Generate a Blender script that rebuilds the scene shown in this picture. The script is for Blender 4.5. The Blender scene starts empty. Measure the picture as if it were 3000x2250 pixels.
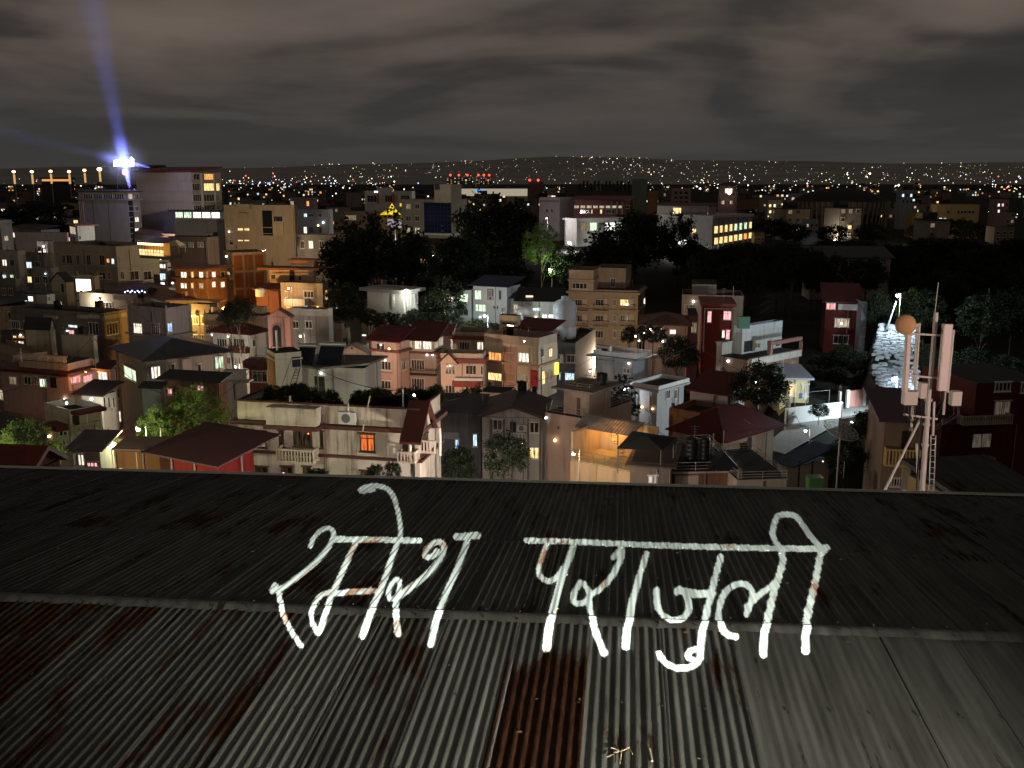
import bpy, math, random
import numpy as np
from mathutils import Vector, Matrix
random.seed(7)
R = math.radians
SC = bpy.context.scene
COL = SC.collection

# ------------------------------------------------------------------ camera
FPX, CX, CY, PITCH, CZ = 2900.0, 1500.0, 1125.0, R(11.8), 38.0
cp, sp = math.cos(PITCH), math.sin(PITCH)
cam = bpy.data.objects.new('camera', bpy.data.cameras.new('camera'))
COL.objects.link(cam)
cam.data.sensor_width = 36.0
cam.data.lens = 36.0 * FPX / 3000.0
cam.data.clip_start, cam.data.clip_end = 0.05, 40000.0
cam.location = (0, 0, CZ)
cam.rotation_euler = (math.pi/2 - PITCH, 0, 0)
SC.camera = cam

# ------------------------------------------------------------------ sky
W = bpy.data.worlds.new('World'); SC.world = W; W.use_nodes = True
def nd(nt, t, **kw):
    n = nt.nodes.new(t)
    for k, v in kw.items():
        if k.startswith('i_'):
            n.inputs[k[2:].replace('_', ' ')].default_value = v
        else:
            setattr(n, k, v)
    return n
def ramp(nt, fac, stops):
    n = nt.nodes.new('ShaderNodeValToRGB')
    e = n.color_ramp.elements
    while len(e) < len(stops): e.new(0.5)
    for el, (p, c) in zip(e, stops):
        el.position = p
        el.color = (c, c, c, 1) if isinstance(c, (int, float)) else (*c, 1)
    nt.links.new(fac, n.inputs[0])
    return n.outputs[0]
def sky_nodes():
    nt = W.node_tree; nt.nodes.clear(); L = nt.links.new
    tc = nd(nt, 'ShaderNodeTexCoord')
    sx = nd(nt, 'ShaderNodeSeparateXYZ'); L(tc.outputs['Generated'], sx.inputs[0])
    # a flat cloud deck seen in perspective: direction divided by its height
    mx = nd(nt, 'ShaderNodeMath', operation='MAXIMUM'); L(sx.outputs[2], mx.inputs[0]); mx.inputs[1].default_value = 0.0
    ad = nd(nt, 'ShaderNodeMath', operation='ADD'); L(mx.outputs[0], ad.inputs[0]); ad.inputs[1].default_value = 0.10
    dx = nd(nt, 'ShaderNodeMath', operation='DIVIDE'); L(sx.outputs[0], dx.inputs[0]); L(ad.outputs[0], dx.inputs[1])
    dy = nd(nt, 'ShaderNodeMath', operation='DIVIDE'); L(sx.outputs[1], dy.inputs[0]); L(ad.outputs[0], dy.inputs[1])
    cb = nd(nt, 'ShaderNodeCombineXYZ'); L(dx.outputs[0], cb.inputs[0]); L(dy.outputs[0], cb.inputs[1]); cb.inputs[2].default_value = 2.7
    n1 = nd(nt, 'ShaderNodeTexNoise', i_Scale=0.44, i_Detail=4.0, i_Roughness=0.46, i_Distortion=0.8); L(cb.outputs[0], n1.inputs['Vector'])
    n2 = nd(nt, 'ShaderNodeTexNoise', i_Scale=2.1, i_Detail=4.0, i_Roughness=0.5); L(cb.outputs[0], n2.inputs['Vector'])
    mixn = nd(nt, 'ShaderNodeMath', operation='MULTIPLY_ADD'); L(n2.outputs[0], mixn.inputs[0]); mixn.inputs[1].default_value = 0.20; L(n1.outputs[0], mixn.inputs[2])
    col = ramp(nt, mixn.outputs[0], [(0.45, (0.026, 0.0255, 0.0250)), (0.55, (0.042, 0.0375, 0.0345)), (0.64, (0.088, 0.072, 0.061)), (0.80, (0.135, 0.108, 0.090))])
    hz = ramp(nt, sx.outputs[2], [(0.0, 1.0), (0.05, 0.7), (0.12, 0.0)])
    m = nd(nt, 'ShaderNodeMixRGB'); L(hz, m.inputs[0]); L(col, m.inputs[1]); m.inputs[2].default_value = (0.042, 0.0408, 0.0390, 1)
    bg = nd(nt, 'ShaderNodeBackground'); L(m.outputs[0], bg.inputs[0]); bg.inputs[1].default_value = 1.0
    out = nd(nt, 'ShaderNodeOutputWorld'); L(bg.outputs[0], out.inputs[0])
sky_nodes()

# the dim city glow that falls on the fronts of the houses (a night "sun")
sun = bpy.data.objects.new('night_glow', bpy.data.lights.new('night_glow', 'SUN'))
COL.objects.link(sun)
sun.data.energy, sun.data.angle, sun.data.color = 0.032, R(18), (1.0, 0.80, 0.62)
sun.rotation_euler = (R(68), 0, R(-26))
SC.view_settings.view_transform = 'Standard'; SC.view_settings.look = 'None'
SC.view_settings.exposure = 0.0; SC.view_settings.gamma = 1.0
SC.cycles.use_denoising = True
SC.cycles.sample_clamp_indirect = 2.0
SC.cycles.max_bounces = 5; SC.cycles.diffuse_bounces = 2; SC.cycles.glossy_bounces = 3
SC.cycles.caustics_reflective = False; SC.cycles.caustics_refractive = False

# ------------------------------------------------------------------ helpers
def ray(x, y):
    u, v = (x - CX)/FPX, (CY - y)/FPX
    return Vector((u, cp + v*sp, -sp + v*cp))
ORG = Vector((0, 0, CZ))
def at(x, y, Y):
    d = ray(x, y); return ORG + d*(Y/d.y)
def atz(x, y, z):
    d = ray(x, y); return ORG + d*((z - CZ)/d.z)
def atplane(x, y, p, n):
    d = ray(x, y); return ORG + d*((p - ORG).dot(n)/d.dot(n))
def pxm(Y): return FPX/Y          # pixels per metre at depth Y (roughly)

MATS = {}
def new_mat(key):
    m = bpy.data.materials.new(key); m.use_nodes = True
    m.node_tree.nodes.clear(); MATS[key] = m
    return m, m.node_tree
def finish(nt, shader):
    o = nd(nt, 'ShaderNodeOutputMaterial'); nt.links.new(shader, o.inputs[0])
def principled(nt, col=(0.5, 0.5, 0.5), rough=0.8, metal=0.0, spec=0.3):
    b = nd(nt, 'ShaderNodeBsdfPrincipled')
    if col is not None: b.inputs['Base Color'].default_value = (*col, 1)
    b.inputs['Roughness'].default_value = rough; b.inputs['Metallic'].default_value = metal
    b.inputs['Specular IOR Level'].default_value = spec
    return b
def key_of(pre, c): return pre + '_' + '_'.join('%03d' % int(v*999) for v in c)
def plaster(c, dirt=0.45):
    """painted render: uneven tone, damp stains and rain streaks of their own shape"""
    k = key_of('plaster%d' % int(dirt*100), c)
    if k in MATS: return MATS[k]
    m, nt = new_mat(k); L = nt.links.new
    g = nd(nt, 'ShaderNodeNewGeometry')
    n1 = nd(nt, 'ShaderNodeTexNoise', i_Scale=0.45, i_Detail=6.0, i_Roughness=0.62); L(g.outputs['Position'], n1.inputs['Vector'])
    mp = nd(nt, 'ShaderNodeMapping'); mp.inputs['Scale'].default_value = (2.2, 2.2, 0.22); L(g.outputs['Position'], mp.inputs[0])
    n2 = nd(nt, 'ShaderNodeTexNoise', i_Scale=1.0, i_Detail=5.0, i_Roughness=0.6); L(mp.outputs[0], n2.inputs['Vector'])
    f1 = ramp(nt, n1.outputs[0], [(0.40, 0.0), (0.62, 1.0)])
    f2 = ramp(nt, n2.outputs[0], [(0.50, 0.0), (0.72, 1.0)])
    a = nd(nt, 'ShaderNodeMath', operation='MULTIPLY_ADD'); L(f1, a.inputs[0]); a.inputs[1].default_value = dirt*0.55; L(f2, a.inputs[2])
    a2 = nd(nt, 'ShaderNodeMath', operation='MULTIPLY'); L(a.outputs[0], a2.inputs[0]); a2.inputs[1].default_value = dirt
    mx = nd(nt, 'ShaderNodeMixRGB', use_clamp=True); L(a2.outputs[0], mx.inputs[0])
    mx.inputs[1].default_value = (*c, 1); mx.inputs[2].default_value = (c[0]*0.36, c[1]*0.33, c[2]*0.30, 1)
    b = principled(nt, None, 0.9, 0, 0.15); L(mx.outputs[0], b.inputs['Base Color']); finish(nt, b.outputs[0])
    return m
def tin(c, rough=0.55):
    k = key_of('sheet', c)
    if k in MATS: return MATS[k]
    m, nt = new_mat(k); L = nt.links.new
    g = nd(nt, 'ShaderNodeNewGeometry')
    n1 = nd(nt, 'ShaderNodeTexNoise', i_Scale=0.7, i_Detail=5.0, i_Roughness=0.6); L(g.outputs['Position'], n1.inputs['Vector'])
    mx = nd(nt, 'ShaderNodeMixRGB'); L(ramp(nt, n1.outputs[0], [(0.38, 0.0), (0.66, 1.0)]), mx.inputs[0])
    mx.inputs[1].default_value = (*c, 1); mx.inputs[2].default_value = (c[0]*0.5+0.01, c[1]*0.5+0.008, c[2]*0.5+0.006, 1)
    b = principled(nt, None, rough, 0, 0.3); L(mx.outputs[0], b.inputs['Base Color']); finish(nt, b.outputs[0])
    return m
def flat(c, rough=0.6, metal=0.0, spec=0.3):
    k = key_of('paint%d%d' % (int(rough*10), int(metal*10)), c)
    if k in MATS: return MATS[k]
    m, nt = new_mat(k); b = principled(nt, c, rough, metal, spec); finish(nt, b.outputs[0]); return m
LIT = {'w': ((1.9, 1.75, 1.45), (0.55, 0.42, 0.28)), 'c': ((1.3, 1.75, 1.9), (0.35, 0.5, 0.55)), 'y': ((2.1, 1.45, 0.62), (0.75, 0.42, 0.12)),
       'o': ((1.7, 0.66, 0.18), (0.65, 0.2, 0.05)), 'p': ((1.9, 0.8, 0.85), (0.9, 0.22, 0.2)), 'd': ((0.30, 0.22, 0.13), (0.10, 0.07, 0.04)),
       'g': ((1.35, 1.75, 1.2), (0.3, 0.42, 0.28)), 'r': ((0.95, 0.22, 0.05), (0.34, 0.06, 0.02)), 'b': ((0.7, 1.1, 2.0), (0.15, 0.3, 0.7)),
       'm': ((0.75, 0.62, 0.42), (0.22, 0.16, 0.1)), 'k': ((0.09, 0.075, 0.055), (0.03, 0.025, 0.02)), 'h': ((2.6, 2.5, 2.3), (2.0, 1.9, 1.7))}
def litpane(k):
    key = 'lit_pane_' + k
    if key in MATS: return MATS[key]
    m, nt = new_mat(key); L = nt.links.new
    tc = nd(nt, 'ShaderNodeTexCoord'); oi = nd(nt, 'ShaderNodeObjectInfo')
    mp = nd(nt, 'ShaderNodeMapping'); mp.inputs['Scale'].default_value = (7.0, 3.0, 0.8); L(tc.outputs['Object'], mp.inputs[0])
    cb = nd(nt, 'ShaderNodeCombineXYZ'); L(oi.outputs['Random'], cb.inputs[0]); L(oi.outputs['Random'], cb.inputs[1])
    sc = nd(nt, 'ShaderNodeVectorMath', operation='SCALE'); L(cb.outputs[0], sc.inputs[0]); sc.inputs['Scale'].default_value = 37.0
    ad = nd(nt, 'ShaderNodeVectorMath', operation='ADD'); L(mp.outputs[0], ad.inputs[0]); L(sc.outputs[0], ad.inputs[1])
    n = nd(nt, 'ShaderNodeTexNoise', i_Scale=1.0, i_Detail=2.0); L(ad.outputs[0], n.inputs['Vector'])
    a, b = LIT[k]
    mx = nd(nt, 'ShaderNodeMixRGB'); L(ramp(nt, n.outputs[0], [(0.36, 0.0), (0.6, 1.0)]), mx.inputs[0])
    mx.inputs[1].default_value = (*b, 1); mx.inputs[2].default_value = (*a, 1)
    e = nd(nt, 'ShaderNodeEmission'); L(mx.outputs[0], e.inputs[0]); e.inputs[1].default_value = 1.0
    finish(nt, e.outputs[0]); m.cycles.emission_sampling = 'NONE'
    return m
def emit(c, s=1.0):
    k = key_of('glow%d' % int(s*10), c)
    if k in MATS: return MATS[k]
    m, nt = new_mat(k); e = nd(nt, 'ShaderNodeEmission'); e.inputs[0].default_value = (*c, 1); e.inputs[1].default_value = s
    finish(nt, e.outputs[0]); m.cycles.emission_sampling = 'NONE'; return m
def pane_dark():
    if 'dark_pane' in MATS: return MATS['dark_pane']
    m, nt = new_mat('dark_pane'); L = nt.links.new
    tc = nd(nt, 'ShaderNodeTexCoord'); oi = nd(nt, 'ShaderNodeObjectInfo')
    mp = nd(nt, 'ShaderNodeMapping'); mp.inputs['Scale'].default_value = (6.0, 3.0, 0.7); L(tc.outputs['Object'], mp.inputs[0])
    sc = nd(nt, 'ShaderNodeVectorMath', operation='ADD'); L(mp.outputs[0], sc.inputs[0])
    cb = nd(nt, 'ShaderNodeCombineXYZ'); mm = nd(nt, 'ShaderNodeMath', operation='MULTIPLY'); L(oi.outputs['Random'], mm.inputs[0]); mm.inputs[1].default_value = 50
    L(mm.outputs[0], cb.inputs[0]); L(cb.outputs[0], sc.inputs[1])
    n = nd(nt, 'ShaderNodeTexNoise', i_Scale=1.0, i_Detail=2.0); L(sc.outputs[0], n.inputs['Vector'])
    col = ramp(nt, n.outputs[0], [(0.4, (0.015, 0.013, 0.012)), (0.62, (0.11, 0.09, 0.07))])
    b = principled(nt, None, 0.12, 0, 0.5); L(col, b.inputs['Base Color']); finish(nt, b.outputs[0]); return m

def smooth01(t): t = min(1.0, max(0.0, t)); return t*t*(3-2*t)
def gz(X, Y):
    """height of the ground: a hollow below the roof, the city on higher ground behind it, a shelf with the lane at right"""
    z = 6*smooth01((Y-118)/60.0) + 8*smooth01((Y-190)/130.0)
    k = X - .23*Y
    return max(z, 9.6*smooth01(k/7.0)*smooth01((Y-96)/14.0))
class MB:
    """collects boxes, tubes and polygons, then links them as ONE mesh object"""
    def __init__(s): s.v, s.f, s.m, s.sm = [], [], [], []
    def poly(s, pts, mi=0, faces=None, smooth=False):
        b = len(s.v); s.v += [tuple(p) for p in pts]
        for f in (faces or [tuple(range(len(pts)))]):
            s.f.append(tuple(b + i for i in f)); s.m.append(mi); s.sm.append(smooth)
        return s
    def box(s, x0, x1, y0, y1, z0, z1, mi=0):
        p = [(x, y, z) for z in (z0, z1) for (x, y) in ((x0, y0), (x1, y0), (x1, y1), (x0, y1))]
        return s.poly(p, mi, [(3, 2, 1, 0), (4, 5, 6, 7), (0, 1, 5, 4), (1, 2, 6, 5), (2, 3, 7, 6), (3, 0, 4, 7)])
    def tube(s, a, b, r, n=6, r2=None, mi=0, smooth=True):
        a, b = Vector(a), Vector(b); d = (b - a)
        if d.length < 1e-6: return s
        q = d.to_track_quat('Z', 'Y'); r2 = r if r2 is None else r2
        p = []
        for c, rr in ((a, r), (b, r2)):
            for i in range(n):
                t = 2*math.pi*i/n
                p.append(c + q @ Vector((rr*math.cos(t), rr*math.sin(t), 0)))
        fs = [(i, (i+1) % n, n + (i+1) % n, n + i) for i in range(n)]
        k = len(s.f); s.poly(p, mi, fs, smooth)
        s.poly(p[:n], mi, [tuple(reversed(range(n)))]); s.poly(p[n:], mi)
        return s
    def path(s, pts, r, n=6, mi=0):
        for a, b in zip(pts, pts[1:]): s.tube(a, b, r, n, mi=mi)
        return s
    def lathe(s, prof, n=16, c=(0, 0, 0), mi=0):
        p = [(c[0] + r*math.cos(2*math.pi*i/n), c[1] + r*math.sin(2*math.pi*i/n), c[2] + z) for r, z in prof for i in range(n)]
        fs = [(k*n + i, k*n + (i+1) % n, (k+1)*n + (i+1) % n, (k+1)*n + i) for k in range(len(prof)-1) for i in range(n)]
        s.poly(p, mi, fs, True)
        b = len(prof) - 1
        s.poly(p[b*n:], mi); s.poly(p[:n], mi, [tuple(reversed(range(n)))])
        return s
    def ball(s, c, r, n=8, m=5, mi=0, sz=1.0):
        prof = [(max(1e-4, r*math.sin(math.pi*k/m)), -r*sz*math.cos(math.pi*k/m)) for k in range(m+1)]
        return s.lathe(prof, n, c, mi)
    def mesh(s, name, mats):
        me = bpy.data.meshes.new(name); me.from_pydata(s.v, [], s.f)
        me.polygons.foreach_set('material_index', s.m); me.polygons.foreach_set('use_smooth', s.sm)
        for m in (mats if isinstance(mats, (list, tuple)) else [mats]): me.materials.append(m)
        me.update(); return me
    def build(s, name, mats, parent=None, loc=None, rz=0.0):
        return link(name, s.mesh(name, mats), parent, loc, rz)
def link(name, me, parent=None, loc=None, rz=0.0):
    o = bpy.data.objects.new(name, me); COL.objects.link(o)
    if parent is not None: o.parent = parent
    if loc is not None: o.location = loc
    if rz: o.rotation_euler = (0, 0, rz)
    return o
def tag(o, label, cat, group=None, kind=None):
    if label: o['label'] = label
    if cat: o['category'] = cat
    if group: o['group'] = group
    if kind: o['kind'] = kind
    return o
def empty(name, loc, rz=0.0, label=None, cat=None, group=None):
    o = bpy.data.objects.new(name, None); COL.objects.link(o)
    o.location = loc; o.rotation_euler = (0, 0, rz); o.empty_display_size = 0.5
    return tag(o, label, cat, group)
def struct(o): o['kind'] = 'structure'; return o
WMESH = {}
def window_mesh(w, h, n, tr, frm, pane, both):
    w, h = max(0.2, round(w*20)/20), max(0.2, round(h*20)/20)
    k = (w, h, n, tr, frm.name, pane.name if both else '')
    if k in WMESH: return WMESH[k]
    fw, fd = 0.075, 0.09
    b = MB()
    b.box(-w/2, w/2, -fd, 0.0, h-fw, h); b.box(-w/2, w/2, -fd, 0.0, 0, fw)
    b.box(-w/2, -w/2+fw, -fd, 0.0, fw, h-fw); b.box(w/2-fw, w/2, -fd, 0.0, fw, h-fw)
    for i in range(1, n):
        x = -w/2 + w*i/n; b.box(x-fw*.45, x+fw*.45, -fd+.01, 0.0, fw, h-fw)
    if tr: b.box(-w/2+fw, w/2-fw, -fd+.015, 0.0, h*0.72, h*0.72+fw*.8)
    b.box(-w/2-.08, w/2+.08, -.16, 0.0, -.09, -.004)
    b.box(-w/2-.10, w/2+.10, -.20, 0.0, h+.004, h+.085)
    if both: b.box(-w/2+fw, w/2-fw, -.035, 0.0, fw, h-fw, 1)
    WMESH[k] = b.mesh('window', [frm, pane] if both else [frm]); return WMESH[k]
def pane_mesh(w, h, pane):
    w, h = max(0.2, round(w*20)/20), max(0.2, round(h*20)/20)
    k = ('pane', w, h, pane.name)
    if k in WMESH: return WMESH[k]
    WMESH[k] = MB().box(-w/2+.075, w/2-.075, -.035, 0.0, .075, h-.075).mesh('pane', [pane]); return WMESH[k]

WHITE_FR, BROWN_FR = flat((0.62, 0.6, 0.56), .5), flat((0.06, 0.03, 0.018), .5)
CONC, DARKC = plaster((0.26, 0.24, 0.22)), plaster((0.055, 0.05, 0.046))
REDTIN, DARKTIN, STEEL = tin((0.11, 0.014, 0.012)), tin((0.035, 0.037, 0.045)), flat((0.42, 0.42, 0.42), .4, .6)
ALLB = []; BLDS = []
class Bld:
    """A block with a near corner: local x runs along the left face towards the corner, local y along the right face away from it."""
    def __init__(s, name, label, cat, xl, xm, xr, ytop, d, th=25, wall=(0.4, 0.36, 0.3), dirt=.45, dep=None, group=None, parent=None, base=None,
                 partname='stair_tower', roofc=None):
        s.th = R(th) if parent is None else parent.th
        if parent is None:
            top = at(xm, ytop, d); C = Vector((top.x, top.y, 0.0)); h = top.z
        else:
            C = parent.roofpt(base[0], base[1]); h = at(xm, ytop, C.y).z - C.z
        s.C, s.h = C, h; s.pitched = False
        s.e1 = Vector((math.cos(s.th), -math.sin(s.th), 0)); s.e2 = Vector((math.sin(s.th), math.cos(s.th), 0))
        s.wl = s.solve(xl, -s.e1) if xl < xm - 2 else (dep or 7.0)
        s.wr = s.solve(xr, s.e2) if xr > xm + 2 else (dep or 7.0)
        s.wl = s.wl if .3 < s.wl < 60 else (dep or 9.0); s.wr = s.wr if .3 < s.wr < (60 if abs(th) > 15 else 24) else (dep or 9.0)
        s.wallm = plaster(wall, dirt)
        if parent is None:
            s.root = empty(name, C, -s.th, label, cat, group); s.off = Vector((0, 0, 0)); s.holder = s.root; s.deep = False
            BLDS.append(s); ALLB.append((C.x - s.e1.x*s.wl/2 + s.e2.x*s.wr/2, C.y - s.e1.y*s.wl/2 + s.e2.y*s.wr/2, max(s.wl, s.wr)*.62))
        else:
            s.root = parent.root
            q = C - parent.root.location
            e1, e2 = s.e1, s.e2
            s.off = Vector((q.dot(e1), q.dot(e2), q.z)); s.deep = True
        o = MB().box(-s.wl, 0, 0, s.wr, 0, s.h).build('wall' if parent is None else partname, s.wallm, s.root, tuple(s.off))
        if parent is not None: s.holder = o; s.off = Vector((0, 0, 0))
        s.d = C.y
        if roofc is not False: s.part('roof_slab', MB().box(-s.wl+.03, -.03, .03, s.wr-.03, s.h+.003, s.h+.05), roofc or DARKC)
    def solve(s, x, e):
        k = (x - CX)/FPX; D = s.C.y*cp + (CZ - s.C.z - s.h)*sp
        return (k*D - s.C.x)/(e.x - k*e.y*cp)
    def part(s, name, mb, mat):
        return mb.build(name, mat, s.holder, tuple(s.off))
    def world(s, x, y, z): return s.C + s.e1*x + s.e2*y + Vector((0, 0, z))
    def roofpt(s, x, y): return atz(x, y, s.C.z + s.h)
    def hit(s, face, x, y, out=0.0):
        n = s.e2 if face == 'L' else s.e1
        p = atplane(x, y, s.C + (n*out if face == 'R' else -n*out), n) - s.C
        return (p.dot(s.e1) if face == 'L' else p.dot(s.e2)), p.z
    def rect(s, face, x0, y0, x1, y1, out=0.0):
        xm, ym = (x0+x1)/2, (y0+y1)/2
        a, b = s.hit(face, x0, ym, out)[0], s.hit(face, x1, ym, out)[0]
        z0, z1 = s.hit(face, xm, y1, out)[1], s.hit(face, xm, y0, out)[1]
        lo, hi = (-s.wl, 0) if face == 'L' else (0, s.wr)
        a, b = min(max(a, lo+.05), hi-.05), min(max(b, lo+.05), hi-.05)
        return a, b, z0, z1
    def win(s, face, x0, y0, x1, y1, lit=None, n=2, fr=None, tr=False):
        a, b, z0, z1 = s.rect(face, x0, y0, x1, y1)
        if b - a < .15 or z1 - z0 < .15: return
        frm = fr or WHITE_FR; pane = litpane(lit) if lit else pane_dark()
        both = s.deep or s.d > 125
        me = window_mesh(b-a, z1-z0, n, tr, frm, pane, both)
        u, z = (a+b)/2, max(z0, .3)
        loc = (u, -.002, z) if face == 'L' else (.002, u, z)
        rz = 0.0 if face == 'L' else math.pi/2
        o = link('window', me, s.holder, Vector(loc) + s.off, rz)
        if not both: link('pane', pane_mesh(b-a, z1-z0, pane), o)
        return o
    def wins(s, face, xs, ys, lits='', **kw):
        """lits: one character per window, row by row; '.' is dark, '-' is none"""
        i = 0
        for (y0, y1) in ys:
            for (x0, x1) in xs:
                c = lits[i] if i < len(lits) else '.'
                i += 1
                if c != '-': s.win(face, x0, y0, x1, y1, None if c == '.' else c, **kw)
    def zat(s, y): return at(0*0 + CX, y, s.C.y).z - s.C.z
    def fbox(s, name, face, x0, y0, x1, y1, out, mat, gap=.003):
        a, b, z0, z1 = s.rect(face, x0, y0, x1, y1)
        m = MB()
        if face == 'L': m.box(a, b, -out, -gap, z0, z1)
        else: m.box(gap, out, a, b, z0, z1)
        return s.part(name, m, mat)
    def ledge(s, y=None, t=.25, o=.35, mat=None, z=None, name='ledge'):
        z = s.zat(y) if z is None else z
        return s.part(name, MB().box(-s.wl-o, o, -o, s.wr+o, z, z+t), mat or s.wallm)
    def parapet(s, h=.9, t=.14, mat=None, o=0.0, cop=True):
        m = MB(); z0, z1 = s.h+.006, s.h+h
        m.box(-s.wl-o, o, -o, t-o, z0, z1); m.box(-s.wl-o, o, s.wr-t+o, s.wr+o, z0, z1)
        m.box(-s.wl-o, -s.wl+t-o, t-o, s.wr-t+o, z0, z1); m.box(o-t, o, t-o, s.wr-t+o, z0, z1)
        ob = s.part('parapet', m, mat or s.wallm)
        return ob
    def rail(s, h=1.0, mat=None, o=-.1):
        m = MB(); z = s.h + .05
        c = [(-s.wl-o, -o), (o, -o), (o, s.wr+o), (-s.wl-o, s.wr+o)]
        for i in range(4):
            a, b = Vector((*c[i], z)), Vector((*c[(i+1) % 4], z)); n = max(2, int((b-a).length/1.6))
            for k in range(n): p = a.lerp(b, k/n); m.tube(p, p + Vector((0, 0, h)), .03, 4)
            for zz in (h, h*.6, h*.25): m.tube(a + Vector((0, 0, zz)), b + Vector((0, 0, zz)), .025, 4)
        return s.part('railing', m, mat or STEEL)
    def hip(s, rise=1.6, o=.6, mat=None, t=.12, name='roof'):
        s.pitched = True
        x0, x1, y0, y1, z = -s.wl-o, o, -o, s.wr+o, s.h+.06
        w, dd = x1-x0, y1-y0; k = min(w, dd)/2*.98
        if w >= dd: r = [(x0+k, (y0+y1)/2), (x1-k, (y0+y1)/2)]
        else: r = [((x0+x1)/2, y0+k), ((x0+x1)/2, y1-k)]
        p = [(x0, y0, z), (x1, y0, z), (x1, y1, z), (x0, y1, z), (x0, y0, z+t), (x1, y0, z+t), (x1, y1, z+t), (x0, y1, z+t), (*r[0], z+t+rise), (*r[1], z+t+rise)]
        fs = [(3, 2, 1, 0), (0, 1, 5, 4), (1, 2, 6, 5), (2, 3, 7, 6), (3, 0, 4, 7)]
        fs += [(4, 5, 9, 8), (5, 6, 9), (6, 7, 8, 9), (7, 4, 8)] if w >= dd else [(4, 5, 8), (5, 6, 9, 8), (6, 7, 9), (7, 4, 8, 9)]
        return s.part(name, MB().poly(p, 0, fs), mat or REDTIN)
    def gable(s, axis='y', rise=1.5, o=.5, mat=None, t=.16, wallmat=None, fx0=None, fx1=None, name='roof'):
        """ridge along axis ('y': gable end shows on the left face)"""
        s.pitched = True
        x0, x1 = (-s.wl, 0) if fx0 is None else (fx0, fx1)
        z = s.h + .055
        m, g = MB(), MB()
        if axis == 'y':
            xm = (x0+x1)/2
            for (xa, xb) in ((x0-o, xm), (xm, x1+o)):
                za, zb = (z - o*rise/((x1-x0)/2), z+rise) if xa < xm - .01 else (z+rise, z - o*rise/((x1-x0)/2))
                p = [(xa, -o, za), (xb, -o, zb), (xb, s.wr+o, zb), (xa, s.wr+o, za)]
                q = [(a, b, c+t) for a, b, c in p]
                m.poly(p+q, 0, [(3, 2, 1, 0), (4, 5, 6, 7), (0, 1, 5, 4), (1, 2, 6, 5), (2, 3, 7, 6), (3, 0, 4, 7)])
            for y in (0.0, s.wr-.15): g.poly([(x0, y, z), (x1, y, z), (xm, y, z+rise-.02), (x0, y+.15, z), (x1, y+.15, z), (xm, y+.15, z+rise-.02)], 0, [(0, 1, 2), (5, 4, 3), (0, 2, 5, 3), (1, 4, 5, 2)])
        else:
            ym = s.wr/2
            for (ya, yb) in ((-o, ym), (ym, s.wr+o)):
                za, zb = (z - o*rise/ym, z+rise) if ya < ym - .01 else (z+rise, z - o*rise/ym)
                p = [(x0-o, ya, za), (x1+o, ya, za), (x1+o, yb, zb), (x0-o, yb, zb)]
                q = [(a, b, c+t) for a, b, c in p]
                m.poly(p+q, 0, [(3, 2, 1, 0), (4, 5, 6, 7), (0, 1, 5, 4), (1, 2, 6, 5), (2, 3, 7, 6), (3, 0, 4, 7)])
            for x in (x0, x1-.15): g.poly([(x, 0, z), (x, s.wr, z), (x, ym, z+rise-.02), (x+.15, 0, z), (x+.15, s.wr, z), (x+.15, ym, z+rise-.02)], 0, [(2, 1, 0), (3, 4, 5), (3, 5, 2, 0), (2, 5, 4, 1)])
        s.part('gable_wall', g, wallmat or s.wallm)
        return s.part(name, m, mat or REDTIN)
    def mono(s, rise=1.0, o=.5, mat=None, t=.12, z=None, x0=None, x1=None, y0=None, y1=None, back=True, name='roof'):
        s.pitched = True
        x0 = -s.wl-o if x0 is None else x0; x1 = o if x1 is None else x1
        y0 = -o if y0 is None else y0; y1 = s.wr+o if y1 is None else y1
        z = s.h+.06 if z is None else z
        za, zb = (z, z+rise)
        p = [(x0, y0, za), (x1, y0, za), (x1, y1, zb), (x0, y1, zb)]; q = [(a, b, c+t) for a, b, c in p]
        return s.part(name, MB().poly(p+q, 0, [(3, 2, 1, 0), (4, 5, 6, 7), (0, 1, 5, 4), (1, 2, 6, 5), (2, 3, 7, 6), (3, 0, 4, 7)]), mat or REDTIN)
    def balcony(s, face, x0, x1, ytop, yfl, out=1.1, style='solid', mat=None):
        a, b, z0, z1 = s.rect(face, x0, ytop, x1, yfl, out)
        m = MB(); h = max(.7, z1 - z0)
        def bx(u0, u1, o0, o1, za, zb):
            if face == 'L': m.box(u0, u1, -o1, -o0, za, zb)
            else: m.box(o0, o1, u0, u1, za, zb)
        bx(a, b, .003, out, z0-.15, z0)
        if style == 'solid':
            bx(a, b, out-.12, out, z0+.002, z0+h); bx(a, a+.12, .003, out-.122, z0+.002, z0+h); bx(b-.12, b, .003, out-.122, z0+.002, z0+h)
        else:
            bx(a, b, out-.14, out, z0+h-.12, z0+h); bx(a, a+.14, .003, out-.142, z0+h-.12, z0+h); bx(b-.14, b, .003, out-.142, z0+h-.12, z0+h)
            n = max(3, int((b-a)/.24)); th = .05 if style == 'bal' else .018
            for i in range(n+1):
                u = a + th + (b-a-2*th)*i/n; bx(u-th, u+th, out-.07-th, out-.07+th, z0+.002, z0+h-.122)
            k = max(2, int(out/.26))
            for i in range(k):
                v = .05 + (out-.2)*i/k
                for u in (a+.07, b-.07): bx(u-th, u+th, v-th, v+th, z0+.002, z0+h-.122)
        return s.part('balcony', m, mat or s.wallm)
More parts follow.
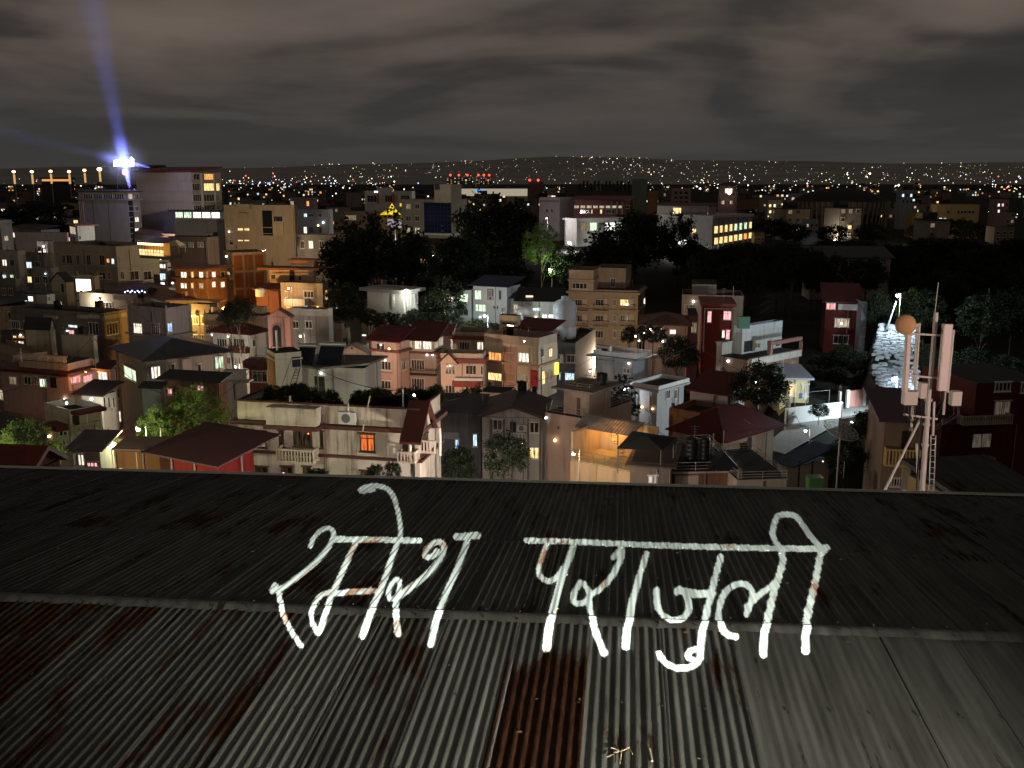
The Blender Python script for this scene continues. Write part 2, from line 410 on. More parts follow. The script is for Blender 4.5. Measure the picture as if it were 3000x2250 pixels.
    def door(s, face, x0, y0, x1, y1, mat=None, lit=None):
        a, b, z0, z1 = s.rect(face, x0, y0, x1, y1)
        m = MB(); w = b-a; 
        m.box(-w/2, -w/2+.08, -.08, 0, 0, z1-z0); m.box(w/2-.08, w/2, -.08, 0, 0, z1-z0); m.box(-w/2+.08, w/2-.08, -.08, 0, z1-z0-.08, z1-z0)
        m.box(-w/2+.08, w/2-.08, -.04, 0, 0, z1-z0-.08, 1)
        u = (a+b)/2
        return m.build('door', [BROWN_FR, litpane(lit) if lit else (mat or flat((0.02, 0.017, 0.015)))], s.holder, Vector((u, -.002, z0) if face == 'L' else (.002, u, z0)) + s.off, 0 if face == 'L' else math.pi/2)
    def air_unit(s, face, x, y, w=.9):
        u, z = s.hit(face, x, y)
        m = MB(); m.box(-w/2, w/2, -.38, -.06, 0, w*.7); m.box(-w/2+.05, -w/2+.12, -.06, 0, .05, .15); m.box(w/2-.12, w/2-.05, -.06, 0, .05, .15)
        m.tube((-.08, -.385, w*.35), (-.08, -.40, w*.35), w*.27, 14, mi=1)
        return m.build('air_conditioner', [flat((.55, .54, .5)), flat((.12, .12, .12))], s.holder, Vector((u, -.003, z) if face == 'L' else (.003, u, z)) + s.off, 0 if face == 'L' else math.pi/2)
    def pipe(s, face, x, y0, y1, r=.06, mat=None):
        u0, z0 = s.hit(face, x, y1); u1, z1 = s.hit(face, x, y0)
        p, q = ((u0, -.1, z0), (u0, -.1, z1)) if face == 'L' else ((.1, u0, z0), (.1, u0, z1))
        return s.part('drain_pipe', MB().tube(p, q, r, 6), mat or flat((.3, .27, .22)))
    def bars(s, face, xs, y0, y1, out, mat, name='pilaster'):
        for (x0, x1) in xs: s.fbox(name, face, x0, y0, x1, y1, out, mat)
# ------------------------------------------------------------------ ground and hills
def ground_mat():
    m, nt = new_mat('earth_and_grass'); L = nt.links.new
    g = nd(nt, 'ShaderNodeNewGeometry')
    n = nd(nt, 'ShaderNodeTexNoise', i_Scale=0.08, i_Detail=8.0, i_Roughness=0.7); L(g.outputs['Position'], n.inputs['Vector'])
    c = ramp(nt, n.outputs[0], [(0.35, (0.012, 0.015, 0.009)), (0.55, (0.024, 0.022, 0.017)), (0.75, (0.045, 0.04, 0.032))])
    b = principled(nt, None, 0.95, 0, 0.1); L(c, b.inputs['Base Color']); finish(nt, b.outputs[0]); return m
def hill_height(X, Y):
    """metres above the plain, for the far ridge"""
    t = np.clip((Y - 3200.0)/3600.0, 0, 1); t = t*t*(3-2*t)
    prof = 150 + 30*np.sin(X/1500.0 + .6) + 16*np.sin(X/520.0 + 1.0) + 10*np.sin(X/233.0)
    prof = prof*(0.75 + 0.25*np.exp(-((X-400)/2600.0)**2))
    return t*prof*0.80
gx = np.concatenate([np.linspace(-9000, -260, 22), np.linspace(-220, 220, 111), np.linspace(260, 9000, 22)]); gy = np.concatenate([np.linspace(-60, 80, 6), np.linspace(86, 460, 90), np.linspace(500, 3200, 10), np.linspace(3350, 9000, 40)])
vs, fs = [], []
for yy in gy:
    for xx in gx: vs.append((xx, yy, 14 + float(hill_height(np.array(xx), np.array(yy))) if yy > 3200 else gz(xx, yy)))
nx = len(gx)
for j in range(len(gy)-1):
    for i in range(nx-1): fs.append((j*nx+i, j*nx+i+1, (j+1)*nx+i+1, (j+1)*nx+i))
gm = ground_mat()
split = 106
g = MB(); g.poly(vs, 0, [f for k, f in enumerate(fs) if k < split*(nx-1)]); struct(g.build('ground', gm))
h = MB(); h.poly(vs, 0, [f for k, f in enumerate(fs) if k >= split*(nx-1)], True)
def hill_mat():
    m, nt = new_mat('hazed_hill'); L = nt.links.new
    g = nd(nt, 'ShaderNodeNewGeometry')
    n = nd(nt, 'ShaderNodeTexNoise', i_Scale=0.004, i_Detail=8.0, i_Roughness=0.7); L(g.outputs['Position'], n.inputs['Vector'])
    c = ramp(nt, n.outputs[0], [(0.35, (0.26, 0.26, 0.24)), (0.65, (0.42, 0.41, 0.38))])  # hill colour paled to stand in for haze over the far ridge
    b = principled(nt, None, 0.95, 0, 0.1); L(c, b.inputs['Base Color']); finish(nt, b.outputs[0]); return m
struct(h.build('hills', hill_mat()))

# ------------------------------------------------------------------ the corrugated roof in front
AZ = R(7.6)
AE = R(5.3)
RC = Vector((math.sin(AZ), math.cos(AZ), 0)); RE = Vector((math.cos(AE), -math.sin(AE), 0))
RIDGE = atz(1500, 1812, CZ - 3.8)
SN, SF = R(1.2), R(-7.2)                   # near slope climbs to the ridge, far slope falls away
DN = RC*math.cos(SN) + Vector((0, 0, math.sin(SN))); DF = RC*math.cos(SF) + Vector((0, 0, math.sin(SF)))
NN, NF = RE.cross(DN).normalized(), RE.cross(DF).normalized()
def roofhit(o, d):
    """where a ray meets the roof (numpy, arrays of directions)"""
    n1, n2, r = np.array(NN), np.array(NF), np.array(RIDGE)
    t1 = ((r - o) @ n1)/(d @ n1); t2 = ((r - o) @ n2)/(d @ n2)
    p1 = o + d*t1[:, None]; p2 = o + d*t2[:, None]
    near = ((p1 - r) @ np.array((math.sin(AE), math.cos(AE), 0.0))) < 0
    return np.where(near[:, None], p1, p2)
def metal_sheet(key, rust, tone, seed):
    """weathered galvanised steel: grey zinc, rain streaks, rust in patches that run with the corrugation (object y)"""
    if key in MATS: return MATS[key]
    m, nt = new_mat(key); L = nt.links.new
    tc = nd(nt, 'ShaderNodeTexCoord'); oi = nd(nt, 'ShaderNodeObjectInfo')
    cb = nd(nt, 'ShaderNodeCombineXYZ'); mm = nd(nt, 'ShaderNodeMath', operation='MULTIPLY_ADD'); L(oi.outputs['Random'], mm.inputs[0]); mm.inputs[1].default_value = 60.0; mm.inputs[2].default_value = seed
    L(mm.outputs[0], cb.inputs[0]); L(mm.outputs[0], cb.inputs[2])
    def noise(sx, sy, det, rough=.6, sc=1.0):
        mp = nd(nt, 'ShaderNodeMapping'); mp.inputs['Scale'].default_value = (sx, sy, 1.0); L(tc.outputs['Object'], mp.inputs[0])
        ad = nd(nt, 'ShaderNodeVectorMath', operation='ADD'); L(mp.outputs[0], ad.inputs[0]); L(cb.outputs[0], ad.inputs[1])
        n = nd(nt, 'ShaderNodeTexNoise', i_Scale=sc, i_Detail=det, i_Roughness=rough); L(ad.outputs[0], n.inputs['Vector']); return n.outputs[0]
    streak, patch, fine, grime = noise(9, .55, 4), noise(2.2, .5, 5, .7), noise(40, 6, 3, .7), noise(14, 1.0, 5, .7)
    zinc = nd(nt, 'ShaderNodeMixRGB'); L(ramp(nt, streak, [(0.33, 0.0), (0.7, 1.0)]), zinc.inputs[0])
    zinc.inputs[1].default_value = (tone*.45, tone*.44, tone*.40, 1); zinc.inputs[2].default_value = (tone*1.15, tone*1.15, tone*1.07, 1)
    rc = nd(nt, 'ShaderNodeMixRGB'); L(ramp(nt, fine, [(0.35, 0.0), (0.65, 1.0)]), rc.inputs[0])
    rc.inputs[1].default_value = (0.012, 0.0050, 0.0030, 1); rc.inputs[2].default_value = (0.044, 0.0165, 0.0075, 1)
    sm = nd(nt, 'ShaderNodeMath', operation='MULTIPLY_ADD'); L(grime, sm.inputs[0]); sm.inputs[1].default_value = .55; L(patch, sm.inputs[2])
    th = .98 - rust*.52
    if key == 'rust_heavy':      # the rust starts below the ridge, where the zinc has run off
        sy = nd(nt, 'ShaderNodeSeparateXYZ'); L(tc.outputs['Object'], sy.inputs[0])
        mr = nd(nt, 'ShaderNodeMapRange'); L(sy.outputs[1], mr.inputs[0]); mr.inputs[1].default_value = 6.15; mr.inputs[2].default_value = 7.1; mr.inputs[3].default_value = 0.0; mr.inputs[4].default_value = -.42
        ad_ = nd(nt, 'ShaderNodeMath', operation='ADD'); L(sm.outputs[0], ad_.inputs[0]); L(mr.outputs[0], ad_.inputs[1]); sm = ad_
    rf = ramp(nt, sm.outputs[0], [(max(.02, th-.05), 0.0), (min(.99, th+.05), 1.0)])
    mx = nd(nt, 'ShaderNodeMixRGB'); L(rf, mx.inputs[0]); L(zinc.outputs[0], mx.inputs[1]); L(rc.outputs[0], mx.inputs[2])
    b = principled(nt, None, 0.5, 0, 0.08); L(mx.outputs[0], b.inputs['Base Color'])
    met = nd(nt, 'ShaderNodeMath', operation='MULTIPLY_ADD'); L(rf, met.inputs[0]); met.inputs[1].default_value = -.15; met.inputs[2].default_value = .15; L(met.outputs[0], b.inputs['Metallic'])
    ro = nd(nt, 'ShaderNodeMath', operation='MULTIPLY_ADD'); L(rf, ro.inputs[0]); ro.inputs[1].default_value = .25; ro.inputs[2].default_value = .6; L(ro.outputs[0], b.inputs['Roughness'])
    bp = nd(nt, 'ShaderNodeBump', i_Strength=.25, i_Distance=.004); L(fine, bp.inputs['Height']); L(bp.outputs[0], b.inputs['Normal'])
    finish(nt, b.outputs[0]); return m
PIT, NC = 0.0762, 8
SW = PIT*NC
def sheet_mesh(length, amp, key, segs=9, nl=3, skew=0.0):
    """one sheet: x across, y up the slope from 0 to length; left edge laps over the neighbour"""
    m = MB(); n = NC*segs
    pts = []
    for j in range(nl+1):
        for i in range(n + 5):
            x = -PIT*.25 + PIT*i/segs
            lap = .004*max(0.0, 1 - i/6.0)
            pts.append((x, length*j/nl, amp*math.cos(2*math.pi*x/PIT) + lap + .0025*math.sin(j*1.7 + i*.05)))
    k = n + 5
    m.poly(pts, 0, [(j*k+i, j*k+i+1, (j+1)*k+i+1, (j+1)*k+i) for j in range(nl) for i in range(k-1)], True)
    # the rolled edge has thickness
    for i in (0, k-1):
        e = [pts[j*k+i] for j in (0, nl)]
        m.poly([e[0], e[1], (e[1][0], e[1][1], e[1][2]-.004), (e[0][0], e[0][1], e[0][2]-.004)])
    e = [pts[i] for i in range(k)]
    m.poly(e + [(a, b, c-.004) for a, b, c in e], 0, [(i, k+i, k+i+1, i+1) for i in range(k-1)])
    return m.mesh('roof_sheet', [MATS['zinc_a']])
metal_sheet('zinc_a', .10, .12, 1.0); metal_sheet('zinc_b', .30, .08, 7.0); metal_sheet('zinc_c', .50, .055, 13.0)
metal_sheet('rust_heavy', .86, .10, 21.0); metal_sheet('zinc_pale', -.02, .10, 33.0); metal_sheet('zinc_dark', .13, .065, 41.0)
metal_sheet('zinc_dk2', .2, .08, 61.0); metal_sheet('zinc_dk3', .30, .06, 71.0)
roof = empty('corrugated_roof', RIDGE, 0, 'long rusty corrugated metal roof across the foreground, carrying glowing handwriting', 'roof')
def frame(o, D, N, org, yaw=0.0, roll=0.0):
    M = Matrix((RE, D, N)).transposed().to_4x4() @ Matrix.Rotation(yaw, 4, 'Z') @ Matrix.Rotation(roll, 4, 'Y'); M.translation = org - RIDGE
    o.matrix_basis = M
LN = 7.4
me_near = sheet_mesh(LN, .0115, 'near'); me_flat = sheet_mesh(LN, .0026, 'flat')
LF1, LF2 = 2.75, 4.05
me_f1 = sheet_mesh(LF1, .0115, 'far'); me_f2 = sheet_mesh(LF2, .0115, 'far')
# the seam left of the rust-brown sheet, found on the near slope
sv0 = Vector(roofhit(np.array(ORG), np.array([ray(1484, 2190)]))[0]) - RIDGE; nperp = Vector((math.cos(AZ), -math.sin(AZ), 0))
seam = sv0.dot(nperp)/RE.dot(nperp)
rr = random.Random(5)
for i in range(-22, 17):
    u = seam + i*SW
    o = link('roof_sheet', me_flat if i >= 3 else me_near, roof)
    frame(o, DN, NN, RIDGE + RE*(u + rr.uniform(-.012, .012)) - DN*LN + NN*(.012 + .002*(i % 2)), rr.uniform(-.003, .003), rr.uniform(-.012, .012))
    if i == 0: mk = 'rust_heavy'
    elif i in (-1, 1, 2): mk = 'zinc_a'
    elif i >= 3: mk = 'zinc_pale' if i < 8 else 'zinc_a'
    elif i == -2: mk = 'zinc_b'
    elif i == -3: mk = 'zinc_a'
    else: mk = rr.choice(['zinc_c', 'zinc_c', 'zinc_b', 'rust_heavy' if i in (-5, -9) else 'zinc_c'])
    o.material_slots[0].link = 'OBJECT'; o.material_slots[0].material = MATS[mk]
    for (me, off, up) in ((me_f1, 0.0, .0165), (me_f2, LF1-.12, .009)):
        o = link('roof_sheet', me, roof)
        frame(o, DF, NF, RIDGE + RE*(u + rr.uniform(-.012, .012)) + DF*(off + rr.uniform(-.03, .03)) + NF*(up + .002*(i % 2)), rr.uniform(-.003, .003), rr.uniform(-.01, .01))
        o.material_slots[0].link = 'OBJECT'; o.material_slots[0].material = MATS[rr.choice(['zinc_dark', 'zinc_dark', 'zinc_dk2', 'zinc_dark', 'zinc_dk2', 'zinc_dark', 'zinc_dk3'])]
        o.rotation_mode = 'XYZ'
# ridge capping in lengths, each a bent strip that laps the next
cap_m = metal_sheet('cap_zinc', .0, .12, 55.0)
def capping(name, org, half_n, half_f, L0, dz, dD, dN, dF, nF, thick=.003):
    m = MB(); segs = 26
    rnd = random.Random(hash(name) % 100 + int(L0*7))
    rows = []
    for j in range(segs+1):
        x = L0*j/segs
        w1 = half_n + .008*math.sin(x*9 + L0) + rnd.uniform(-.006, .006)
        a = -dD*w1 + dN*(.024 + rnd.uniform(-.003, .003)); b = dN*dz; c = dF*half_f + nF*.024
        rows.append([RE*x + a, RE*x + b*.8 - dD*.03, RE*x + b*.8 + dF*.03, RE*x + c, RE*x + c - nF*thick*3])
    p = [q for r in rows for q in r]
    m.poly(p, 0, [(j*5+i, (j+1)*5+i, (j+1)*5+i+1, j*5+i+1) for j in range(segs) for i in range(4)], True)
    o = m.build(name, cap_m, roof); o.location = org - RIDGE
    return o
u = seam - 22*SW
k = 0
while u < seam + 17*SW:
    capping('ridge_cap', RIDGE + RE*u + NN*(.002*(k % 2)),   .115, .10, 1.86, .05, DN, NN, DF, NF); u += 1.80; k += 1
# barge flashing along the far edge of the roof, with a gutter lip
FE = RIDGE + DF*(LF1 - .12 + LF2)
u = seam - 22*SW; k = 0
edge_m = flat((.34, .36, .31), .35, .55)
while u < seam + 17*SW:
    m = MB()
    for (a, b, c, d) in ((-.10, .035, .05, .048),):
        p = []
        for x in (0.0, 2.42):
            p += [RE*x + DF*(-.13) + NF*.022, RE*x + DF*(-.02) + NF*.042, RE*x + DF*.03 + NF*.034, RE*x + DF*.035 + NF*(-.10)]
        m.poly(p, 0, [(i, i+4, i+5, i+1) for i in range(3)], False)
    o = m.build('edge_flashing', edge_m, roof); o.location = FE + RE*u + NF*(.001*(k % 2)) - RIDGE; u += 2.4; k += 1
# roofing screws with washers
m = MB()
for i in range(-22*2, 17*2):
    uu = seam + i*PIT*4 + PIT*2
    for (D, N, dists) in ((-DN, NN, (.085, 1.35, 2.7, 4.1, 5.4)), (DF, NF, (.075, 1.4, 2.68, 4.2, 5.6, 6.5))):
        for q in dists:
            p = RE*(uu + rr.uniform(-.01, .01)) + D*(q + rr.uniform(-.03, .03)) + N*(.026 if q > .2 else .046)
            m.tube(p, p + N*.004, .013, 8); m.tube(p + N*.004, p + N*.011, .006, 6)
o = m.build('roofing_screws', flat((.05, .045, .04), .6, .3), roof); o['kind'] = 'stuff'
# dead leaves and grit caught on the sheets
m = MB()
for i in range(420):
    near_ = rr.random() < .6; uu = rr.uniform(-8, 8); q = rr.uniform(.15, 5.5 if near_ else 7.0)
    p = RE*uu + (-DN if near_ else DF)*q + (NN if near_ else NF)*.028; a = rr.uniform(0, 6.28); s_ = rr.uniform(.008, .026)
    ex, ey = RE*math.cos(a) + RC*math.sin(a), RC*math.cos(a) - RE*math.sin(a)
    m.poly([p - ex*s_, p + ey*s_*.5 + Vector((0, 0, s_*.4)), p + ex*s_, p - ey*s_*.5])
o = m.build('fallen_leaves', flat((.10, .065, .035), .8), roof); o['kind'] = 'stuff'
# building under the roof: walls just inside the eaves, down to the street
hw = MB()
B0 = [RIDGE + RE*(seam - 22*SW + .1) - DN*(LN - .1), RIDGE + RE*(seam + 17*SW - .1) - DN*(LN - .1), FE + RE*(seam + 17*SW - .1) - DF*.25, FE + RE*(seam - 22*SW + .1) - DF*.25]
b0 = [Vector((p.x, p.y, 0)) for p in B0]; b1 = [Vector((p.x, p.y, p.z - .12)) for p in B0]
hw.poly([p - RIDGE for p in b0 + b1], 0, [(0, 1, 5, 4), (1, 2, 6, 5), (2, 3, 7, 6), (3, 0, 4, 7), (4, 5, 6, 7)])
hw.build('wall', plaster((.3, .27, .24)), roof)
# a dry twig and a chip of wood lying on the sheets
def roofpoint(x, y, up=0.02):
    p = Vector(roofhit(np.array(ORG), np.array([ray(x, y)]))[0]); return p + Vector((0, 0, up))
tw = MB(); P = roofpoint
for a, b in (((1815, 2250), (1822, 2212)), ((1822, 2212), (1798, 2222)), ((1798, 2222), (1775, 2236)), ((1822, 2212), (1845, 2206)), ((1845, 2206), (1853, 2228)), ((1822, 2214), (1790, 2208))):
    tw.tube(P(*a, .03), P(*b, .045), .0045, 5)
o = tw.build('dry_twig', flat((.40, .31, .2))); tag(o, 'small forked dry twig lying on the sheets at the bottom edge of the picture', 'twig')
ch = MB(); ch.tube(P(1902, 2205, .03), P(1910, 2242, .03), .009, 5)
tag(ch.build('wood_chip', flat((.42, .36, .26))), 'pale chip of wood lying on the sheets beside the forked twig', 'wood chip')

# ------------------------------------------------------------------ the light that writes on the roof: a projector with a cut stencil, standing beside the photographer
PP = Vector((1.3, -.9, CZ + .9))
def z1(l): return [(750 + x/2.4578, 1380 + y/2.4578) for x, y in l]
def z2(l): return [(1450 + x/2.1067, 1400 + y/2.1067) for x, y in l]
a1, a2 = 1/2.4578, 1/2.1067
STROKES = [
 (z1([(388,545),(410,490),(450,440),(505,412),(545,422),(556,460),(530,530),(480,600),(390,690),(290,770),(200,835),(130,865)]), 36*a1, 44*a1),
 (z1([(135,828),(125,850),(118,862)]), 54*a1, 54*a1),
 (z1([(160,870),(165,905),(175,950),(180,1000),(205,1060),(235,1120),(270,1185),(322,1258)]), 40*a1, 42*a1),
 (z1([(575,495),(800,495),(1175,502)]), 52*a1, 50*a1),
 (z1([(715,520),(680,590),(640,680),(590,790),(550,870),(520,950),(490,1050),(460,1140),(440,1168)]), 44*a1, 48*a1),
 (z1([(555,868),(470,893),(425,945),(395,1010),(400,1080),(432,1150)]), 42*a1, 40*a1),
 (z1([(560,882),(700,872),(850,862)]), 50*a1, 50*a1),
 (z1([(1015,520),(970,640),(930,760),(890,860),(850,950),(810,1050),(765,1190)]), 44*a1, 58*a1),
 (z1([(752,138),(790,118),(860,108),(930,122),(980,170),(1010,250),(1030,340),(1040,430),(1035,490)]), 46*a1, 36*a1),
 (z1([(760,140),(840,132)]), 56*a1, 44*a1),
 (z1([(1300,575),(1275,612),(1225,622),(1215,590),(1250,540),(1310,510),(1348,540),(1338,605),(1280,690),(1200,770),(1110,840),(1030,905)]), 44*a1, 52*a1),
 (z1([(1020,905),(966,925),(950,880),(975,810),(1018,780),(1032,822),(1020,895)]), 38*a1, 40*a1),
 (z1([(1012,920),(1000,1000),(1010,1090),(1022,1175)]), 46*a1, 56*a1),
 (z1([(1442,474),(1592,466)]), 62*a1, 62*a1),
 (z1([(1522,490),(1470,640),(1410,780),(1350,920),(1310,1020),(1280,1150),(1255,1248)]), 46*a1, 60*a1),
 (z2([(192,388),(500,396),(900,414),(1300,426),(1700,436),(2038,440)]), 42*a2, 46*a2),
 (z2([(2020,455),(2040,432)]), 54*a2, 54*a2),
 (z2([(322,395),(290,480),(264,570),(285,620),(330,640),(380,612),(418,560)]), 38*a2, 40*a2),
 (z2([(482,410),(450,510),(410,620),(370,760),(345,850),(325,950),(316,1050)]), 44*a2, 60*a2),
 (z2([(525,646),(487,712),(490,772),(550,768),(583,722),(545,655)]), 42*a2, 42*a2),
 (z2([(585,725),(640,690),(700,630),(750,550),(776,480),(772,420)]), 40*a2, 46*a2),
 (z2([(770,450),(726,492)]), 42*a2, 42*a2),
 (z2([(580,770),(590,850),(615,940),(650,1030),(670,1082)]), 44*a2, 50*a2),
 (z2([(932,468),(890,600),(850,740),(820,880),(806,1042)]), 40*a2, 60*a2),
 (z2([(995,695),(1000,780),(1022,840),(1080,878),(1150,868),(1188,820),(1185,740),(1140,690),(1118,706)]), 46*a2, 48*a2),
 (z2([(1150,700),(1240,718),(1340,712)]), 62*a2, 60*a2),
 (z2([(1390,488),(1360,600),(1335,700),(1310,800),(1285,900),(1270,1000),(1265,1100)]), 44*a2, 54*a2),
 (z2([(1262,1050),(1200,1072),(1193,1110),(1240,1128)]), 42*a2, 42*a2),
 (z2([(1268,1105),(1230,1155),(1150,1176),(1080,1160),(1030,1122),(1008,1085)]), 48*a2, 44*a2),
 (z2([(1482,982),(1420,960),(1385,900),(1380,810),(1410,720),(1470,665),(1540,658),(1578,692),(1586,740),(1560,800),(1545,848)]), 46*a2, 46*a2),
 (z2([(1555,795),(1620,730),(1700,672),(1752,615)]), 46*a2, 42*a2),
 (z2([(1765,450),(1772,520),(1750,600),(1720,700),(1690,820),(1665,920),(1656,1000),(1652,1090)]), 46*a2, 58*a2),
 (z2([(1765,450),(1718,380),(1714,320),(1742,240),(1800,228),(1860,242),(1910,310),(1960,380),(2020,440)]), 42*a2, 44*a2),
 (z2([(2008,450),(1990,560),(1960,700),(1930,820),(1915,950),(1913,1068)]), 46*a2, 60*a2)]
aim = (roofpoint(1690, 1800, 0) - PP).normalized()
pr = aim.cross(Vector((0, 0, 1))).normalized(); pu = pr.cross(aim)
FD = .30
U0, U1, V0, V1, NU, NV = -.195, .195, -.195, .195, 1500, 1400
uu, vv = np.meshgrid((np.arange(NU) + .5)/NU*(U1-U0) + U0, (np.arange(NV) + .5)/NV*(V1-V0) + V0)
dirs = np.array(aim)*FD + uu.reshape(-1, 1)*np.array(pr) + vv.reshape(-1, 1)*np.array(pu)
hitp = roofhit(np.array(PP), dirs) - np.array(ORG)
dep_ = hitp[:, 1]*cp - hitp[:, 2]*sp
pxx = CX + FPX*hitp[:, 0]/dep_; pyy = CY - FPX*(hitp[:, 1]*sp + hitp[:, 2]*cp)/dep_
inside = np.zeros(len(pxx), bool)
def smooth(pts):
    out = []
    P_ = [pts[0]] + list(pts) + [pts[-1]]
    for i in range(1, len(P_)-2):
        p0, p1, p2, p3 = (np.array(q, float) for q in P_[i-1:i+3])
        for t in np.linspace(0, 1, 5)[:-1]:
            out.append(.5*((2*p1) + (-p0+p2)*t + (2*p0-5*p1+4*p2-p3)*t*t + (-p0+3*p1-3*p2+p3)*t**3))
    out.append(np.array(pts[-1], float)); return out
wob = random.Random(3)
for pts, w0, w1 in STROKES:
    sp_ = smooth(pts); n = len(sp_) - 1
    for i, (a, b) in enumerate(zip(sp_, sp_[1:])):
        w = (w0 + (w1-w0)*i/max(1, n))/2 * (1 + wob.uniform(-.05, .05)) * .83
        x0, x1, y0, y1 = min(a[0], b[0])-w, max(a[0], b[0])+w, min(a[1], b[1])-w, max(a[1], b[1])+w
        idx = np.nonzero((pxx > x0) & (pxx < x1) & (pyy > y0) & (pyy < y1) & ~inside)[0]
        if len(idx) == 0: continue
        q = np.stack([pxx[idx], pyy[idx]], 1) - a; d = b - a
        t = np.clip(q @ d/max(1e-9, d @ d), 0, 1)
        inside[idx[np.hypot(*(q - t[:, None]*d).T) < w]] = True
inside = inside.reshape(NV, NU)
pj = empty('stencil_projector', (PP.x, PP.y, CZ - 1.4), 0, 'black projector with a cut stencil standing beside the photographer, out of the picture', 'projector')
fm = MB(); ou, ov = (U1-U0)/NU, (V1-V0)/NV
def film_quad(i0, i1, j0, j1):
    p = [PP + aim*FD + pr*(U0 + i*ou) + pu*(V0 + j*ov) - pj.location for i, j in ((i0, j0), (i1, j0), (i1, j1), (i0, j1))]
    fm.poly(p)
open_runs = {}
for j in range(NV):
    row = inside[j]; ch_ = np.flatnonzero(np.diff(np.concatenate([[1], row.astype(int), [1]])))
    runs = tuple((int(ch_[k]), int(ch_[k+1])) for k in range(0, len(ch_)-1, 2))
    new = {}
    for r_ in runs: new[r_] = open_runs.get(r_, j)
    for r_, j0 in open_runs.items():
        if r_ not in new: film_quad(r_[0], r_[1], j0, j)
    open_runs = new
for r_, j0 in open_runs.items(): film_quad(r_[0], r_[1], j0, NV)
def film_mat():
    m, nt = new_mat('stencil_film'); L = nt.links.new
    t = nd(nt, 'ShaderNodeBsdfTransparent'); FILM = .0034; t.inputs[0].default_value = (FILM, FILM*.93, FILM*.80, 1)
    finish(nt, t.outputs[0]); return m
fm.build('stencil', film_mat(), pj)
bx = MB()
for s_ in (-1, 1):
    for a, b in ((pr*(U1+.004), pu*(V1+.004)),):
        p = [PP - aim*.12, PP + aim*(FD+.01)]
        bx.poly([q + a*s_ + b*k - pj.location for q in p for k in (-1, 1)], 0, [(0, 1, 3, 2)])
        bx.poly([q + a*k + b*s_ - pj.location for q in p for k in (-1, 1)], 0, [(0, 1, 3, 2)])
bx.poly([PP - aim*.12 + pr*(U1+.004)*a + pu*(V1+.004)*b - pj.location for a, b in ((-1, -1), (1, -1), (1, 1), (-1, 1))])
bx.build('housing', flat((.02, .02, .02)), pj)
tp = MB()
for k in range(3):
    t = 2*math.pi*k/3 + .5; tp.tube((0, 0, 1.9), (.5*math.cos(t), .5*math.sin(t), 0), .015, 6)
tp.build('tripod', flat((.02, .02, .02)), pj)
spot = bpy.data.objects.new('projector_beam', bpy.data.lights.new('projector_beam', 'SPOT')); COL.objects.link(spot)
spot.data.energy, spot.data.shadow_soft_size, spot.data.spot_size, spot.data.spot_blend = 230000, .0002, R(62), .8
spot.data.color = (.86, 1.0, .93)
spot.location = PP; spot.rotation_euler = aim.to_track_quat('-Z', 'Y').to_euler()

# unseen lamp added at the photographer's right to rake across the near slope
WL = Vector((3.6, -.6, CZ - 2.25))
wl_ = empty('added_roof_lamp', (WL.x, WL.y, CZ - 3.5), 0, 'added lamp on a stand at the right of the photographer, out of the picture', 'lamp')
m = MB(); m.tube((0, 0, 0), (0, 0, .85), .02, 6); m.box(-.3, .3, -.02, .02, 0, .03); m.box(-.02, .02, -.3, .3, 0, .03); m.build('stand', flat((.03, .03, .03)), wl_)
MB().box(-.14, .14, .02, .14, .88, 1.12).build('housing', flat((.05, .05, .05)), wl_)
sv = bpy.data.objects.new('lamp_light', bpy.data.lights.new('lamp_light', 'SPOT')); COL.objects.link(sv)
sv.data.energy, sv.data.shadow_soft_size, sv.data.spot_size, sv.data.spot_blend = 5600, .04, R(60), 1.0
sv.data.color = (1.0, .94, .80)
sv.parent = wl_; sv.location = WL - wl_.location + Vector((-.1, .3, 0)); sv.rotation_euler = (roofpoint(1760, 2130, 0) - WL).to_track_quat('-Z', 'Y').to_euler()
# ------------------------------------------------------------------ things that stand on roofs
def on_roof(b, x, y): return b.roofpt(x, y)
TANKM = flat((.012, .012, .014), .45)
TANKS = {}
def tank(p, h, r, label, white=False, stand=0.0):
    k = (round(h, 1), round(r, 1), white)
    if k not in TANKS:
        m = MB(); pr_ = [(r*.96, 0), (r, .04)]
        for i in range(5):
            z0 = .06*h + i*h*.16; pr_ += [(r, z0), (r*.965, z0 + h*.02), (r*.965, z0 + h*.05), (r, z0 + h*.07)]
        pr_ += [(r, h*.86), (r*.8, h*.93), (r*.32, h*.96), (r*.30, h), (r*.05, h*1.01)]
        TANKS[k] = m.lathe(pr_, 18).mesh('tank', [flat((.5, .55, .58), .4) if white else TANKM])
    e = empty('water_tank', p, 0, label, 'water tank', 'rooftop water tanks')
    link('tank', TANKS[k], e, (0, 0, stand))
    if stand:
        m = MB()
        for a in (-1, 1):
            for c in (-1, 1): m.tube((a*r*.7, c*r*.7, 0), (a*r*.7, c*r*.7, stand), .04, 4)
        m.box(-r, r, -r, r, stand-.06, stand-.003); m.build('stand', STEEL, e)
    return e
def pole(x, y0, y1, d, label, r=.03, arms=(), mat=None, name='pole'):
    a, b = at(x, y1, d), at(x, y0, d)
    a = Vector((b.x, b.y, a.z)); m = MB(); m.tube(a, b, r, 6)
    for (t, w) in arms: p = a.lerp(b, t); m.tube(p - Vector((w, 0, 0)), p + Vector((w, 0, 0)), r*.6, 4)
    return tag(m.build(name, mat or STEEL), label, 'pole')
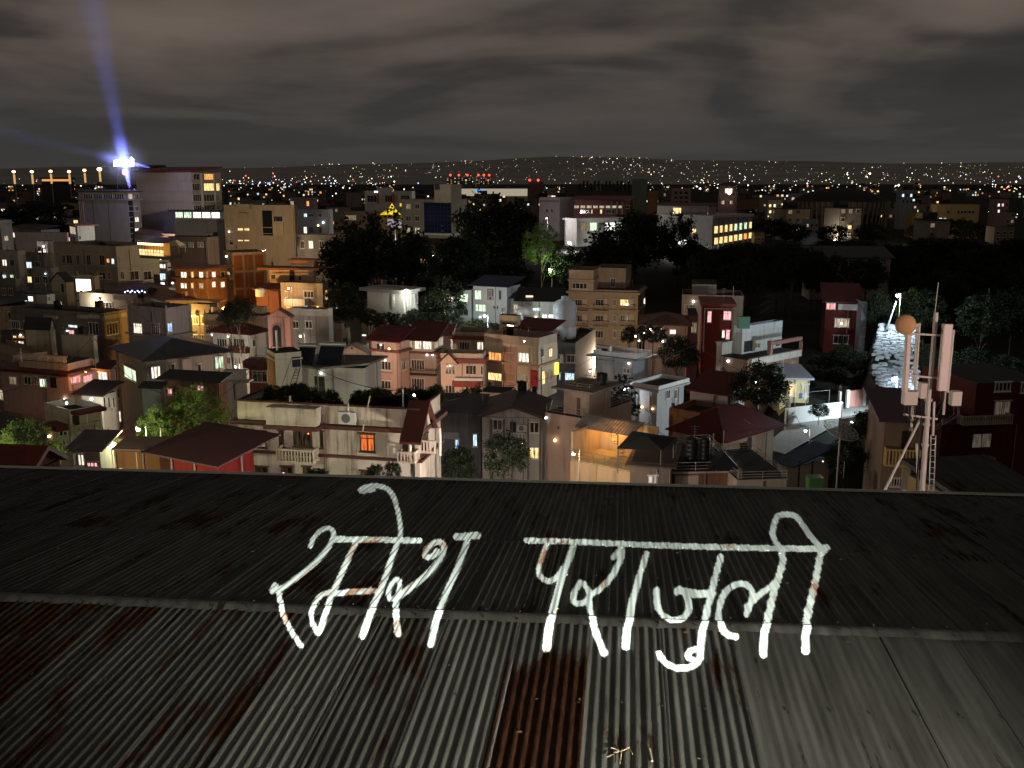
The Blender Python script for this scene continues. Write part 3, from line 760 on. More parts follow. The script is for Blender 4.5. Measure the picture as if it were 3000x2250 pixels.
def panel_on(b, x, y, w, h, label):
    p = b.roofpt(x, y); e = empty('solar_water_heater', p, -b.th, label, 'solar heater')
    m = MB(); m.poly([(-w/2, 0, .2), (w/2, 0, .2), (w/2, h*.8, h), (-w/2, h*.8, h), (-w/2, 0, .14), (w/2, 0, .14), (w/2, h*.8, h-.06), (-w/2, h*.8, h-.06)], 0, [(0, 1, 2, 3), (7, 6, 5, 4), (0, 4, 5, 1), (1, 5, 6, 2), (2, 6, 7, 3), (3, 7, 4, 0)])
    m.build('panel', flat((.015, .017, .025), .25), e)
    l = MB(); l.tube((-w/2, h*.8, 0), (-w/2, h*.8, h), .03, 4); l.tube((w/2, h*.8, 0), (w/2, h*.8, h), .03, 4); l.tube((-w/2-.1, h*.85, h+.18), (w/2+.1, h*.85, h+.18), .2, 10)
    l.build('frame', STEEL, e)
LAMPS = {}
def lamp(x, y, d, col, power, label, r=.1, post=True, name='street_lamp', cat='lamp', off=(0, -.35, -.12), glow=30, base=0.0):
    p = at(x, y, d)
    e = empty(name, (p.x, p.y, base if post else p.z), 0, label, cat)
    z = p.z - (base if post else p.z)
    MB().ball((0, 0, z), r, 10, 6).build('bulb', emit(col, glow), e)
    if post:
        m = MB(); m.tube((.5, .25, 0), (.5, .25, z+.35), .07, 8, .045); m.tube((.5, .25, z+.3), (0, 0, z+.18), .03, 6); m.build('post', flat((.25, .25, .25), .5, .5), e)
        MB().lathe([(r*1.5, z+r*.7), (r*.9, z+r*1.5), (.03, z+r*1.7)], 10).build('shade', flat((.3, .3, .3)), e)
    else:
        MB().box(-.06, .06, .02+r*.8, .1+r, z-.08, z+.1).build('bracket', flat((.2, .2, .2)), e)
    l = bpy.data.lights.new('lamp_light', 'POINT'); hid = tuple(off) == (0, 0, 0); off = (-.8, -.9, -.2) if hid else off; l.energy = power*(1.3 if hid else 1.5); l.color = col; l.shadow_soft_size = .12
    o = bpy.data.objects.new('lamp_light', l); COL.objects.link(o); o.parent = e; o.location = Vector((0, 0, z)) + Vector(off)
    return e
CREAM, TAN, PINK, GREY, WHITE, BRICK, OCHRE = (.52, .46, .36), (.42, .34, .24), (.5, .36, .31), (.36, .35, .33), (.62, .6, .56), (.3, .12, .055), (.55, .36, .14)
def B(*a, **k): return Bld(*a, **k)

# ================================================================== far left: the towers
b = B('office_tower', 'tall cream tower with a blank side wall and a red curved roof edge', 'tower', 397, 560, 646, 505, 300, 32, wall=(.42, .36, .28), dirt=.3)
b.wins('R', [(562, 590), (597, 628), (633, 643)], [(537, 559), (569, 590), (601, 620), (632, 652)], '.yy.........', n=4)
b.wins('R', [(566, 592), (598, 627)], [(509, 527)], '.o', n=3)
b.bars('R', [(590.5, 596), (628.5, 632)], 507, 700, .35, plaster(WHITE))
b.mono(1.2, .4, tin((.2, .03, .03)), .5)
b.ledge(532, .3, .25); b.ledge(564, .25, .25); b.ledge(595, .25, .25); b.ledge(626, .25, .25)
s_ = Bld('', '', '', 405, 470, 486, 484, 0, parent=b, base=(470, 508), wall=(.1, .1, .11), partname='plant_room')
b = B('office_tower', 'grey slab tower with a balcony band under its flat roof, left of the cream tower', 'tower', 228, 372, 408, 556, 290, 28, wall=(.28, .25, .25), dirt=.35)
b.wins('L', [(245, 272), (276, 300), (304, 330), (336, 364)], [(568, 584)], '....', n=4)
b.ledge(586, .3, .5); b.ledge(563, .35, .6, DARKC)
b.bars('L', [(232, 234), (237, 239), (242, 244), (247, 249)], 588, 716, .25, plaster((.36, .24, .2)))
b.bars('L', [(276, 277), (320, 321)], 588, 716, .06, DARKC, 'panel_joint')
b.wins('R', [(376, 388), (395, 406)], [(568, 584), (604, 618), (636, 650), (668, 684), (700, 712)], 'm....w.w.w', n=2)
b.fbox('glass_strip', 'R', 373, 588, 393, 716, .1, flat((.02, .022, .04), .15))
# bright billboard on the tower roof
bb = empty('billboard', at(362, 500, 288), 0, 'dazzling white lit billboard with a red light on the grey tower', 'billboard')
m = MB(); q = bb.location
def loc(x, y, d): return at(x, y, d) - bb.location
m.poly([loc(334, 470, 288), loc(334, 487, 288), loc(392, 487, 288), loc(392, 466, 288), loc(384, 460, 288), loc(378, 468, 288)], 0, [(5, 4, 3, 2, 1, 0)])
m.build('lit_face', emit((.85, .95, 1.0), 14), bb)
m = MB(); m.poly([loc(334, 470, 288.3), loc(334, 487, 288.3), loc(392, 487, 288.3), loc(392, 466, 288.3)], 0, [(0, 1, 2, 3)]); m.tube(loc(345, 487, 288.3), loc(345, 558, 288.3), .12, 6); m.tube(loc(384, 487, 288.3), loc(384, 558, 288.3), .12, 6)
m.build('frame', DARKC, bb)
MB().ball(loc(366, 505, 287.6), .8, 10, 6).build('red_light', emit((1.0, .12, .18), 9), bb)
MB().ball(loc(366, 505, 287.2), .42, 10, 6).build('red_light', emit((1.0, .8, .9), 9), bb)
b = B('low_building', 'low pale wall of a long flat building before the dark trees at far left', 'building', 42, 196, 200, 681, 280, 3, wall=(.5, .43, .38))
b = B('house', 'small bluish white block with windows on its left side, below the grey tower', 'house', 202, 226, 276, 662, 265, 55, wall=(.46, .49, .52))
b.wins('L', [(206, 222)], [(664, 686), (692, 713)], 'm.', n=2); b.win('R', 231, 690, 238, 702, n=1); b.ledge(z=b.h, t=.3, o=.9, mat=tin((.2, .07, .05)), name='roof')
b = B('house', 'wide cream house with a lit restaurant terrace on its right shoulder', 'house', 156, 340, 466, 733, 215, 34, wall=(.46, .40, .31))
b.wins('L', [(183, 193), (196, 212), (224, 234), (255, 267), (292, 308)], [(747, 778)], '.....', n=2)
b.win('L', 313, 757, 322, 770, 'o', n=1); b.win('L', 327, 757, 336, 774, 'c', n=1)
b.wins('L', [(268, 276), (292, 310), (317, 325)], [(798, 818)], '...', n=2)
b.wins('L', [(268, 276), (298, 312)], [(846, 862)], '..', n=1)
b.wins('R', [(353, 363), (380, 407), (420, 444)], [(794, 820), (841, 862)], '......', n=2)
b.parapet(.8); b.ledge(786, .25, .3); b.ledge(832, .25, .35)
tank(on_roof(b, 300, 728), 1.6, .7, 'black tank on the wide cream house roof with the restaurant')
rt = empty('restaurant_terrace', b.roofpt(430, 748), -b.th, 'glowing orange glazed rooftop restaurant terrace with a strip light', 'terrace'); rt.location.z = b.h
m = MB(); wq = 7.6
m.box(-2.2, 5.4, -.1, 4.5, -.6, -.05); m.build('floor', CONC, rt)
m = MB(); m.box(-2.2, 5.4, -.12, -.02, .05, 1.2); m.build('glazing', litpane('y'), rt)
m = MB()
for i in range(9): m.box(-2.2 + i*.94, -2.14 + i*.94, -.18, -.122, 0, 2.6)
m.box(-2.2, 5.4, -.19, -.122, .62, .68); m.build('mullions', BROWN_FR, rt)
m = MB(); m.box(-2.3, 5.5, -.3, -.05, 2.1, 2.5); m.build('strip_light', emit((1, .62, .22), 5), rt)
m = MB(); m.box(-2.2, 5.4, 1.6, 1.7, .05, 2.5); m.build('back_wall', plaster(OCHRE), rt)
m = MB(); m.poly([(-2.6, -.6, 2.6), (5.8, -.6, 2.6), (5.8, 4.6, 3.4), (-2.6, 4.6, 3.4)], 0, [(0, 1, 2, 3)]); m.poly([(-2.6, -.6, 2.54), (5.8, -.6, 2.54), (5.8, 4.6, 3.34), (-2.6, 4.6, 3.34)], 0, [(3, 2, 1, 0)]); m.build('roof', tin((.16, .05, .04)), rt)
cn = MB(); c0 = b.roofpt(480, 744); cn.poly([(-3, 0, 1.6), (3.2, 0, 1.6), (1.6, 2.2, 3.1), (-1, 2.2, 3.1), (3.2, 4.2, 1.6), (-3, 4.2, 1.6)], 0, [(0, 1, 2, 3), (1, 4, 2), (4, 5, 3, 2), (5, 0, 3)])
for q in ((-2.9, .1), (3.1, .1), (3.1, 4.1), (-2.9, 4.1)): cn.tube((q[0], q[1], 0), (q[0], q[1], 1.6), .05, 5)
tag(cn.build('canopy_tent', flat((.7, .62, .48)), None, tuple(c0)), 'pale tent canopy beside the glowing restaurant terrace', 'canopy')
b = B('shop_house', 'narrow white lit shop front squeezed right of the restaurant house', 'house', 466, 488, 500, 770, 212, 30, wall=WHITE)
b.wins('L', [(468, 486)], [(773, 786), (800, 822)], 'wc', n=3); b.door('L', 470, 826, 484, 840, lit='h')
b = B('house', 'dark brown house with a row of dim windows, right of the restaurant', 'house', 492, 606, 640, 704, 230, 20, wall=(.2, .15, .12))
b.wins('L', [(528, 545), (552, 567), (578, 596)], [(710, 724)], 'kkk', n=2); b.parapet(.7)
b = B('commercial_building', 'grey building with a brilliantly lit white top floor under a dark roof', 'building', 509, 652, 668, 642, 252, 12, wall=(.26, .27, .3), dirt=.3)
t_ = Bld('', '', '', 511, 648, 664, 620, 0, parent=b, base=(648, 643), wall=(.6, .58, .5), partname='lit_storey')
t_.wins('L', [(514, 536), (539, 562), (566, 590), (593, 617), (620, 645)], [(622, 640)], 'gghhh', n=4)
t_.ledge(z=t_.h, t=.25, o=1.2, mat=DARKTIN, name='roof')
b.win('L', 608, 686, 618, 696, n=1); b.door('L', 625, 680, 637, 700)
b = B('apartment_building', 'tan apartment building with a dark glass stairwell strip in its middle', 'apartment building', 655, 862, 872, 612, 242, 10, wall=(.46, .35, .23), dirt=.4)
b.wins('L', [(676, 685), (697, 712), (716, 731)], [(668, 676), (702, 707)], '.yy.yy', n=3)
b.wins('L', [(672, 684), (676, 686)], [(702, 718)], '.-', n=1); b.wins('L', [(674, 686), (700, 728)], [(736, 752)], '..', n=2)
b.fbox('stairwell_glass', 'L', 770, 617, 798, 690, .12, flat((.015, .016, .018), .15)); b.win('L', 773, 667, 797, 684, 'y', n=3)
b.fbox('balcony_front', 'L', 706, 624, 728, 640, .5, plaster(TAN)); b.win('L', 801, 633, 829, 650, n=1)
b.fbox('panel', 'L', 800, 654, 831, 690, .25, plaster((.55, .42, .26)))
b.parapet(.9); s_ = Bld('', '', '', 690, 730, 745, 598, 0, parent=b, base=(730, 612), wall=TAN)
b = B('brick_building', 'orange lit bare brick building with pale concrete frame', 'building', 655, 680, 778, 748, 190, 62, wall=(.42, .34, .25))
b.wins('L', [(666, 675)], [(796, 812)], 'm', n=1); b.balcony('L', 656, 679, 805, 816, .8)
a0, a1_, z0, z1_ = b.rect('R', 681, 750, 777, 866)
nz, nu = 4, 3
for i in range(nu):
    for j in range(3):
        ua, ub = a0 + (a1_-a0)*i/nu + .22, a0 + (a1_-a0)*(i+1)/nu - .22
        za, zb = b.h - 3.3*(j+1) + .35, b.h - 3.3*j - .05
        b.part('brick_panel', MB().box(.003, .06, ua, ub, za, zb), MATS.get('brickwork') or plaster(BRICK, .5))
b.parapet(.5); b.pipe('R', 730, 750, 860)
b = B('house', 'brown two storey house with many lit windows and an orange lit left front', 'house', 512, 602, 664, 790, 184, 25, wall=(.34, .19, .1))
b.wins('L', [(530, 548), (560, 568), (584, 596)], [(796, 814), (829, 845)], 'wywwym', n=2)
b.wins('R', [(604, 608), (620, 631), (646, 658)], [(796, 813), (825, 842)], 'mw.-ww', n=1)
b.ledge(z=b.h, t=.3, o=.9, mat=tin((.22, .08, .04)), name='roof'); b.ledge(820, .2, .6)
b = B('house', 'low house with a yellow lit wall under a pale flat roof', 'house', 508, 636, 640, 884, 166, 8, wall=(.62, .47, .2))
b.ledge(z=b.h, t=.25, o=1.0, mat=plaster((.5, .4, .3)), name='roof'); b.wins('L', [(546, 566), (586, 608)], [(896, 908)], '..', n=3)
b = B('house', 'cream penthouse front lit warm under a brown roof slab, right of the brick building', 'house', 786, 918, 926, 790, 184, 6, wall=(.62, .53, .38), dirt=.3)
b.ledge(z=b.h, t=.4, o=1.6, mat=tin((.25, .1, .05)), name='roof'); b.win('L', 793, 803, 809, 819, n=1); b.wins('L', [(846, 853), (875, 884)], [(806, 822)], '..', n=1)
b.bars('L', [(850, 862)], 792, 822, .25, DARKC)
s_ = Bld('', '', '', 852, 922, 930, 764, 0, parent=b, base=(922, 790), wall=(.4, .22, .12), partname='roof_room')
s_.ledge(z=s_.h, t=.25, o=.5, mat=tin((.3, .12, .05)), name='roof'); s_.bars('L', [(856, 920)], 776, 781, .2, plaster(WHITE), 'strip')

# ================================================================== left middle
b = B('house', 'dim house with a pale lit gable wall and a window beside it, far left', 'house', 150, 193, 215, 826, 190, 25, wall=(.6, .52, .38))
b.gable('y', 1.6, .2, DARKTIN); b.win('L', 179, 830, 189, 858, n=1)
b = B('house', 'house with one big brightly lit room beside a dark doorway', 'house', 218, 276, 290, 812, 196, 15, wall=(.5, .42, .32))
b.wins('L', [(223, 268)], [(817, 855)], 'h', n=2); b.win('L', 200+22, 875, 232, 885, n=1); b.ledge(z=b.h, t=.2, o=.5)
b = B('house', 'bluish low house with a bright white window at the left edge area', 'house', 60, 136, 160, 862, 185, 22, wall=(.42, .46, .5))
b.wins('L', [(71, 80), (83, 98)], [(868, 883)], 'ch', n=1); b.ledge(z=b.h, t=.2, o=.6, mat=DARKTIN, name='roof'); b.win('R', 140, 868, 146, 882, n=1)
b = B('house', 'long terraced dark house with pale parapet panels and a pink lit window', 'house', 30, 295, 372, 931, 160, 24, wall=(.24, .2, .17))
b.bars('L', [(130, 168), (228, 258), (262, 294)], 922, 933, .2, plaster((.5, .45, .38)), 'parapet_panel'); b.fbox('parapet_panel', 'R', 296, 921, 370, 932, .15, plaster((.4, .36, .3)))
b.wins('L', [(30, 58), (72, 96), (104, 112)], [(940, 962)], '..m', n=4)
b.win('L', 201, 951, 228, 960, 'c', n=2); b.win('L', 203, 966, 219, 992, 'p', n=2); b.wins('R', [(310, 345)], [(945, 980)], '.', n=4); b.win('L', 262, 945, 290, 982, n=3)
b.balcony('R', 296, 352, 992, 1004, 1.0); b.parapet(.7)
tank(on_roof(b, 292, 908), 1.7, .75, 'black tank on the long terraced dark house'); tank(on_roof(b, 170, 905), 1.5, .65, 'smaller black tank further left on the long terraced dark house')
b = B('house', 'upper pale house with a balustraded terrace behind the long dark house', 'house', 232, 372, 440, 878, 178, 22, wall=(.34, .3, .25))
b.parapet(.9); b.balcony('L', 330, 370, 862, 878, .4, 'bal'); b.wins('L', [(300, 330)], [(885, 905)], '.', n=3); b.wins('R', [(385, 410)], [(885, 900)], '.', n=3)
for q in range(9):
    tag(MB().ball(at(366 + q*7 + (q % 3), 856 - (q % 2)*4, 176), .11, 6, 4).build('fairy_light', emit((.35, .42, 1.0), 12)), 'tiny blue fairy light strung over the balustraded terrace', 'light', 'blue terrace lights')
tank(on_roof(b, 447, 872), 1.9, .85, 'big black tank beside the blue terrace lights'); tank(on_roof(b, 410, 872), 1.6, .7, 'black tank left of the big one by the blue terrace lights')
b = B('house', 'grey two storey house with a warm lit window and a blue lit window', 'house', 374, 486, 560, 918, 150, 28, wall=(.27, .25, .25))
b.wins('L', [(392, 417), (444, 468)], [(947, 980)], 'w.', n=4, tr=True); b.win('R', 478 + 12, 946, 504, 973, 'b', n=2)
b.wins('L', [(396, 420), (448, 470)], [(1006, 1020)], 'd.', n=3); b.parapet(.8); b.ledge(988, .2, .5)
lamp(485, 1007, 118, (.8, .9, 1.0), 12, 'small bright wall light under the grey two storey house', .05, False, 'wall_lamp')
b = B('house', 'long pale house with a dark slate roof and three glowing curtained windows', 'house', 340, 428, 664, 1058, 112, 52, wall=(.42, .4, .36))
b.hip(1.5, .8, tin((.05, .055, .075), .35)); b.win('L', 366, 1078, 400, 1112, 'g', n=3)
b.win('R', 442, 1073, 470, 1109, 'w', n=3); b.win('R', 629, 1044, 655, 1080, 'g', n=3); b.wins('R', [(500, 512), (578, 590)], [(1066, 1088)], '..', n=1)
b.bars('R', [(488, 494), (533, 558)], 1050, 1108, .35, plaster((.5, .47, .42)), 'wall_pier')
b = B('house', 'pink house under a red eave with a balustrade and a glowing orange porch', 'house', 0, 198, 284, 1098, 128, 20, wall=(.45, .3, .27))
b.ledge(z=b.h, t=.35, o=1.1, mat=REDTIN, name='eave'); b.wins('L', [(28, 50), (72, 92), (102, 112)], [(1103, 1126)], 'd..', n=2)
b.win('L', 117, 1108, 137, 1134, 'g', n=2); b.door('L', 148, 1106, 166, 1136)
b.win('R', 206, 1102, 234, 1122, 'p', n=3); b.win('R', 242, 1099, 270, 1118, 'p', n=3)
s_ = Bld('', '', '', 55, 200, 270, 1066, 0, parent=b, base=(200, 1094), wall=(.38, .3, .27), partname='balustrade_terrace')
m = MB()
for i in range(34): m.box(-s_.wl + i*s_.wl/34, -s_.wl + i*s_.wl/34 + .1, -.03, .07, s_.h+.1, s_.h+.85)
m.box(-s_.wl, .05, -.06, .1, s_.h+.85, s_.h+1.0); s_.part('balusters', m, plaster((.5, .42, .36)))
lamp(251, 1090, 126, (1.0, .36, .08), 520, 'orange porch lamp under the red eave', .07, False, 'porch_lamp', off=(0, -.9, -.15))
b = B('house', 'dark red roofed lean-to house with one white paned window beside the orange porch', 'house', 286, 322, 338, 1084, 126, 20, wall=(.22, .15, .13))
b.win('L', 290, 1090, 316, 1116, 'c', n=3, tr=True); b.mono(.8, .6, tin((.09, .02, .02)))
b = B('house', 'stepped pale gable wall standing alone among dark roofs at left', 'house', 72, 146, 160, 962, 150, 10, wall=(.5, .43, .33))
b.gable('x', 1.4, .15, DARKTIN)
b = B('house', 'long pale blank terrace wall behind the orange porch', 'house', 180, 272, 284, 994, 146, 14, wall=(.44, .39, .31)); b.parapet(.5)
tank(on_roof(b, 245, 985), 1.6, .7, 'black tank above the blank terrace wall')
b = B('house', 'small dark house with three tiny orange windows near the left edge', 'house', 0, 74, 90, 972, 152, 10, wall=(.1, .08, .07))
b.wins('L', [(38, 50), (54, 72)], [(983, 990), (999, 1008)], 'yoow', n=2)
# generic left-edge blocks
for i, (x0, x1, yt, d, th, wl_, lits, lab) in enumerate([
    (0, 52, 745, 205, 12, (.42, .4, .36), 'w.cg', 'pale house at the left edge with bright tall windows'),
    (70, 130, 752, 210, 20, (.2, .19, .18), 'c.y.', 'dark house with a cyan skylight, second from the left edge'),
    (0, 46, 828, 190, 10, (.16, .15, .14), '....', 'unlit dark house in shadow at the left edge'),
    (95, 150, 795, 200, 14, (.3, .29, .27), '..y.', 'small grey house with a yellow window above the lit gable'),
    (108, 140, 716, 235, 18, (.22, .21, .2), 'yw..', 'small dark block below the pale long wall'),
    (560, 615, 905, 158, 20, (.16, .14, .13), '....', 'dark block between the grey house and the white red-roofed house'),
    (596, 650, 934, 156, 10, (.3, .26, .22), '...d', 'low house with a terrace canopy before the yellow lit wall')]):
    b = B('house', lab, 'house', x0, x1, x1 + 22, yt, d, th, wall=wl_)
    w_ = (x1-x0)/3; p_ = 3.1*pxm(d)
    b.wins('L', [(x0 + w_*.4, x0 + w_*1.2), (x0 + w_*1.7, x0 + w_*2.5)], [(yt + p_*.35, yt + p_*.78), (yt + p_*1.35, yt + p_*1.78)], lits, n=2); b.parapet(.7)

# ================================================================== lower left
b = B('house', 'small house with a white wall under a glaring lamp and a red roof', 'house', 238, 298, 340, 1160, 104, 16, wall=(.7, .68, .64), dirt=.2)
b.wins('R', [(301, 309), (314, 322), (328, 336)], [(1162, 1196)], '...', n=1); b.mono(.9, .7, tin((.06, .04, .045)))
lamp(268, 1169, 101, (1.0, .95, .72), 420, 'glaring white lamp on the wall of the small house at lower left', .13, False, 'wall_lamp', off=(0, -.5, -.1), glow=40)
lamp(195, 1181, 98, (.8, .95, 1.0), 25, 'small round white light left of the glaring lamp', .1, False, 'wall_lamp')
b = B('house', 'stepped terrace house with red eaves, white posts and a balustraded balcony', 'house', 130, 205, 298, 1225, 96, 40, wall=(.42, .34, .28))
b.fbox('eave', 'R', 206, 1196, 296, 1206, 1.2, REDTIN); b.fbox('eave', 'L', 165, 1238, 204, 1252, 1.3, REDTIN)
for x in (254, 295): b.fbox('post', 'R', x-2, 1213, x+2, 1252, .16, plaster(WHITE, .1))
b.balcony('R', 206, 297, 1249, 1262, .9, 'bal', plaster((.5, .44, .38))); b.balcony('L', 168, 204, 1288, 1305, 1.0, 'bal', plaster((.5, .44, .38)))
b.win('L', 176, 1262, 200, 1290, n=2); b.door('R', 212, 1216, 232, 1250); b.parapet(.8, mat=plaster((.48, .4, .34)))
b = B('shop_stall', 'bright open stall with pinkish lit goods under a lilac awning', 'stall', 211, 292, 296, 1322, 70, 4, wall=(.3, .27, .25), dep=2.5)
b.wins('L', [(212, 226), (229, 250)], [(1330, 1364)], 'hw', n=2); b.mono(.7, .4, tin((.17, .13, .15))); b.win('L', 256, 1352, 288, 1368, 'p', n=3)
b = B('hut', 'small cream hut with an arched doorway and cold white light', 'hut', 339, 466, 470, 1286, 82, 6, wall=(.66, .5, .34), dep=3)
b.ledge(z=b.h, t=.2, o=.3, mat=tin((.2, .06, .04)), name='roof'); b.wins('L', [(364, 392), (396, 420), (440, 462)], [(1292, 1318)], '.gb', n=3)
b = B('shed', 'brown timber shed with two upright posts behind the ridge', 'shed', 333, 466, 470, 1325, 62, 5, wall=(.16, .07, .03), dep=2); b.mono(.3, .1, flat((.1, .06, .05)))
for i, x in enumerate((327, 399)): pole(x, 1318 + i*6, 1385, 60, ['thin timber post at the left corner of the brown shed', 'thin timber post before the middle of the brown shed'][i], .045, mat=flat((.4, .24, .12)), name='timber_post')
b = B('house', 'dark house under a broad sloping maroon metal roof with a red side wall', 'house', 500, 640, 742, 1352, 56, 30, wall=(.16, .014, .01))
b.mono(.75, 1.2, tin((.05, .010, .010)), .1)
b = B('house', 'corner of a near red metal roof at the left edge of the picture', 'roof', -160, 88, 92, 1388, 30, 8, wall=(.2, .06, .04), dep=1.6); b.gable('x', .5, .2, tin((.2, .03, .012)))

# ================================================================== centre left
b = B('house', 'white house with a maroon hipped roof and two white shuttered windows', 'house', 622, 731, 778, 981, 150, 24, wall=(.6, .57, .5), dirt=.25)
b.hip(1.3, .8, tin((.11, .016, .014))); b.wins('L', [(636, 666), (685, 718)], [(992, 1016)], '..', n=4); b.wins('R', [(738, 748)], [(994, 1016)], '.', n=1)
b.balcony('L', 668, 730, 1018, 1032, 1.0, 'solid', tin((.12, .03, .025)))
b.wins('L', [(664, 676), (690, 706)], [(1046, 1066)], '.d', n=2)
b = B('house', 'pale box storey with a brown band, above the white hipped house', 'house', 717, 770, 784, 925, 160, 15, wall=(.48, .44, .38)); b.ledge(z=b.h, t=.35, o=.3, mat=tin((.1, .03, .025)), name='eave'); b.parapet(1.4, mat=plaster((.5, .47, .42)))
b = B('chapel_tower', 'pink stair tower with a small gable and a tall arched window', 'tower', 784, 849, 858, 930, 140, 8, wall=(.40, .22, .17))
b.gable('y', 1.0, .25, tin((.22, .1, .08)))
a0, a1_, z0, z1_ = b.rect('L', 800, 952, 824, 1016)
m = MB(); cx_ = (a0+a1_)/2; rw = (a1_-a0)/2
def arch(m, cx_, rw, za, zb, out, t=None):
    pts = [(cx_-rw, za)] + [(cx_ + rw*math.cos(math.pi - math.pi*i/10), zb + rw*math.sin(math.pi*i/10)) for i in range(11)] + [(cx_+rw, za)]
    n = len(pts); m.poly([(x, -out, z) for x, z in pts] + [(x, -.003, z) for x, z in pts], 0, [tuple(range(n))] + [(i, n+i, n+(i+1) % n, (i+1) % n) for i in range(n)])
arch(m, cx_, rw+.3, z0, z1_-rw, .12); b.part('arch_surround', m, plaster((.3, .15, .12)))
m = MB(); arch(m, cx_, rw, z0, z1_-rw, .17); b.part('arched_window', m, flat((.02, .018, .016), .2))
b = B('house', 'dim grey house with open upper terrace behind the pink stair tower', 'house', 850, 962, 975, 926, 150, 14, wall=(.3, .28, .25))
b.parapet(1.1, mat=plaster((.42, .4, .36))); b.wins('L', [(858, 876), (895, 915)], [(940, 962)], '..', n=2); b.fbox('balcony_wall', 'L', 885, 905, 960, 925, .3, plaster((.42, .4, .36)))
tank(on_roof(b, 762, 868), 1.5, .8, 'pale tank on the terrace above the pink tower', True)
b = B('house', 'terrace house with a white cantilevered box and small lit kitchen window', 'house', 822, 945, 962, 845, 175, 12, wall=(.34, .27, .2))
b.parapet(.9, mat=plaster((.36, .3, .22))); b.wins('L', [(835, 843), (890, 920)], [(852, 872)], '..', n=3); b.win('R', 952, 850, 960, 878, 'y', n=1)
s_ = None; b.balcony('L', 832, 892, 876, 894, 2.0, 'solid', plaster(WHITE)); b.win('L', 838, 897, 880, 903, 'y', n=3); b.win('L', 895, 892, 902, 902, 'b', n=1)
b = B('house', 'small red roofed hut room on the terrace right of the brick building', 'house', 750, 815, 824, 850, 178, 10, wall=(.16, .08, .06)); b.mono(.9, .5, tin((.14, .04, .03)))
b = B('house', 'tan house with a stepped roof room, left of the gabled house', 'house', 946, 1002, 1026, 976, 160, 24, wall=(.44, .37, .25)); b.parapet(.6)
s_ = Bld('', '', '', 976, 1000, 1008, 948, 0, parent=b, base=(1000, 974), wall=(.46, .4, .3)); b.fbox('door', 'R', 1006, 990, 1016, 1010, .1, BROWN_FR)
b = B('house', 'tan flat house with one small square light, below the porch-lit house', 'house', 1058, 1122, 1140, 955, 165, 12, wall=(.36, .3, .22)); b.parapet(.5, mat=plaster((.46, .4, .3))); b.win('L', 1059, 979, 1074, 985, 'h', n=2)
b = B('house', 'tan gabled house with a small round attic opening', 'house', 984, 1083, 1092, 1038, 140, 5, wall=(.44, .36, .28))
b.gable('y', 1.25, .5, tin((.12, .07, .055)), wallmat=plaster((.44, .36, .28)))
m = MB(); u_, z_ = b.hit('L', 1031, 1020); m.tube((u_, -.02, z_), (u_, -.06, z_), .16, 12); b.part('attic_opening', m, flat((.03, .025, .02)))
b.wins('L', [(1007, 1037), (1054, 1080)], [(1043, 1065)], '..', n=4); b.win('L', 1054, 1098, 1082, 1124, n=4); b.balcony('L', 1000, 1082, 1064, 1074, .8, 'rail'); b.win('L', 1020, 1120, 1034, 1148, 'w', n=2)
b.fbox('awning', 'L', 998, 1082, 1066, 1100, 1.4, REDTIN)
b = B('house', 'pink three storey house with a maroon roof and a flickering warm porch light', 'house', 1088, 1166, 1198, 1004, 134, 26, wall=(.54, .37, .31), dirt=.3)
b.mono(1.6, .7, tin((.12, .016, .016))); b.ledge(1034, .3, .35, tin((.2, .06, .05)))
b.wins('L', [(1110, 1146)], [(1058, 1084), (1114, 1138)], '..', n=4, tr=False); b.wins('R', [(1176, 1188)], [(1056, 1084)], '.', n=2); b.win('L', 1103, 1005, 1128, 1032, n=2)
for y in (1091, 1142): b.fbox('window_ledge', 'L', 1106, y-2, 1150, y, .3, plaster((.4, .25, .2)))
lamp(1140, 1022, 132, (1.0, .5, .2), 70, 'small warm porch light under the maroon roof of the pink house', .12, False, 'porch_lamp', off=(0, -.6, 0), glow=22)
b = B('house', 'pinkish house with a glazed lit veranda under its maroon roof', 'house', 1198, 1282, 1300, 1030, 138, 14, wall=(.42, .33, .29), dirt=.3)
v = Bld('', '', '', 1197, 1270, 1298, 1000, 0, parent=b, base=(1270, 1031), wall=(.5, .46, .36), partname='veranda')
v.wins('L', [(1197, 1212), (1215, 1236), (1239, 1266)], [(1001, 1027)], 'mww', n=3); v.wins('R', [(1272, 1283), (1285, 1297)], [(1000, 1026)], 'mm', n=3)
v.mono(1.9, .8, tin((.12, .016, .016))); b.wins('L', [(1206, 1244)], [(1054, 1082), (1108, 1140)], '..', n=5); b.balcony('L', 1196, 1281, 1084, 1098, 1.0, 'rail', flat((.06, .04, .03)))
b.ledge(z=b.h-.35, t=.3, o=.35, mat=tin((.2, .06, .05)))
b = B('house', 'small maroon sloping roof right of the lit veranda', 'house', 1270, 1320, 1330, 985, 152, 10, wall=(.4, .3, .26)); b.mono(1.4, .4, tin((.12, .016, .016)))
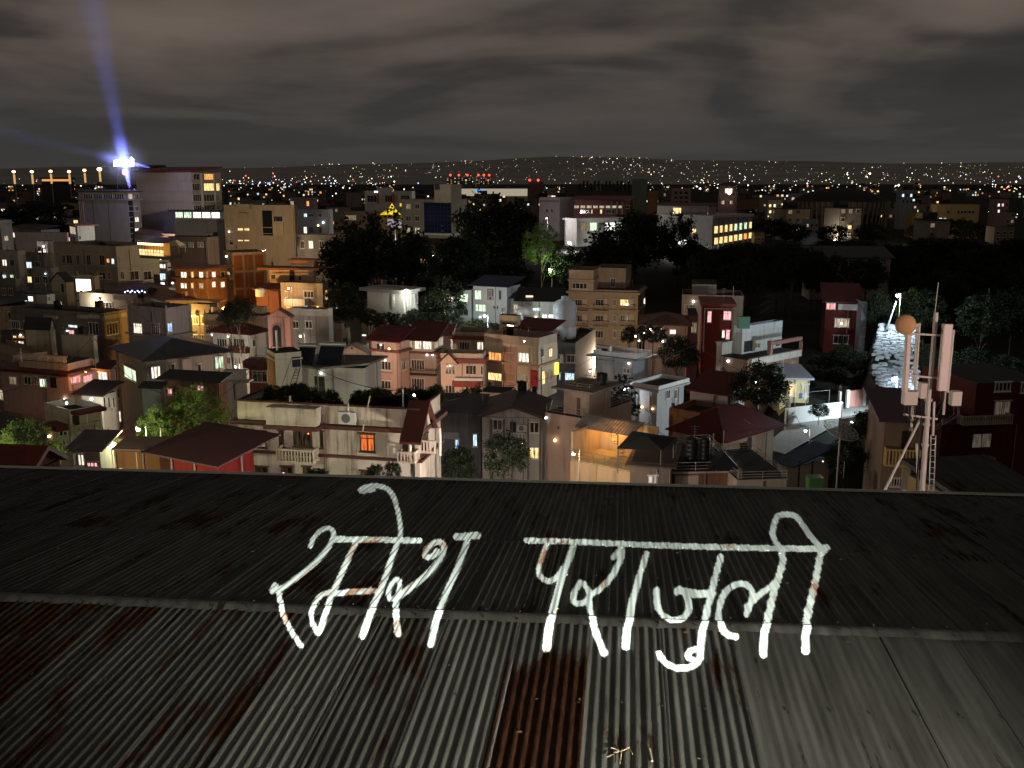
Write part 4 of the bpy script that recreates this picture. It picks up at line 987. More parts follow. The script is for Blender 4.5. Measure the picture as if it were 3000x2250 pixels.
# ================================================================== near centre: the stained white house
b = B('villa', 'stained white two storey villa with parapet roof garden and red curtained window', 'villa', 697, 1228, 1290, 1258, 70, 12, wall=(.56, .49, .42), dirt=.85)
TRIM = tin((.10, .028, .022))
b.ledge(z=b.h-.25, t=.28, o=.45, mat=TRIM, name='cornice')
m = MB(); m.box(-b.wl, 0, 0, .14, b.h+.06, b.h+1.45); m.box(-b.wl, -b.wl+.14, .14, b.wr, b.h+.06, b.h+1.45); m.box(-.14, 0, .14, b.wr, b.h+.06, b.h+1.45); b.part('parapet', m, plaster((.60, .52, .43), .85))
m = MB(); m.box(-b.wl-.06, .06, -.06, .2, b.h+1.455, b.h+1.56); m.box(-.2, .06, .2, b.wr, b.h+1.455, b.h+1.56); m.box(-b.wl-.06, -b.wl+.2, .2, b.wr, b.h+1.455, b.h+1.56); b.part('coping', m, TRIM)
# projecting bay with balcony
a0, a1_, z0, z1_ = b.rect('L', 806, 1245, 945, 1320)
b.part('bay_parapet', MB().box(a0-.1, a1_, -1.15, -.003, b.h+.04, b.h+1.38), plaster((.60, .52, .43), .9))
b.part('bay_ledge', MB().box(a0-.25, a1_+.2, -1.4, -.46, b.h-.24, b.h+.03), TRIM)
b.win('L', 741, 1263, 781, 1310, 'd', n=2, fr=BROWN_FR, tr=True)
b.win('L', 860, 1260, 915, 1308, None, n=2, fr=BROWN_FR); b.win('L', 818, 1262, 832, 1308, None, n=1, fr=BROWN_FR); b.win('L', 938, 1263, 951, 1312, None, n=1, fr=BROWN_FR)
b.balcony('L', 808, 918, 1317, 1352, 1.15, 'bal', plaster((.58, .5, .4), .7))
b.win('L', 1055, 1271, 1098, 1322, 'r', n=2, fr=BROWN_FR, tr=True)
b.win('L', 1058, 1380, 1100, 1402, None, n=2, fr=BROWN_FR)
b.ledge(1354, .2, .25, TRIM, name='floor_band'); b.wins('L', [(748, 786), (825, 858), (888, 912)], [(1366, 1398)], '...', n=2, fr=BROWN_FR)
b.pipe('L', 956, 1215, 1395, .09, flat((.2, .15, .11))); b.pipe('L', 963, 1240, 1395, .05, flat((.3, .22, .16))); b.air_unit('L', 1022, 1240, 1.3)
MB().ball((0, 0, 0), .045, 8, 5).build('red_pilot_light', emit((1, .12, .04), 10), b.root, Vector((*b.hit('L', 907, 1268)[:1], -.25, b.hit('L', 907, 1268)[1])))
b.win('R', 1176+54, 1275, 1250, 1330, None, n=1, fr=BROWN_FR)
b.balcony('L', 1163, 1226, 1325, 1352, 1.0, 'bal', plaster((.55, .44, .36))); b.balcony('R', 1230, 1278, 1312, 1345, 1.2, 'bal', plaster((.55, .44, .36))); b.door('L', 1180, 1275, 1196, 1324)
# porch gable on the right end
px_ = MB(); b.part('porch_column', MB().tube((-.45, -.85, b.zat(1350)), (-.45, -.85, b.zat(1275)), .13, 10), plaster((.6, .5, .42))); b.part('porch_column', MB().tube((1.2, 1.2, b.zat(1345)), (1.2, 1.2, b.zat(1262)), .13, 10), plaster((.6, .5, .42)))
gbz = b.h - .3
m = MB(); m.poly([(.1, -1.5, gbz), (.1, 2.0, gbz), (.1, .6, gbz+2.1), (.35, -1.5, gbz), (.35, 2.0, gbz), (.35, .6, gbz+2.1)], 0, [(0, 2, 1), (3, 4, 5), (0, 3, 5, 2), (1, 2, 5, 4), (0, 1, 4, 3)])
b.part('porch_gable', m, plaster((.62, .52, .42)))
m = MB()
for (ya, za, yb, zb) in ((-1.9, gbz-.35, .6, gbz+2.15), (.6, gbz+2.15, 2.4, gbz-.2)):
    m.poly([(-.9, ya, za), (.7, ya, za), (.7, yb, zb), (-.9, yb, zb), (-.9, ya, za+.18), (.7, ya, za+.18), (.7, yb, zb+.18), (-.9, yb, zb+.18)], 0, [(3, 2, 1, 0), (4, 5, 6, 7), (0, 1, 5, 4), (1, 2, 6, 5), (2, 3, 7, 6), (3, 0, 4, 7)])
b.part('porch_roof', m, TRIM)
m = MB(); arch(m, 0, .45, 0, .55, .05); ob = m.build('gable_niche', flat((.05, .03, .025)), b.holder, (.36, .35, gbz+.35), math.pi/2)
villa = b
# clutter and planting of the villa's roof garden is added with the plants
# the white stair house with a ladder behind it
b = B('house', 'white stair house with a swooping roof edge, dark doorway and steel ladder', 'house', 795, 1068, 1115, 1080, 86, 8, wall=(.60, .55, .46), dirt=.3)
b.door('L', 923, 1102, 952, 1170); 
p = [( -b.wl-.2, -.6), (-b.wl*.45, -1.1), (.6, -.5), (.6, b.wr+.4), (-b.wl-.2, b.wr+.4)]
m = MB(); z_ = b.h+.06
m.poly([(x, y, z_ + (.55 if i in (0, 2) else .12)) for i, (x, y) in enumerate(p)] + [(x, y, z_ - .18 + (.55 if i in (0, 2) else .12)) for i, (x, y) in enumerate(p)], 0, [(0, 1, 2, 3, 4)] + [(i, 5+i, 5+(i+1) % 5, (i+1) % 5) for i in range(5)] + [(9, 8, 7, 6, 5)])
b.part('roof', m, plaster((.2, .18, .16)))
b.pitched = True
t_ = B('stair_tower', 'tall white and brick stair tower with a dark slot opening beside the ladder', 'tower', 782, 805, 882, 1036, 84.6, 62, wall=(.58, .53, .44), dirt=.5)
t_.part('brick_face', MB().box(-t_.wl+.02, -.02, -.05, -.003, 4, t_.h-.3), plaster((.34, .15, .07), .6)); t_.fbox('slot_opening', 'R', 856, 1045, 880, 1075, .06, flat((.01, .01, .01)))
t_.ledge(1058, .12, .1)
lad = empty('steel_ladder', at(836, 1160, 81.5), 0, 'slanted steel ladder with a handrail against the white stair house', 'ladder')
m = MB(); q = lad.location
A0, A1, B0_, B1 = at(838, 1160, 81.3)-q, at(868, 1075, 83)-q, at(858, 1160, 81.3)-q, at(880, 1075, 83)-q
m.tube(A0, A1, .045, 5); m.tube(B0_, B1, .045, 5)
m.build('side_rails', flat((.22, .2, .18), .5, .4), lad)
for i in range(1, 10): MB().tube(A0.lerp(A1, i/10), B0_.lerp(B1, i/10), .035, 5).build('rung', flat((.22, .2, .18), .5, .4), lad)
MB().tube(at(820, 1145, 81.2)-q, at(856, 1045, 83)-q, .03, 5).build('handrail', flat((.22, .2, .18), .5, .4), lad)
pn = b.roofpt(960, 1078); panel_on(b, 962, 1077, 2.2, 1.7, 'dark solar heater panel on the white stair house'); panel_on(b, 890, 1077, 1.5, 1.6, 'narrower dark solar panel left of the other on the white stair house')
pole(809, 968, 1040, 86, 'thick white pipe rising before the arched pink tower', .1, mat=flat((.6, .58, .55)), name='vent_pipe')
b = B('house', 'maroon brick house with one white framed window, left of the brick stair tower', 'house', 724, 783, 800, 1074, 112, 8, wall=(.22, .085, .06))
b.ledge(z=b.h-.2, t=.9, o=.35, mat=tin((.12, .03, .025)), name='eave'); b.win('L', 740, 1087, 783, 1119, None, n=3, tr=True); b.win('L', 760, 1155, 776, 1170, 'm', n=2); b.rail(.9)
b = B('house', 'low whitewashed annex with a drain pipe, left of the maroon brick house', 'house', 654, 722, 730, 1096, 110, 5, wall=(.5, .5, .49), dirt=.3)
b.ledge(1120, .2, .35, plaster((.35, .35, .36))); b.pipe('L', 688, 1124, 1170, .05, DARKC); b.parapet(.4)
b = B('house', 'dark brown house with small pink lit windows behind the lit green tree', 'house', 480, 640, 662, 1120, 100, 14, wall=(.2, .1, .08)); b.win('L', 492, 1138, 506, 1155, 'p', n=2); b.win('L', 578, 1130, 598, 1146, 'p', n=2); b.mono(.5, .6, DARKTIN)
b = B('house', 'grey shed wall with a pale upright edge left of the lit green tree', 'shed', 415, 470, 480, 1140, 98, 10, wall=(.3, .3, .34)); b.mono(.4, .3, DARKTIN)

# ================================================================== centre
b = B('house', 'pale peach house with an ornate small gable and red awning', 'house', 1291, 1416, 1424, 1062, 132, 5, wall=(.66, .48, .36), dirt=.2)
b.wins('L', [(1304, 1334), (1364, 1396)], [(1069, 1097), (1128, 1152)], '....', n=3); b.win('L', 1408, 1072, 1416, 1098, None, n=1)
b.fbox('awning', 'L', 1328, 1114, 1415, 1130, 1.1, tin((.28, .025, .015))); b.fbox('awning_top', 'L', 1334, 1104, 1414, 1113, .8, plaster(WHITE, .2))
b.ledge(z=b.h-.1, t=.6, o=.4, mat=tin((.22, .04, .03)), name='eave'); b.parapet(1.2, mat=plaster((.55, .45, .36)))
u_, z_ = b.hit('L', 1315, 1062); gw = 1.25
m = MB(); m.poly([(u_-gw, -.5, z_), (u_+gw, -.5, z_), (u_, -.5, z_+1.3), (u_-gw, -.003, z_), (u_+gw, -.003, z_), (u_, -.003, z_+1.3)], 0, [(0, 1, 2), (5, 4, 3), (0, 2, 5, 3), (1, 4, 5, 2), (0, 3, 4, 1)]); b.part('ornate_gable', m, plaster((.66, .48, .36), .2))
m = MB(); m.tube((u_-gw-.15, -.55, z_-.1), (u_, -.55, z_+1.4), .1, 5); m.tube((u_+gw+.15, -.55, z_-.1), (u_, -.55, z_+1.4), .1, 5); b.part('gable_trim', m, TRIM)
b = B('house', 'cream storey with a lit window set back above the peach house', 'house', 1326, 1418, 1440, 992, 142, 12, wall=(.5, .42, .33))
b.wins('L', [(1346, 1376), (1398, 1417)], [(1001, 1025)], '.w', n=4); b.ledge(z=b.h-.2, t=.5, o=.5, mat=tin((.2, .04, .03)), name='eave'); b.parapet(.9, mat=plaster((.4, .33, .27)))
b = B('apartment_building', 'cream four storey building glowing orange at its foot, with red accents', 'apartment building', 1419, 1578, 1632, 1016, 134, 30, wall=(.62, .52, .36), dirt=.2)
b.wins('L', [(1431, 1470)], [(1031, 1056)], 'o', n=4); b.win('L', 1519, 1033, 1551, 1061, 'w', n=3); b.win('L', 1488, 1034, 1505, 1058, 'm', n=2)
b.win('L', 1430, 1092, 1473, 1115, 'y', n=2); b.win('L', 1490, 1094, 1505, 1116, 'm', n=2); b.win('L', 1517, 1096, 1550, 1120, 'd', n=3); b.win('L', 1430, 1149, 1456, 1171, None, n=2)
b.fbox('patterned_strip', 'L', 1478, 996+22, 1510, 1200, .12, plaster((.5, .28, .19), .7)); b.fbox('red_panel', 'L', 1553, 1084, 1577, 1140, .25, flat((.3, .02, .015)))
b.bars('L', [(1420, 1424), (1472, 1477), (1511, 1515), (1552, 1556)], 1018, 1200, .3, plaster((.5, .36, .24)))
b.ledge(1076, .3, .35, plaster((.5, .33, .22))); b.parapet(1.2, mat=plaster((.5, .4, .3))); b.air_unit('L', 1440, 1130, 1.0)
b.wins('R', [(1582, 1592), (1607, 1617)], [(1020, 1046)], '.y', n=2); b.win('R', 1586, 1086, 1596, 1126, 'y', n=1); b.fbox('lit_sign', 'R', 1625, 1062, 1630, 1096, .4, emit((1, .75, .1), 2.2)); b.wins('R', [(1600, 1618)], [(1088, 1116)], 'd', n=2)
st = Bld('', '', '', 1463, 1516, 1526, 926, 0, parent=b, base=(1516, 990), wall=(.6, .5, .34)); st.door('L', 1485, 955, 1505, 990); st.fbox('door_canopy', 'L', 1476, 945, 1508, 950, .6, tin((.1, .05, .04)))
st.fbox('tube_light', 'L', 1487, 952, 1504, 955, .12, emit((1, .95, .75), 6)); st.rail(.8)
rd = Bld('', '', '', 1530, 1610, 1632, 968, 0, parent=b, base=(1610, 996), wall=(.2, .17, .15), partname='roof_room'); rd.mono(1.0, 1.0, tin((.17, .02, .018)))
lamp(1536, 1000, 132, (1, .9, .6), 25, 'thin yellow standing light on the cream building terrace', .09, False, 'terrace_lamp')
tank(Vector(at(1528, 1150, 106)), 1.35, .6, 'black tank on the brick pedestal left of the gabled grey house'); tank(Vector(at(1565, 1165, 108)), 1.3, .36, 'slim black tank right of the pedestal tank')
b = B('house', 'white washed house lit cold white, with a blue sheet roof', 'house', 1386, 1485, 1524, 842, 176, 24, wall=(.72, .74, .72), dirt=.15)
b.wins('L', [(1391, 1411), (1432, 1441), (1461, 1470)], [(850, 878)], 'g..', n=2); b.win('L', 1393, 891, 1424, 913, 'g', n=3); b.wins('L', [(1445, 1452), (1455, 1461)], [(896, 905)], '..', n=1); b.fbox('dark_recess', 'L', 1428, 846, 1446, 880, .05, flat((.2, .2, .2)))
b.win('R', 1500, 860, 1508, 868, 'h', n=1); b.mono(1.2, .8, tin((.03, .05, .14))); b.air_unit('L', 1440, 879, 1.0)
b = B('house', 'low house with a dark roof and bright skylight in the middle of the trees', 'house', 1516, 1640, 1648, 885, 164, 8, wall=(.5, .5, .46)); b.mono(1.6, .6, flat((.02, .02, .022), .6)); b.wins('L', [(1588, 1604), (1606, 1622)], [(921, 932)], 'hh', n=2); b.win('L', 1560, 901, 1584, 911, 'c', n=2); b.win('L', 1532, 925, 1554, 934, None, n=2)
sk = empty('skylight', at(1551, 870, 166), 0, 'small bright skylight in the dark low roof', 'skylight'); MB().box(-.6, .6, -.5, .5, 0, .2).build('pane', emit((1, .85, .6), 1.2), sk)
tank(Vector((*at(1655, 908, 158)[:2], 8)), at(1655, 868, 158).z - 8, 1.9, 'tall pale cylindrical tank left of the apartment block', True)
b = B('apartment_block', 'brown six storey apartment block with balconies and one lit top window', 'apartment block', 1666, 1870, 1890, 852, 186, 14, wall=(.46, .35, .25), dirt=.35)
b.wins('L', [(1685, 1706), (1744, 1768), (1796, 1806), (1817, 1841)], [(877, 896), (923, 942), (969, 990)], '...y........', n=3)
b.bars('L', [(1707, 1721), (1770, 1780), (1842, 1858)], 875, 898, .12, plaster((.6, .5, .38)), 'wall_panel'); b.bars('L', [(1707, 1721), (1770, 1780), (1842, 1858)], 921, 944, .12, plaster((.6, .5, .38)), 'wall_panel')
for y in (897, 943):
    for x0, x1 in ((1676, 1721), (1737, 1781), (1816, 1857)): b.balcony('L', x0, x1, y-1, y+13, 1.0, 'rail')
b.ledge(864, .4, .4); b.ledge(912, .25, .3); b.ledge(958, .25, .3); b.win('R', 1885, 873, 1889, 896, 'h', n=1)
u1 = Bld('', '', '', 1667, 1738, 1760, 803, 0, parent=b, base=(1738, 853), wall=(.46, .34, .24), partname='upper_storey'); u1.ledge(824, .3, .2); u1.wins('L', [(1676, 1720)], [(829, 846)], '.', n=4); u1.parapet(.7)
u2 = Bld('', '', '', 1742, 1832, 1850, 795, 0, parent=b, base=(1832, 846), wall=(.38, .28, .2), partname='upper_storey'); u2.win('L', 1788, 820, 1804, 846, None, n=2); u2.parapet(.6)
b = B('garden_restaurant', 'low brown roofed garden pavilion glowing among dark shrubs', 'pavilion', 1890, 2010, 2025, 955, 150, 8, wall=(.3, .2, .15)); b.hip(1.2, 1.0, tin((.16, .06, .04))); b.wins('L', [(1892, 1902), (1908, 1930), (1962, 1980)], [(966, 978)], 'yph', n=2)
lamp(1909, 964, 147, (1.0, .72, .55), 340, 'star bright lamp in the garden pavilion', .3, True, glow=25)
for i, (x, y) in enumerate(((1862, 985), (1888, 975), (1942, 1000), (1935, 965), (1950, 1012), (1872, 998))): lamp(x, y, 144 + i, (1.0, .8, .6), 14, ['leftmost small garden light', 'garden light just left of the star bright lamp', 'garden light over the white table', 'garden light right of the star bright lamp', 'lowest garden light under the pavilion', 'garden light by the dark hedge'][i], .14, True, 'garden_lamp', glow=14)
b = B('house', 'grey house with white edged flat roof and open roof frame', 'house', 1748, 1856, 1900, 1056, 142, 38, wall=(.36, .36, .37), dirt=.3)
b.ledge(z=b.h, t=.25, o=1.1, mat=plaster((.34, .34, .35)), name='roof_eave'); b.parapet(.9, mat=plaster((.6, .6, .6), .2), o=.35); b.win('L', 1826, 1079, 1846, 1094, 'k', n=2)
f_ = Bld('', '', '', 1746, 1786, 1792, 1016, 0, parent=b, base=(1786, 1040), wall=(.6, .6, .6), partname='roof_frame'); f_.fbox('opening', 'L', 1750, 1020, 1780, 1036, .05, flat((.06, .03, .03)))
b = B('house', 'low grey wing with a white edged planted roof, right of the small conifers', 'house', 1862, 1926, 2004, 1140, 122, 42, wall=(.4, .4, .4), dirt=.3)
b.parapet(.5, mat=plaster((.62, .62, .6), .2), o=.5); b.ledge(z=b.h-.3, t=.25, o=.6, mat=plaster((.4, .4, .4)), name='eave'); b.wins('R', [(1950, 1962), (1974, 1982)], [(1142, 1168)], '..', n=2); b.fbox('doorway', 'L', 1890, 1160, 1912, 1205, .06, plaster((.55, .45, .38)))
b = B('house', 'dark house with a green lit window between the cream building and grey house', 'house', 1634, 1686, 1746, 1014, 150, 16, wall=(.16, .15, .13)); b.wins('L', [(1640, 1650), (1660, 1684)], [(1040, 1062)], 'd.', n=2); b.win('L', 1655, 1093, 1684, 1114, 'c', n=3, tr=True); b.win('L', 1638, 1092, 1643, 1112, 'c', n=1); b.parapet(.5)
lamp(1729, 1087, 126, (1.0, .35, .45), 60, 'pink glowing lamp on a pole left of the grey white edged house', .16, True, glow=16)

# ================================================================== near right centre
b = B('house', 'grey gabled house with brown pilasters, balcony and a yellow lit lower window', 'house', 1412, 1590, 1606, 1226, 98, 6, wall=(.46, .43, .39), dirt=.4)
b.gable('y', 1.05, .45, tin((.09, .06, .055)), .25, wallmat=plaster((.46, .43, .39)))
b.bars('L', [(1436, 1443), (1474, 1479), (1545, 1550), (1580, 1585)], 1228, 1410, .18, plaster((.2, .15, .12)))
b.win('L', 1444, 1228, 1472, 1260, None, n=2); b.win('L', 1551, 1236, 1580, 1268, None, n=2); b.win('L', 1551, 1310, 1580, 1344, 'y', n=2); b.win('L', 1446, 1305, 1470, 1330, 'm', n=2)
b.balcony('L', 1490, 1540, 1268, 1290, .9, 'bal'); b.air_unit('L', 1530, 1262, 1.0); b.door('L', 1494, 1236, 1512, 1275)
ch_ = MB(); p0 = at(1528, 1202, 64); ch_.lathe([(.66, -2.5), (.66, 1.5), (.72, 1.52), (.72, 1.63), (.02, 1.64)], 16); tag(ch_.build('tank_pedestal', plaster((.45, .4, .36)), None, tuple(at(1528, 1195, 106))), 'round grey pedestal carrying the black tank behind the gabled house', 'pedestal')
b = B('shed', 'dark corrugated shed wall with cold blue windows, left of the grey gabled house', 'shed', 1292, 1410, 1420, 1215, 102, 6, wall=(.16, .16, .16)); b.mono(1.4, .5, tin((.1, .1, .11))); b.win('L', 1333, 1287, 1345, 1321, 'b', n=1); b.win('L', 1385, 1271, 1399, 1308, 'c', n=2); b.fbox('plank_panel', 'L', 1298, 1267, 1344, 1286, .1, plaster((.35, .35, .36)))
b = B('house', 'maroon hipped roof just right of the burst of white lamp light', 'house', 1235, 1330, 1345, 1205, 108, 12, wall=(.2, .1, .08)); b.hip(1.5, .5, tin((.14, .02, .018)))
b = B('house', 'tall pinkish blank walled house with a railed roof garden', 'house', 1597, 1708, 1850, 1226, 92, 36, wall=(.44, .30, .24), dirt=.4, dep=8)
b.rail(.75, flat((.36, .28, .24), .5)); b.fbox('vent', 'L', 1633, 1250, 1638, 1256, .05, flat((.1, .06, .05)))
rb = Bld('', '', '', 1652, 1726, 1790, 1148, 0, parent=b, base=(1726, 1222), wall=(.40, .29, .23), partname='roof_room'); rb.ledge(z=rb.h, t=.18, o=.9, mat=plaster((.3, .24, .2)), name='roof'); rb.fbox('doorway', 'L', 1690, 1165, 1700, 1215, .05, flat((.12, .06, .05)))
rb.rail(.6, flat((.32, .25, .22), .5)); tank(Vector(rb.C) + Vector((1.4, 2.6, rb.h+.3)), 1.1, .55, 'squat black tank on the roof room of the pink blank walled house')
# lit terrace with curved tin awning
T0 = at(1772, 1385, 82)
te = empty('terrace_house', (T0.x, T0.y, 0), R(-36), 'orange lit terrace with a tin awning, spiral stair and balcony railing', 'terrace')
zt = at(1790, 1366, 82).z
m = MB(); m.box(-3.4, 3.0, -.2, 4.6, 0, zt-.01); m.build('wall', plaster((.5, .36, .2)), te)
m = MB(); m.box(-3.3, 2.9, -.1, 4.5, zt, zt+.06); m.build('floor', plaster((.6, .48, .28)), te)
m = MB(); m.box(-3.4, -3.2, 4.6, 4.9, zt-.5, zt+2.9); m.box(-3.2, 2.6, 4.6, 4.8, zt-.5, zt+2.9); m.build('back_wall', plaster((.6, .45, .25)), te)
m = MB(); m.box(-3.4, -3.25, -.1, 4.6, zt-.5, zt+2.6); m.build('side_wall', plaster((.55, .4, .24)), te)
m = MB(); n_ = 18
for i in range(n_):
    x0, x1 = -4.6 + i*.33, -4.6 + (i+1)*.33
    for k in range(5):
        f0, f1 = k/5, (k+1)/5
        m.poly([(x0, 2.2+2.6*f0, zt+2.35+.75*math.sin(f0*1.5)), (x1, 2.2+2.6*f0, zt+2.35+.75*math.sin(f0*1.5)+.03), (x1, 2.2+2.6*f1, zt+2.35+.75*math.sin(f1*1.5)+.03), (x0, 2.2+2.6*f1, zt+2.35+.75*math.sin(f1*1.5))])
m.build('tin_awning', tin((.26, .25, .24)), te)
m = MB()
for i in range(9):
    t = i*.55; m.poly([(0, 0, .25*i), (.62*math.cos(t), .62*math.sin(t), .25*i), (.62*math.cos(t+.5), .62*math.sin(t+.5), .25*i), (0, 0, .25*i-.04), (.62*math.cos(t), .62*math.sin(t), .25*i-.04), (.62*math.cos(t+.5), .62*math.sin(t+.5), .25*i-.04)], 0, [(0, 1, 2), (5, 4, 3), (1, 4, 5, 2), (0, 3, 4, 1), (2, 5, 3, 0)])
    m.tube((.6*math.cos(t), .6*math.sin(t), .25*i), (.6*math.cos(t), .6*math.sin(t), .25*i+.8), .02, 4)
m.tube((0, 0, -.1), (0, 0, 2.7), .05, 6); m.build('spiral_stair', flat((.2, .17, .12), .5, .4), te, (-.6, 3.2, zt+.1))
m = MB()
for i in range(12): m.tube((-3.3 + i*.55, -.1, zt), (-3.3 + i*.55, -.1, zt+.95), .025, 4)
for z in (.95, .6, .3): m.tube((-3.3, -.1, zt+z), (2.8, -.1, zt+z), .022, 4)
m.build('railing', flat((.3, .24, .16), .5, .4), te)
m = MB(); m.box(.6, 2.0, 4.5, 4.57, zt+.9, zt+2.1); m.build('lattice_window', litpane('d'), te)
m = MB()
for i in range(7): m.box(.6 + i*.22, .64 + i*.22, 4.44, 4.497, zt+.9, zt+2.1)
m.box(.5, 2.1, 4.40, 4.49, zt+.8, zt+.898); m.build('window_bars', WHITE_FR, te)
l = bpy.data.lights.new('lamp_light', 'POINT'); l.energy = 170; l.color = (1, .50, .13); l.shadow_soft_size = .1
o = bpy.data.objects.new('lamp_light', l); COL.objects.link(o); o.parent = te; o.location = (-1.5, 3.9, zt+2.25)
MB().ball((-1.5, 4.25, zt+2.35), .09, 8, 5).build('bulb', emit((1, .6, .2), 16), te)
um = empty('canopy', at(1893, 1345, 80), R(-24), 'large black fabric canopy on posts above the lit terrace', 'canopy')
m = MB(); m.poly([(-2.2, -1.2, 1.0), (1.6, -1.0, 1.25), (2.0, 1.7, 1.7), (-1.7, 1.6, 1.9), (-.1, .2, 2.0)], 0, [(0, 1, 4), (1, 2, 4), (2, 3, 4), (3, 0, 4)]); m.poly([(-2.2, -1.2, .95), (1.6, -1.0, 1.2), (2.0, 1.7, 1.65), (-1.7, 1.6, 1.85), (-.1, .2, 1.95)], 0, [(4, 1, 0), (4, 2, 1), (4, 3, 2), (4, 0, 3)]); m.build('fabric', flat((.012, .016, .014), .8), um)
m = MB()
for p in ((-2.1, -1.1, .98), (1.5, -.9, 1.2), (1.9, 1.6, 1.65), (-1.6, 1.5, 1.8)): m.tube((p[0], p[1], -1.2), p, .05, 5)
m.build('posts', flat((.15, .12, .1)), um)
b = B('house', 'dark terrace house under the black canopy, with a white lit fluted wall', 'house', 1846, 1968, 1985, 1372, 78, 12, wall=(.17, .13, .1)); b.wins('L', [(1900, 1912), (1915, 1928)], [(1392, 1415)], 'hm', n=4)
b.mono(-.9, .4, tin((.1, .08, .07)))
b = B('house', 'white house with a broad maroon pyramid roof and black tanks before it', 'house', 1985, 2118, 2268, 1292, 94, 48, wall=(.52, .42, .33), dirt=.35)
b.hip(2.3, .9, tin((.13, .008, .010))); b.win('R', 2167, 1297, 2194, 1334, None, n=2, fr=BROWN_FR); b.wins('L', [(1990, 2002), (2030, 2050)], [(1290, 1312)], '..', n=2)
b = B('house', 'small whitewashed roof hut with a red mono-pitch roof and barred opening', 'house', 2022, 2132, 2181, 1160, 106, 38, wall=(.52, .46, .46), dirt=.3); b.mono(1.5, .5, tin((.13, .012, .012))); b.win('R', 2134, 1162, 2151, 1192, None, n=4, fr=BROWN_FR); b.fbox('base_band', 'L', 2022, 1178, 2131, 1205, .06, plaster((.42, .27, .19)))
b = B('house', 'dark flat terrace with an orange brown parapet behind the maroon pyramid roof', 'house', 1960, 2050, 2180, 1228, 102, 40, wall=(.34, .18, .1)); b.parapet(.7, mat=plaster((.38, .2, .1)))
for i, (x, r) in enumerate(((2024, .52), (2063, .44))): tank(at(x, 1357, 82), 2.45, r, ['left of two tall black tanks beside the maroon pyramid roof', 'right of two tall black tanks beside the maroon pyramid roof'][i], stand=0.0)
b = B('house', 'near terrace with white railings over a brown band, right of the lit terrace', 'house', 1974, 2163, 2190, 1380, 80, -4, wall=(.28, .13, .08)); b.rail(.75, flat((.5, .46, .42), .5)); b.ledge(z=b.h-.1, t=.14, o=.12, mat=plaster((.6, .5, .42))); b.fbox('white_panel', 'L', 1974, 1393, 2046, 1420, .08, plaster((.6, .48, .38)))
tr_ = MB(); p = at(2120, 1376, 79); tr_.poly([(-1.2, 0, 0), (1.4, 0, 0), (.1, .3, 1.4), (-1.2, 1.8, 0), (1.4, 1.8, 0), (.1, 1.5, 1.4)], 0, [(0, 1, 2), (5, 4, 3), (0, 2, 5, 3), (1, 4, 5, 2)]); tag(tr_.build('tarpaulin', flat((.01, .012, .016), .5), None, tuple(p)), 'black tarpaulin tent on the railed terrace beside the tanks', 'tarpaulin')
b = B('house', 'pale low terrace block with corrugated front behind the railed terrace', 'house', 2160, 2310, 2320, 1402, 78, -6, wall=(.46, .38, .3)); b.rail(.6, flat((.45, .42, .38), .5))
b = B('shed', 'small shed with a blue corrugated sheet roof and steel framed white wall', 'shed', 2276, 2322, 2430, 1370, 82, 58, wall=(.44, .42, .4), dirt=.3)
b.mono(1.0, .35, tin((.03, .065, .13), .4)); b.bars('R', [(2338, 2341), (2376, 2379)], 1350, 1440, .06, flat((.03, .03, .03)), 'steel_stud')
gd = MB(); gd.box(-.55, .55, -.5, .5, 0, 1.2); gd.box(-.6, .6, -.55, .55, 1.2, 1.27); tag(gd.build('green_locker', flat((.06, .17, .05), .5), None, tuple(at(2384, 1440, 76))), 'green metal locker right of the blue roofed shed', 'locker')
lamp(2411, 1352, 78, (1.0, .55, .4), 5, 'tiny red and white light on a stick right of the blue roofed shed', .035, False, 'marker_light', glow=10)
b = B('boundary_wall', 'long whitewashed lane wall left of the pink gate', 'wall', 2305, 2470, 2474, 1178, 116, -24, wall=(.62, .6, .56), dirt=.3, dep=.3, roofc=False)
b = B('boundary_wall', 'short bluish white wall right of the pink gate', 'wall', 2546, 2568, 2572, 1118, 134, -30, wall=(.62, .64, .64), dirt=.3, dep=.3, roofc=False)
gt = empty('lane_gate', (*at(2506, 1188, 122)[:2], 0), R(-24*-1), 'dusty pink metal gate between two white lane walls', 'gate')
zg, zh = at(2506, 1192, 122).z, at(2506, 1143, 122).z
m = MB()
for k in (-1, 1):
    m = MB(); m.box(.03 if k > 0 else -1.12, 1.12 if k > 0 else -.03, -.03, .03, zg, zh); m.build('gate_leaf', flat((.42, .2, .16), .6), gt)
for k in (-1, 1): MB().box(k*1.35-.2, k*1.35+.2, -.15, .15, 0, zh+.15).build('gate_pier', plaster(WHITE), gt)
# the house with the white roof box
b = B('house', 'house with a whitish roof box, brown porch frame and pale balcony parapet', 'house', 2112, 2190, 2342, 1056, 130, 50, wall=(.34, .22, .16))
b.fbox('balcony_parapet', 'R', 2194, 1037, 2340, 1056, .5, plaster((.56, .5, .42)))
w_ = Bld('', '', '', 2150, 2172, 2292, 976, 0, parent=b, base=(2172, 1040), wall=(.48, .46, .42), partname='roof_box'); w_.parapet(.9, mat=plaster((.5, .5, .5))); w_.door('R', 2180, 998, 2203, 1030); w_.win('R', 2270, 1004, 2285, 1022, None, n=1)
for x in (2252, 2344): b.fbox('porch_post', 'R', x-4, 998, x+4, 1037, .5, plaster((.3, .14, .12)))
b.fbox('porch_beam', 'R', 2248, 993, 2340, 1003, .6, plaster((.3, .14, .12)))
b.fbox('curtain_panel', 'R', 2290, 1062, 2330, 1098, .1, plaster((.5, .34, .2), .8)); b.win('R', 2228, 1072, 2240, 1086, 'k', n=1)
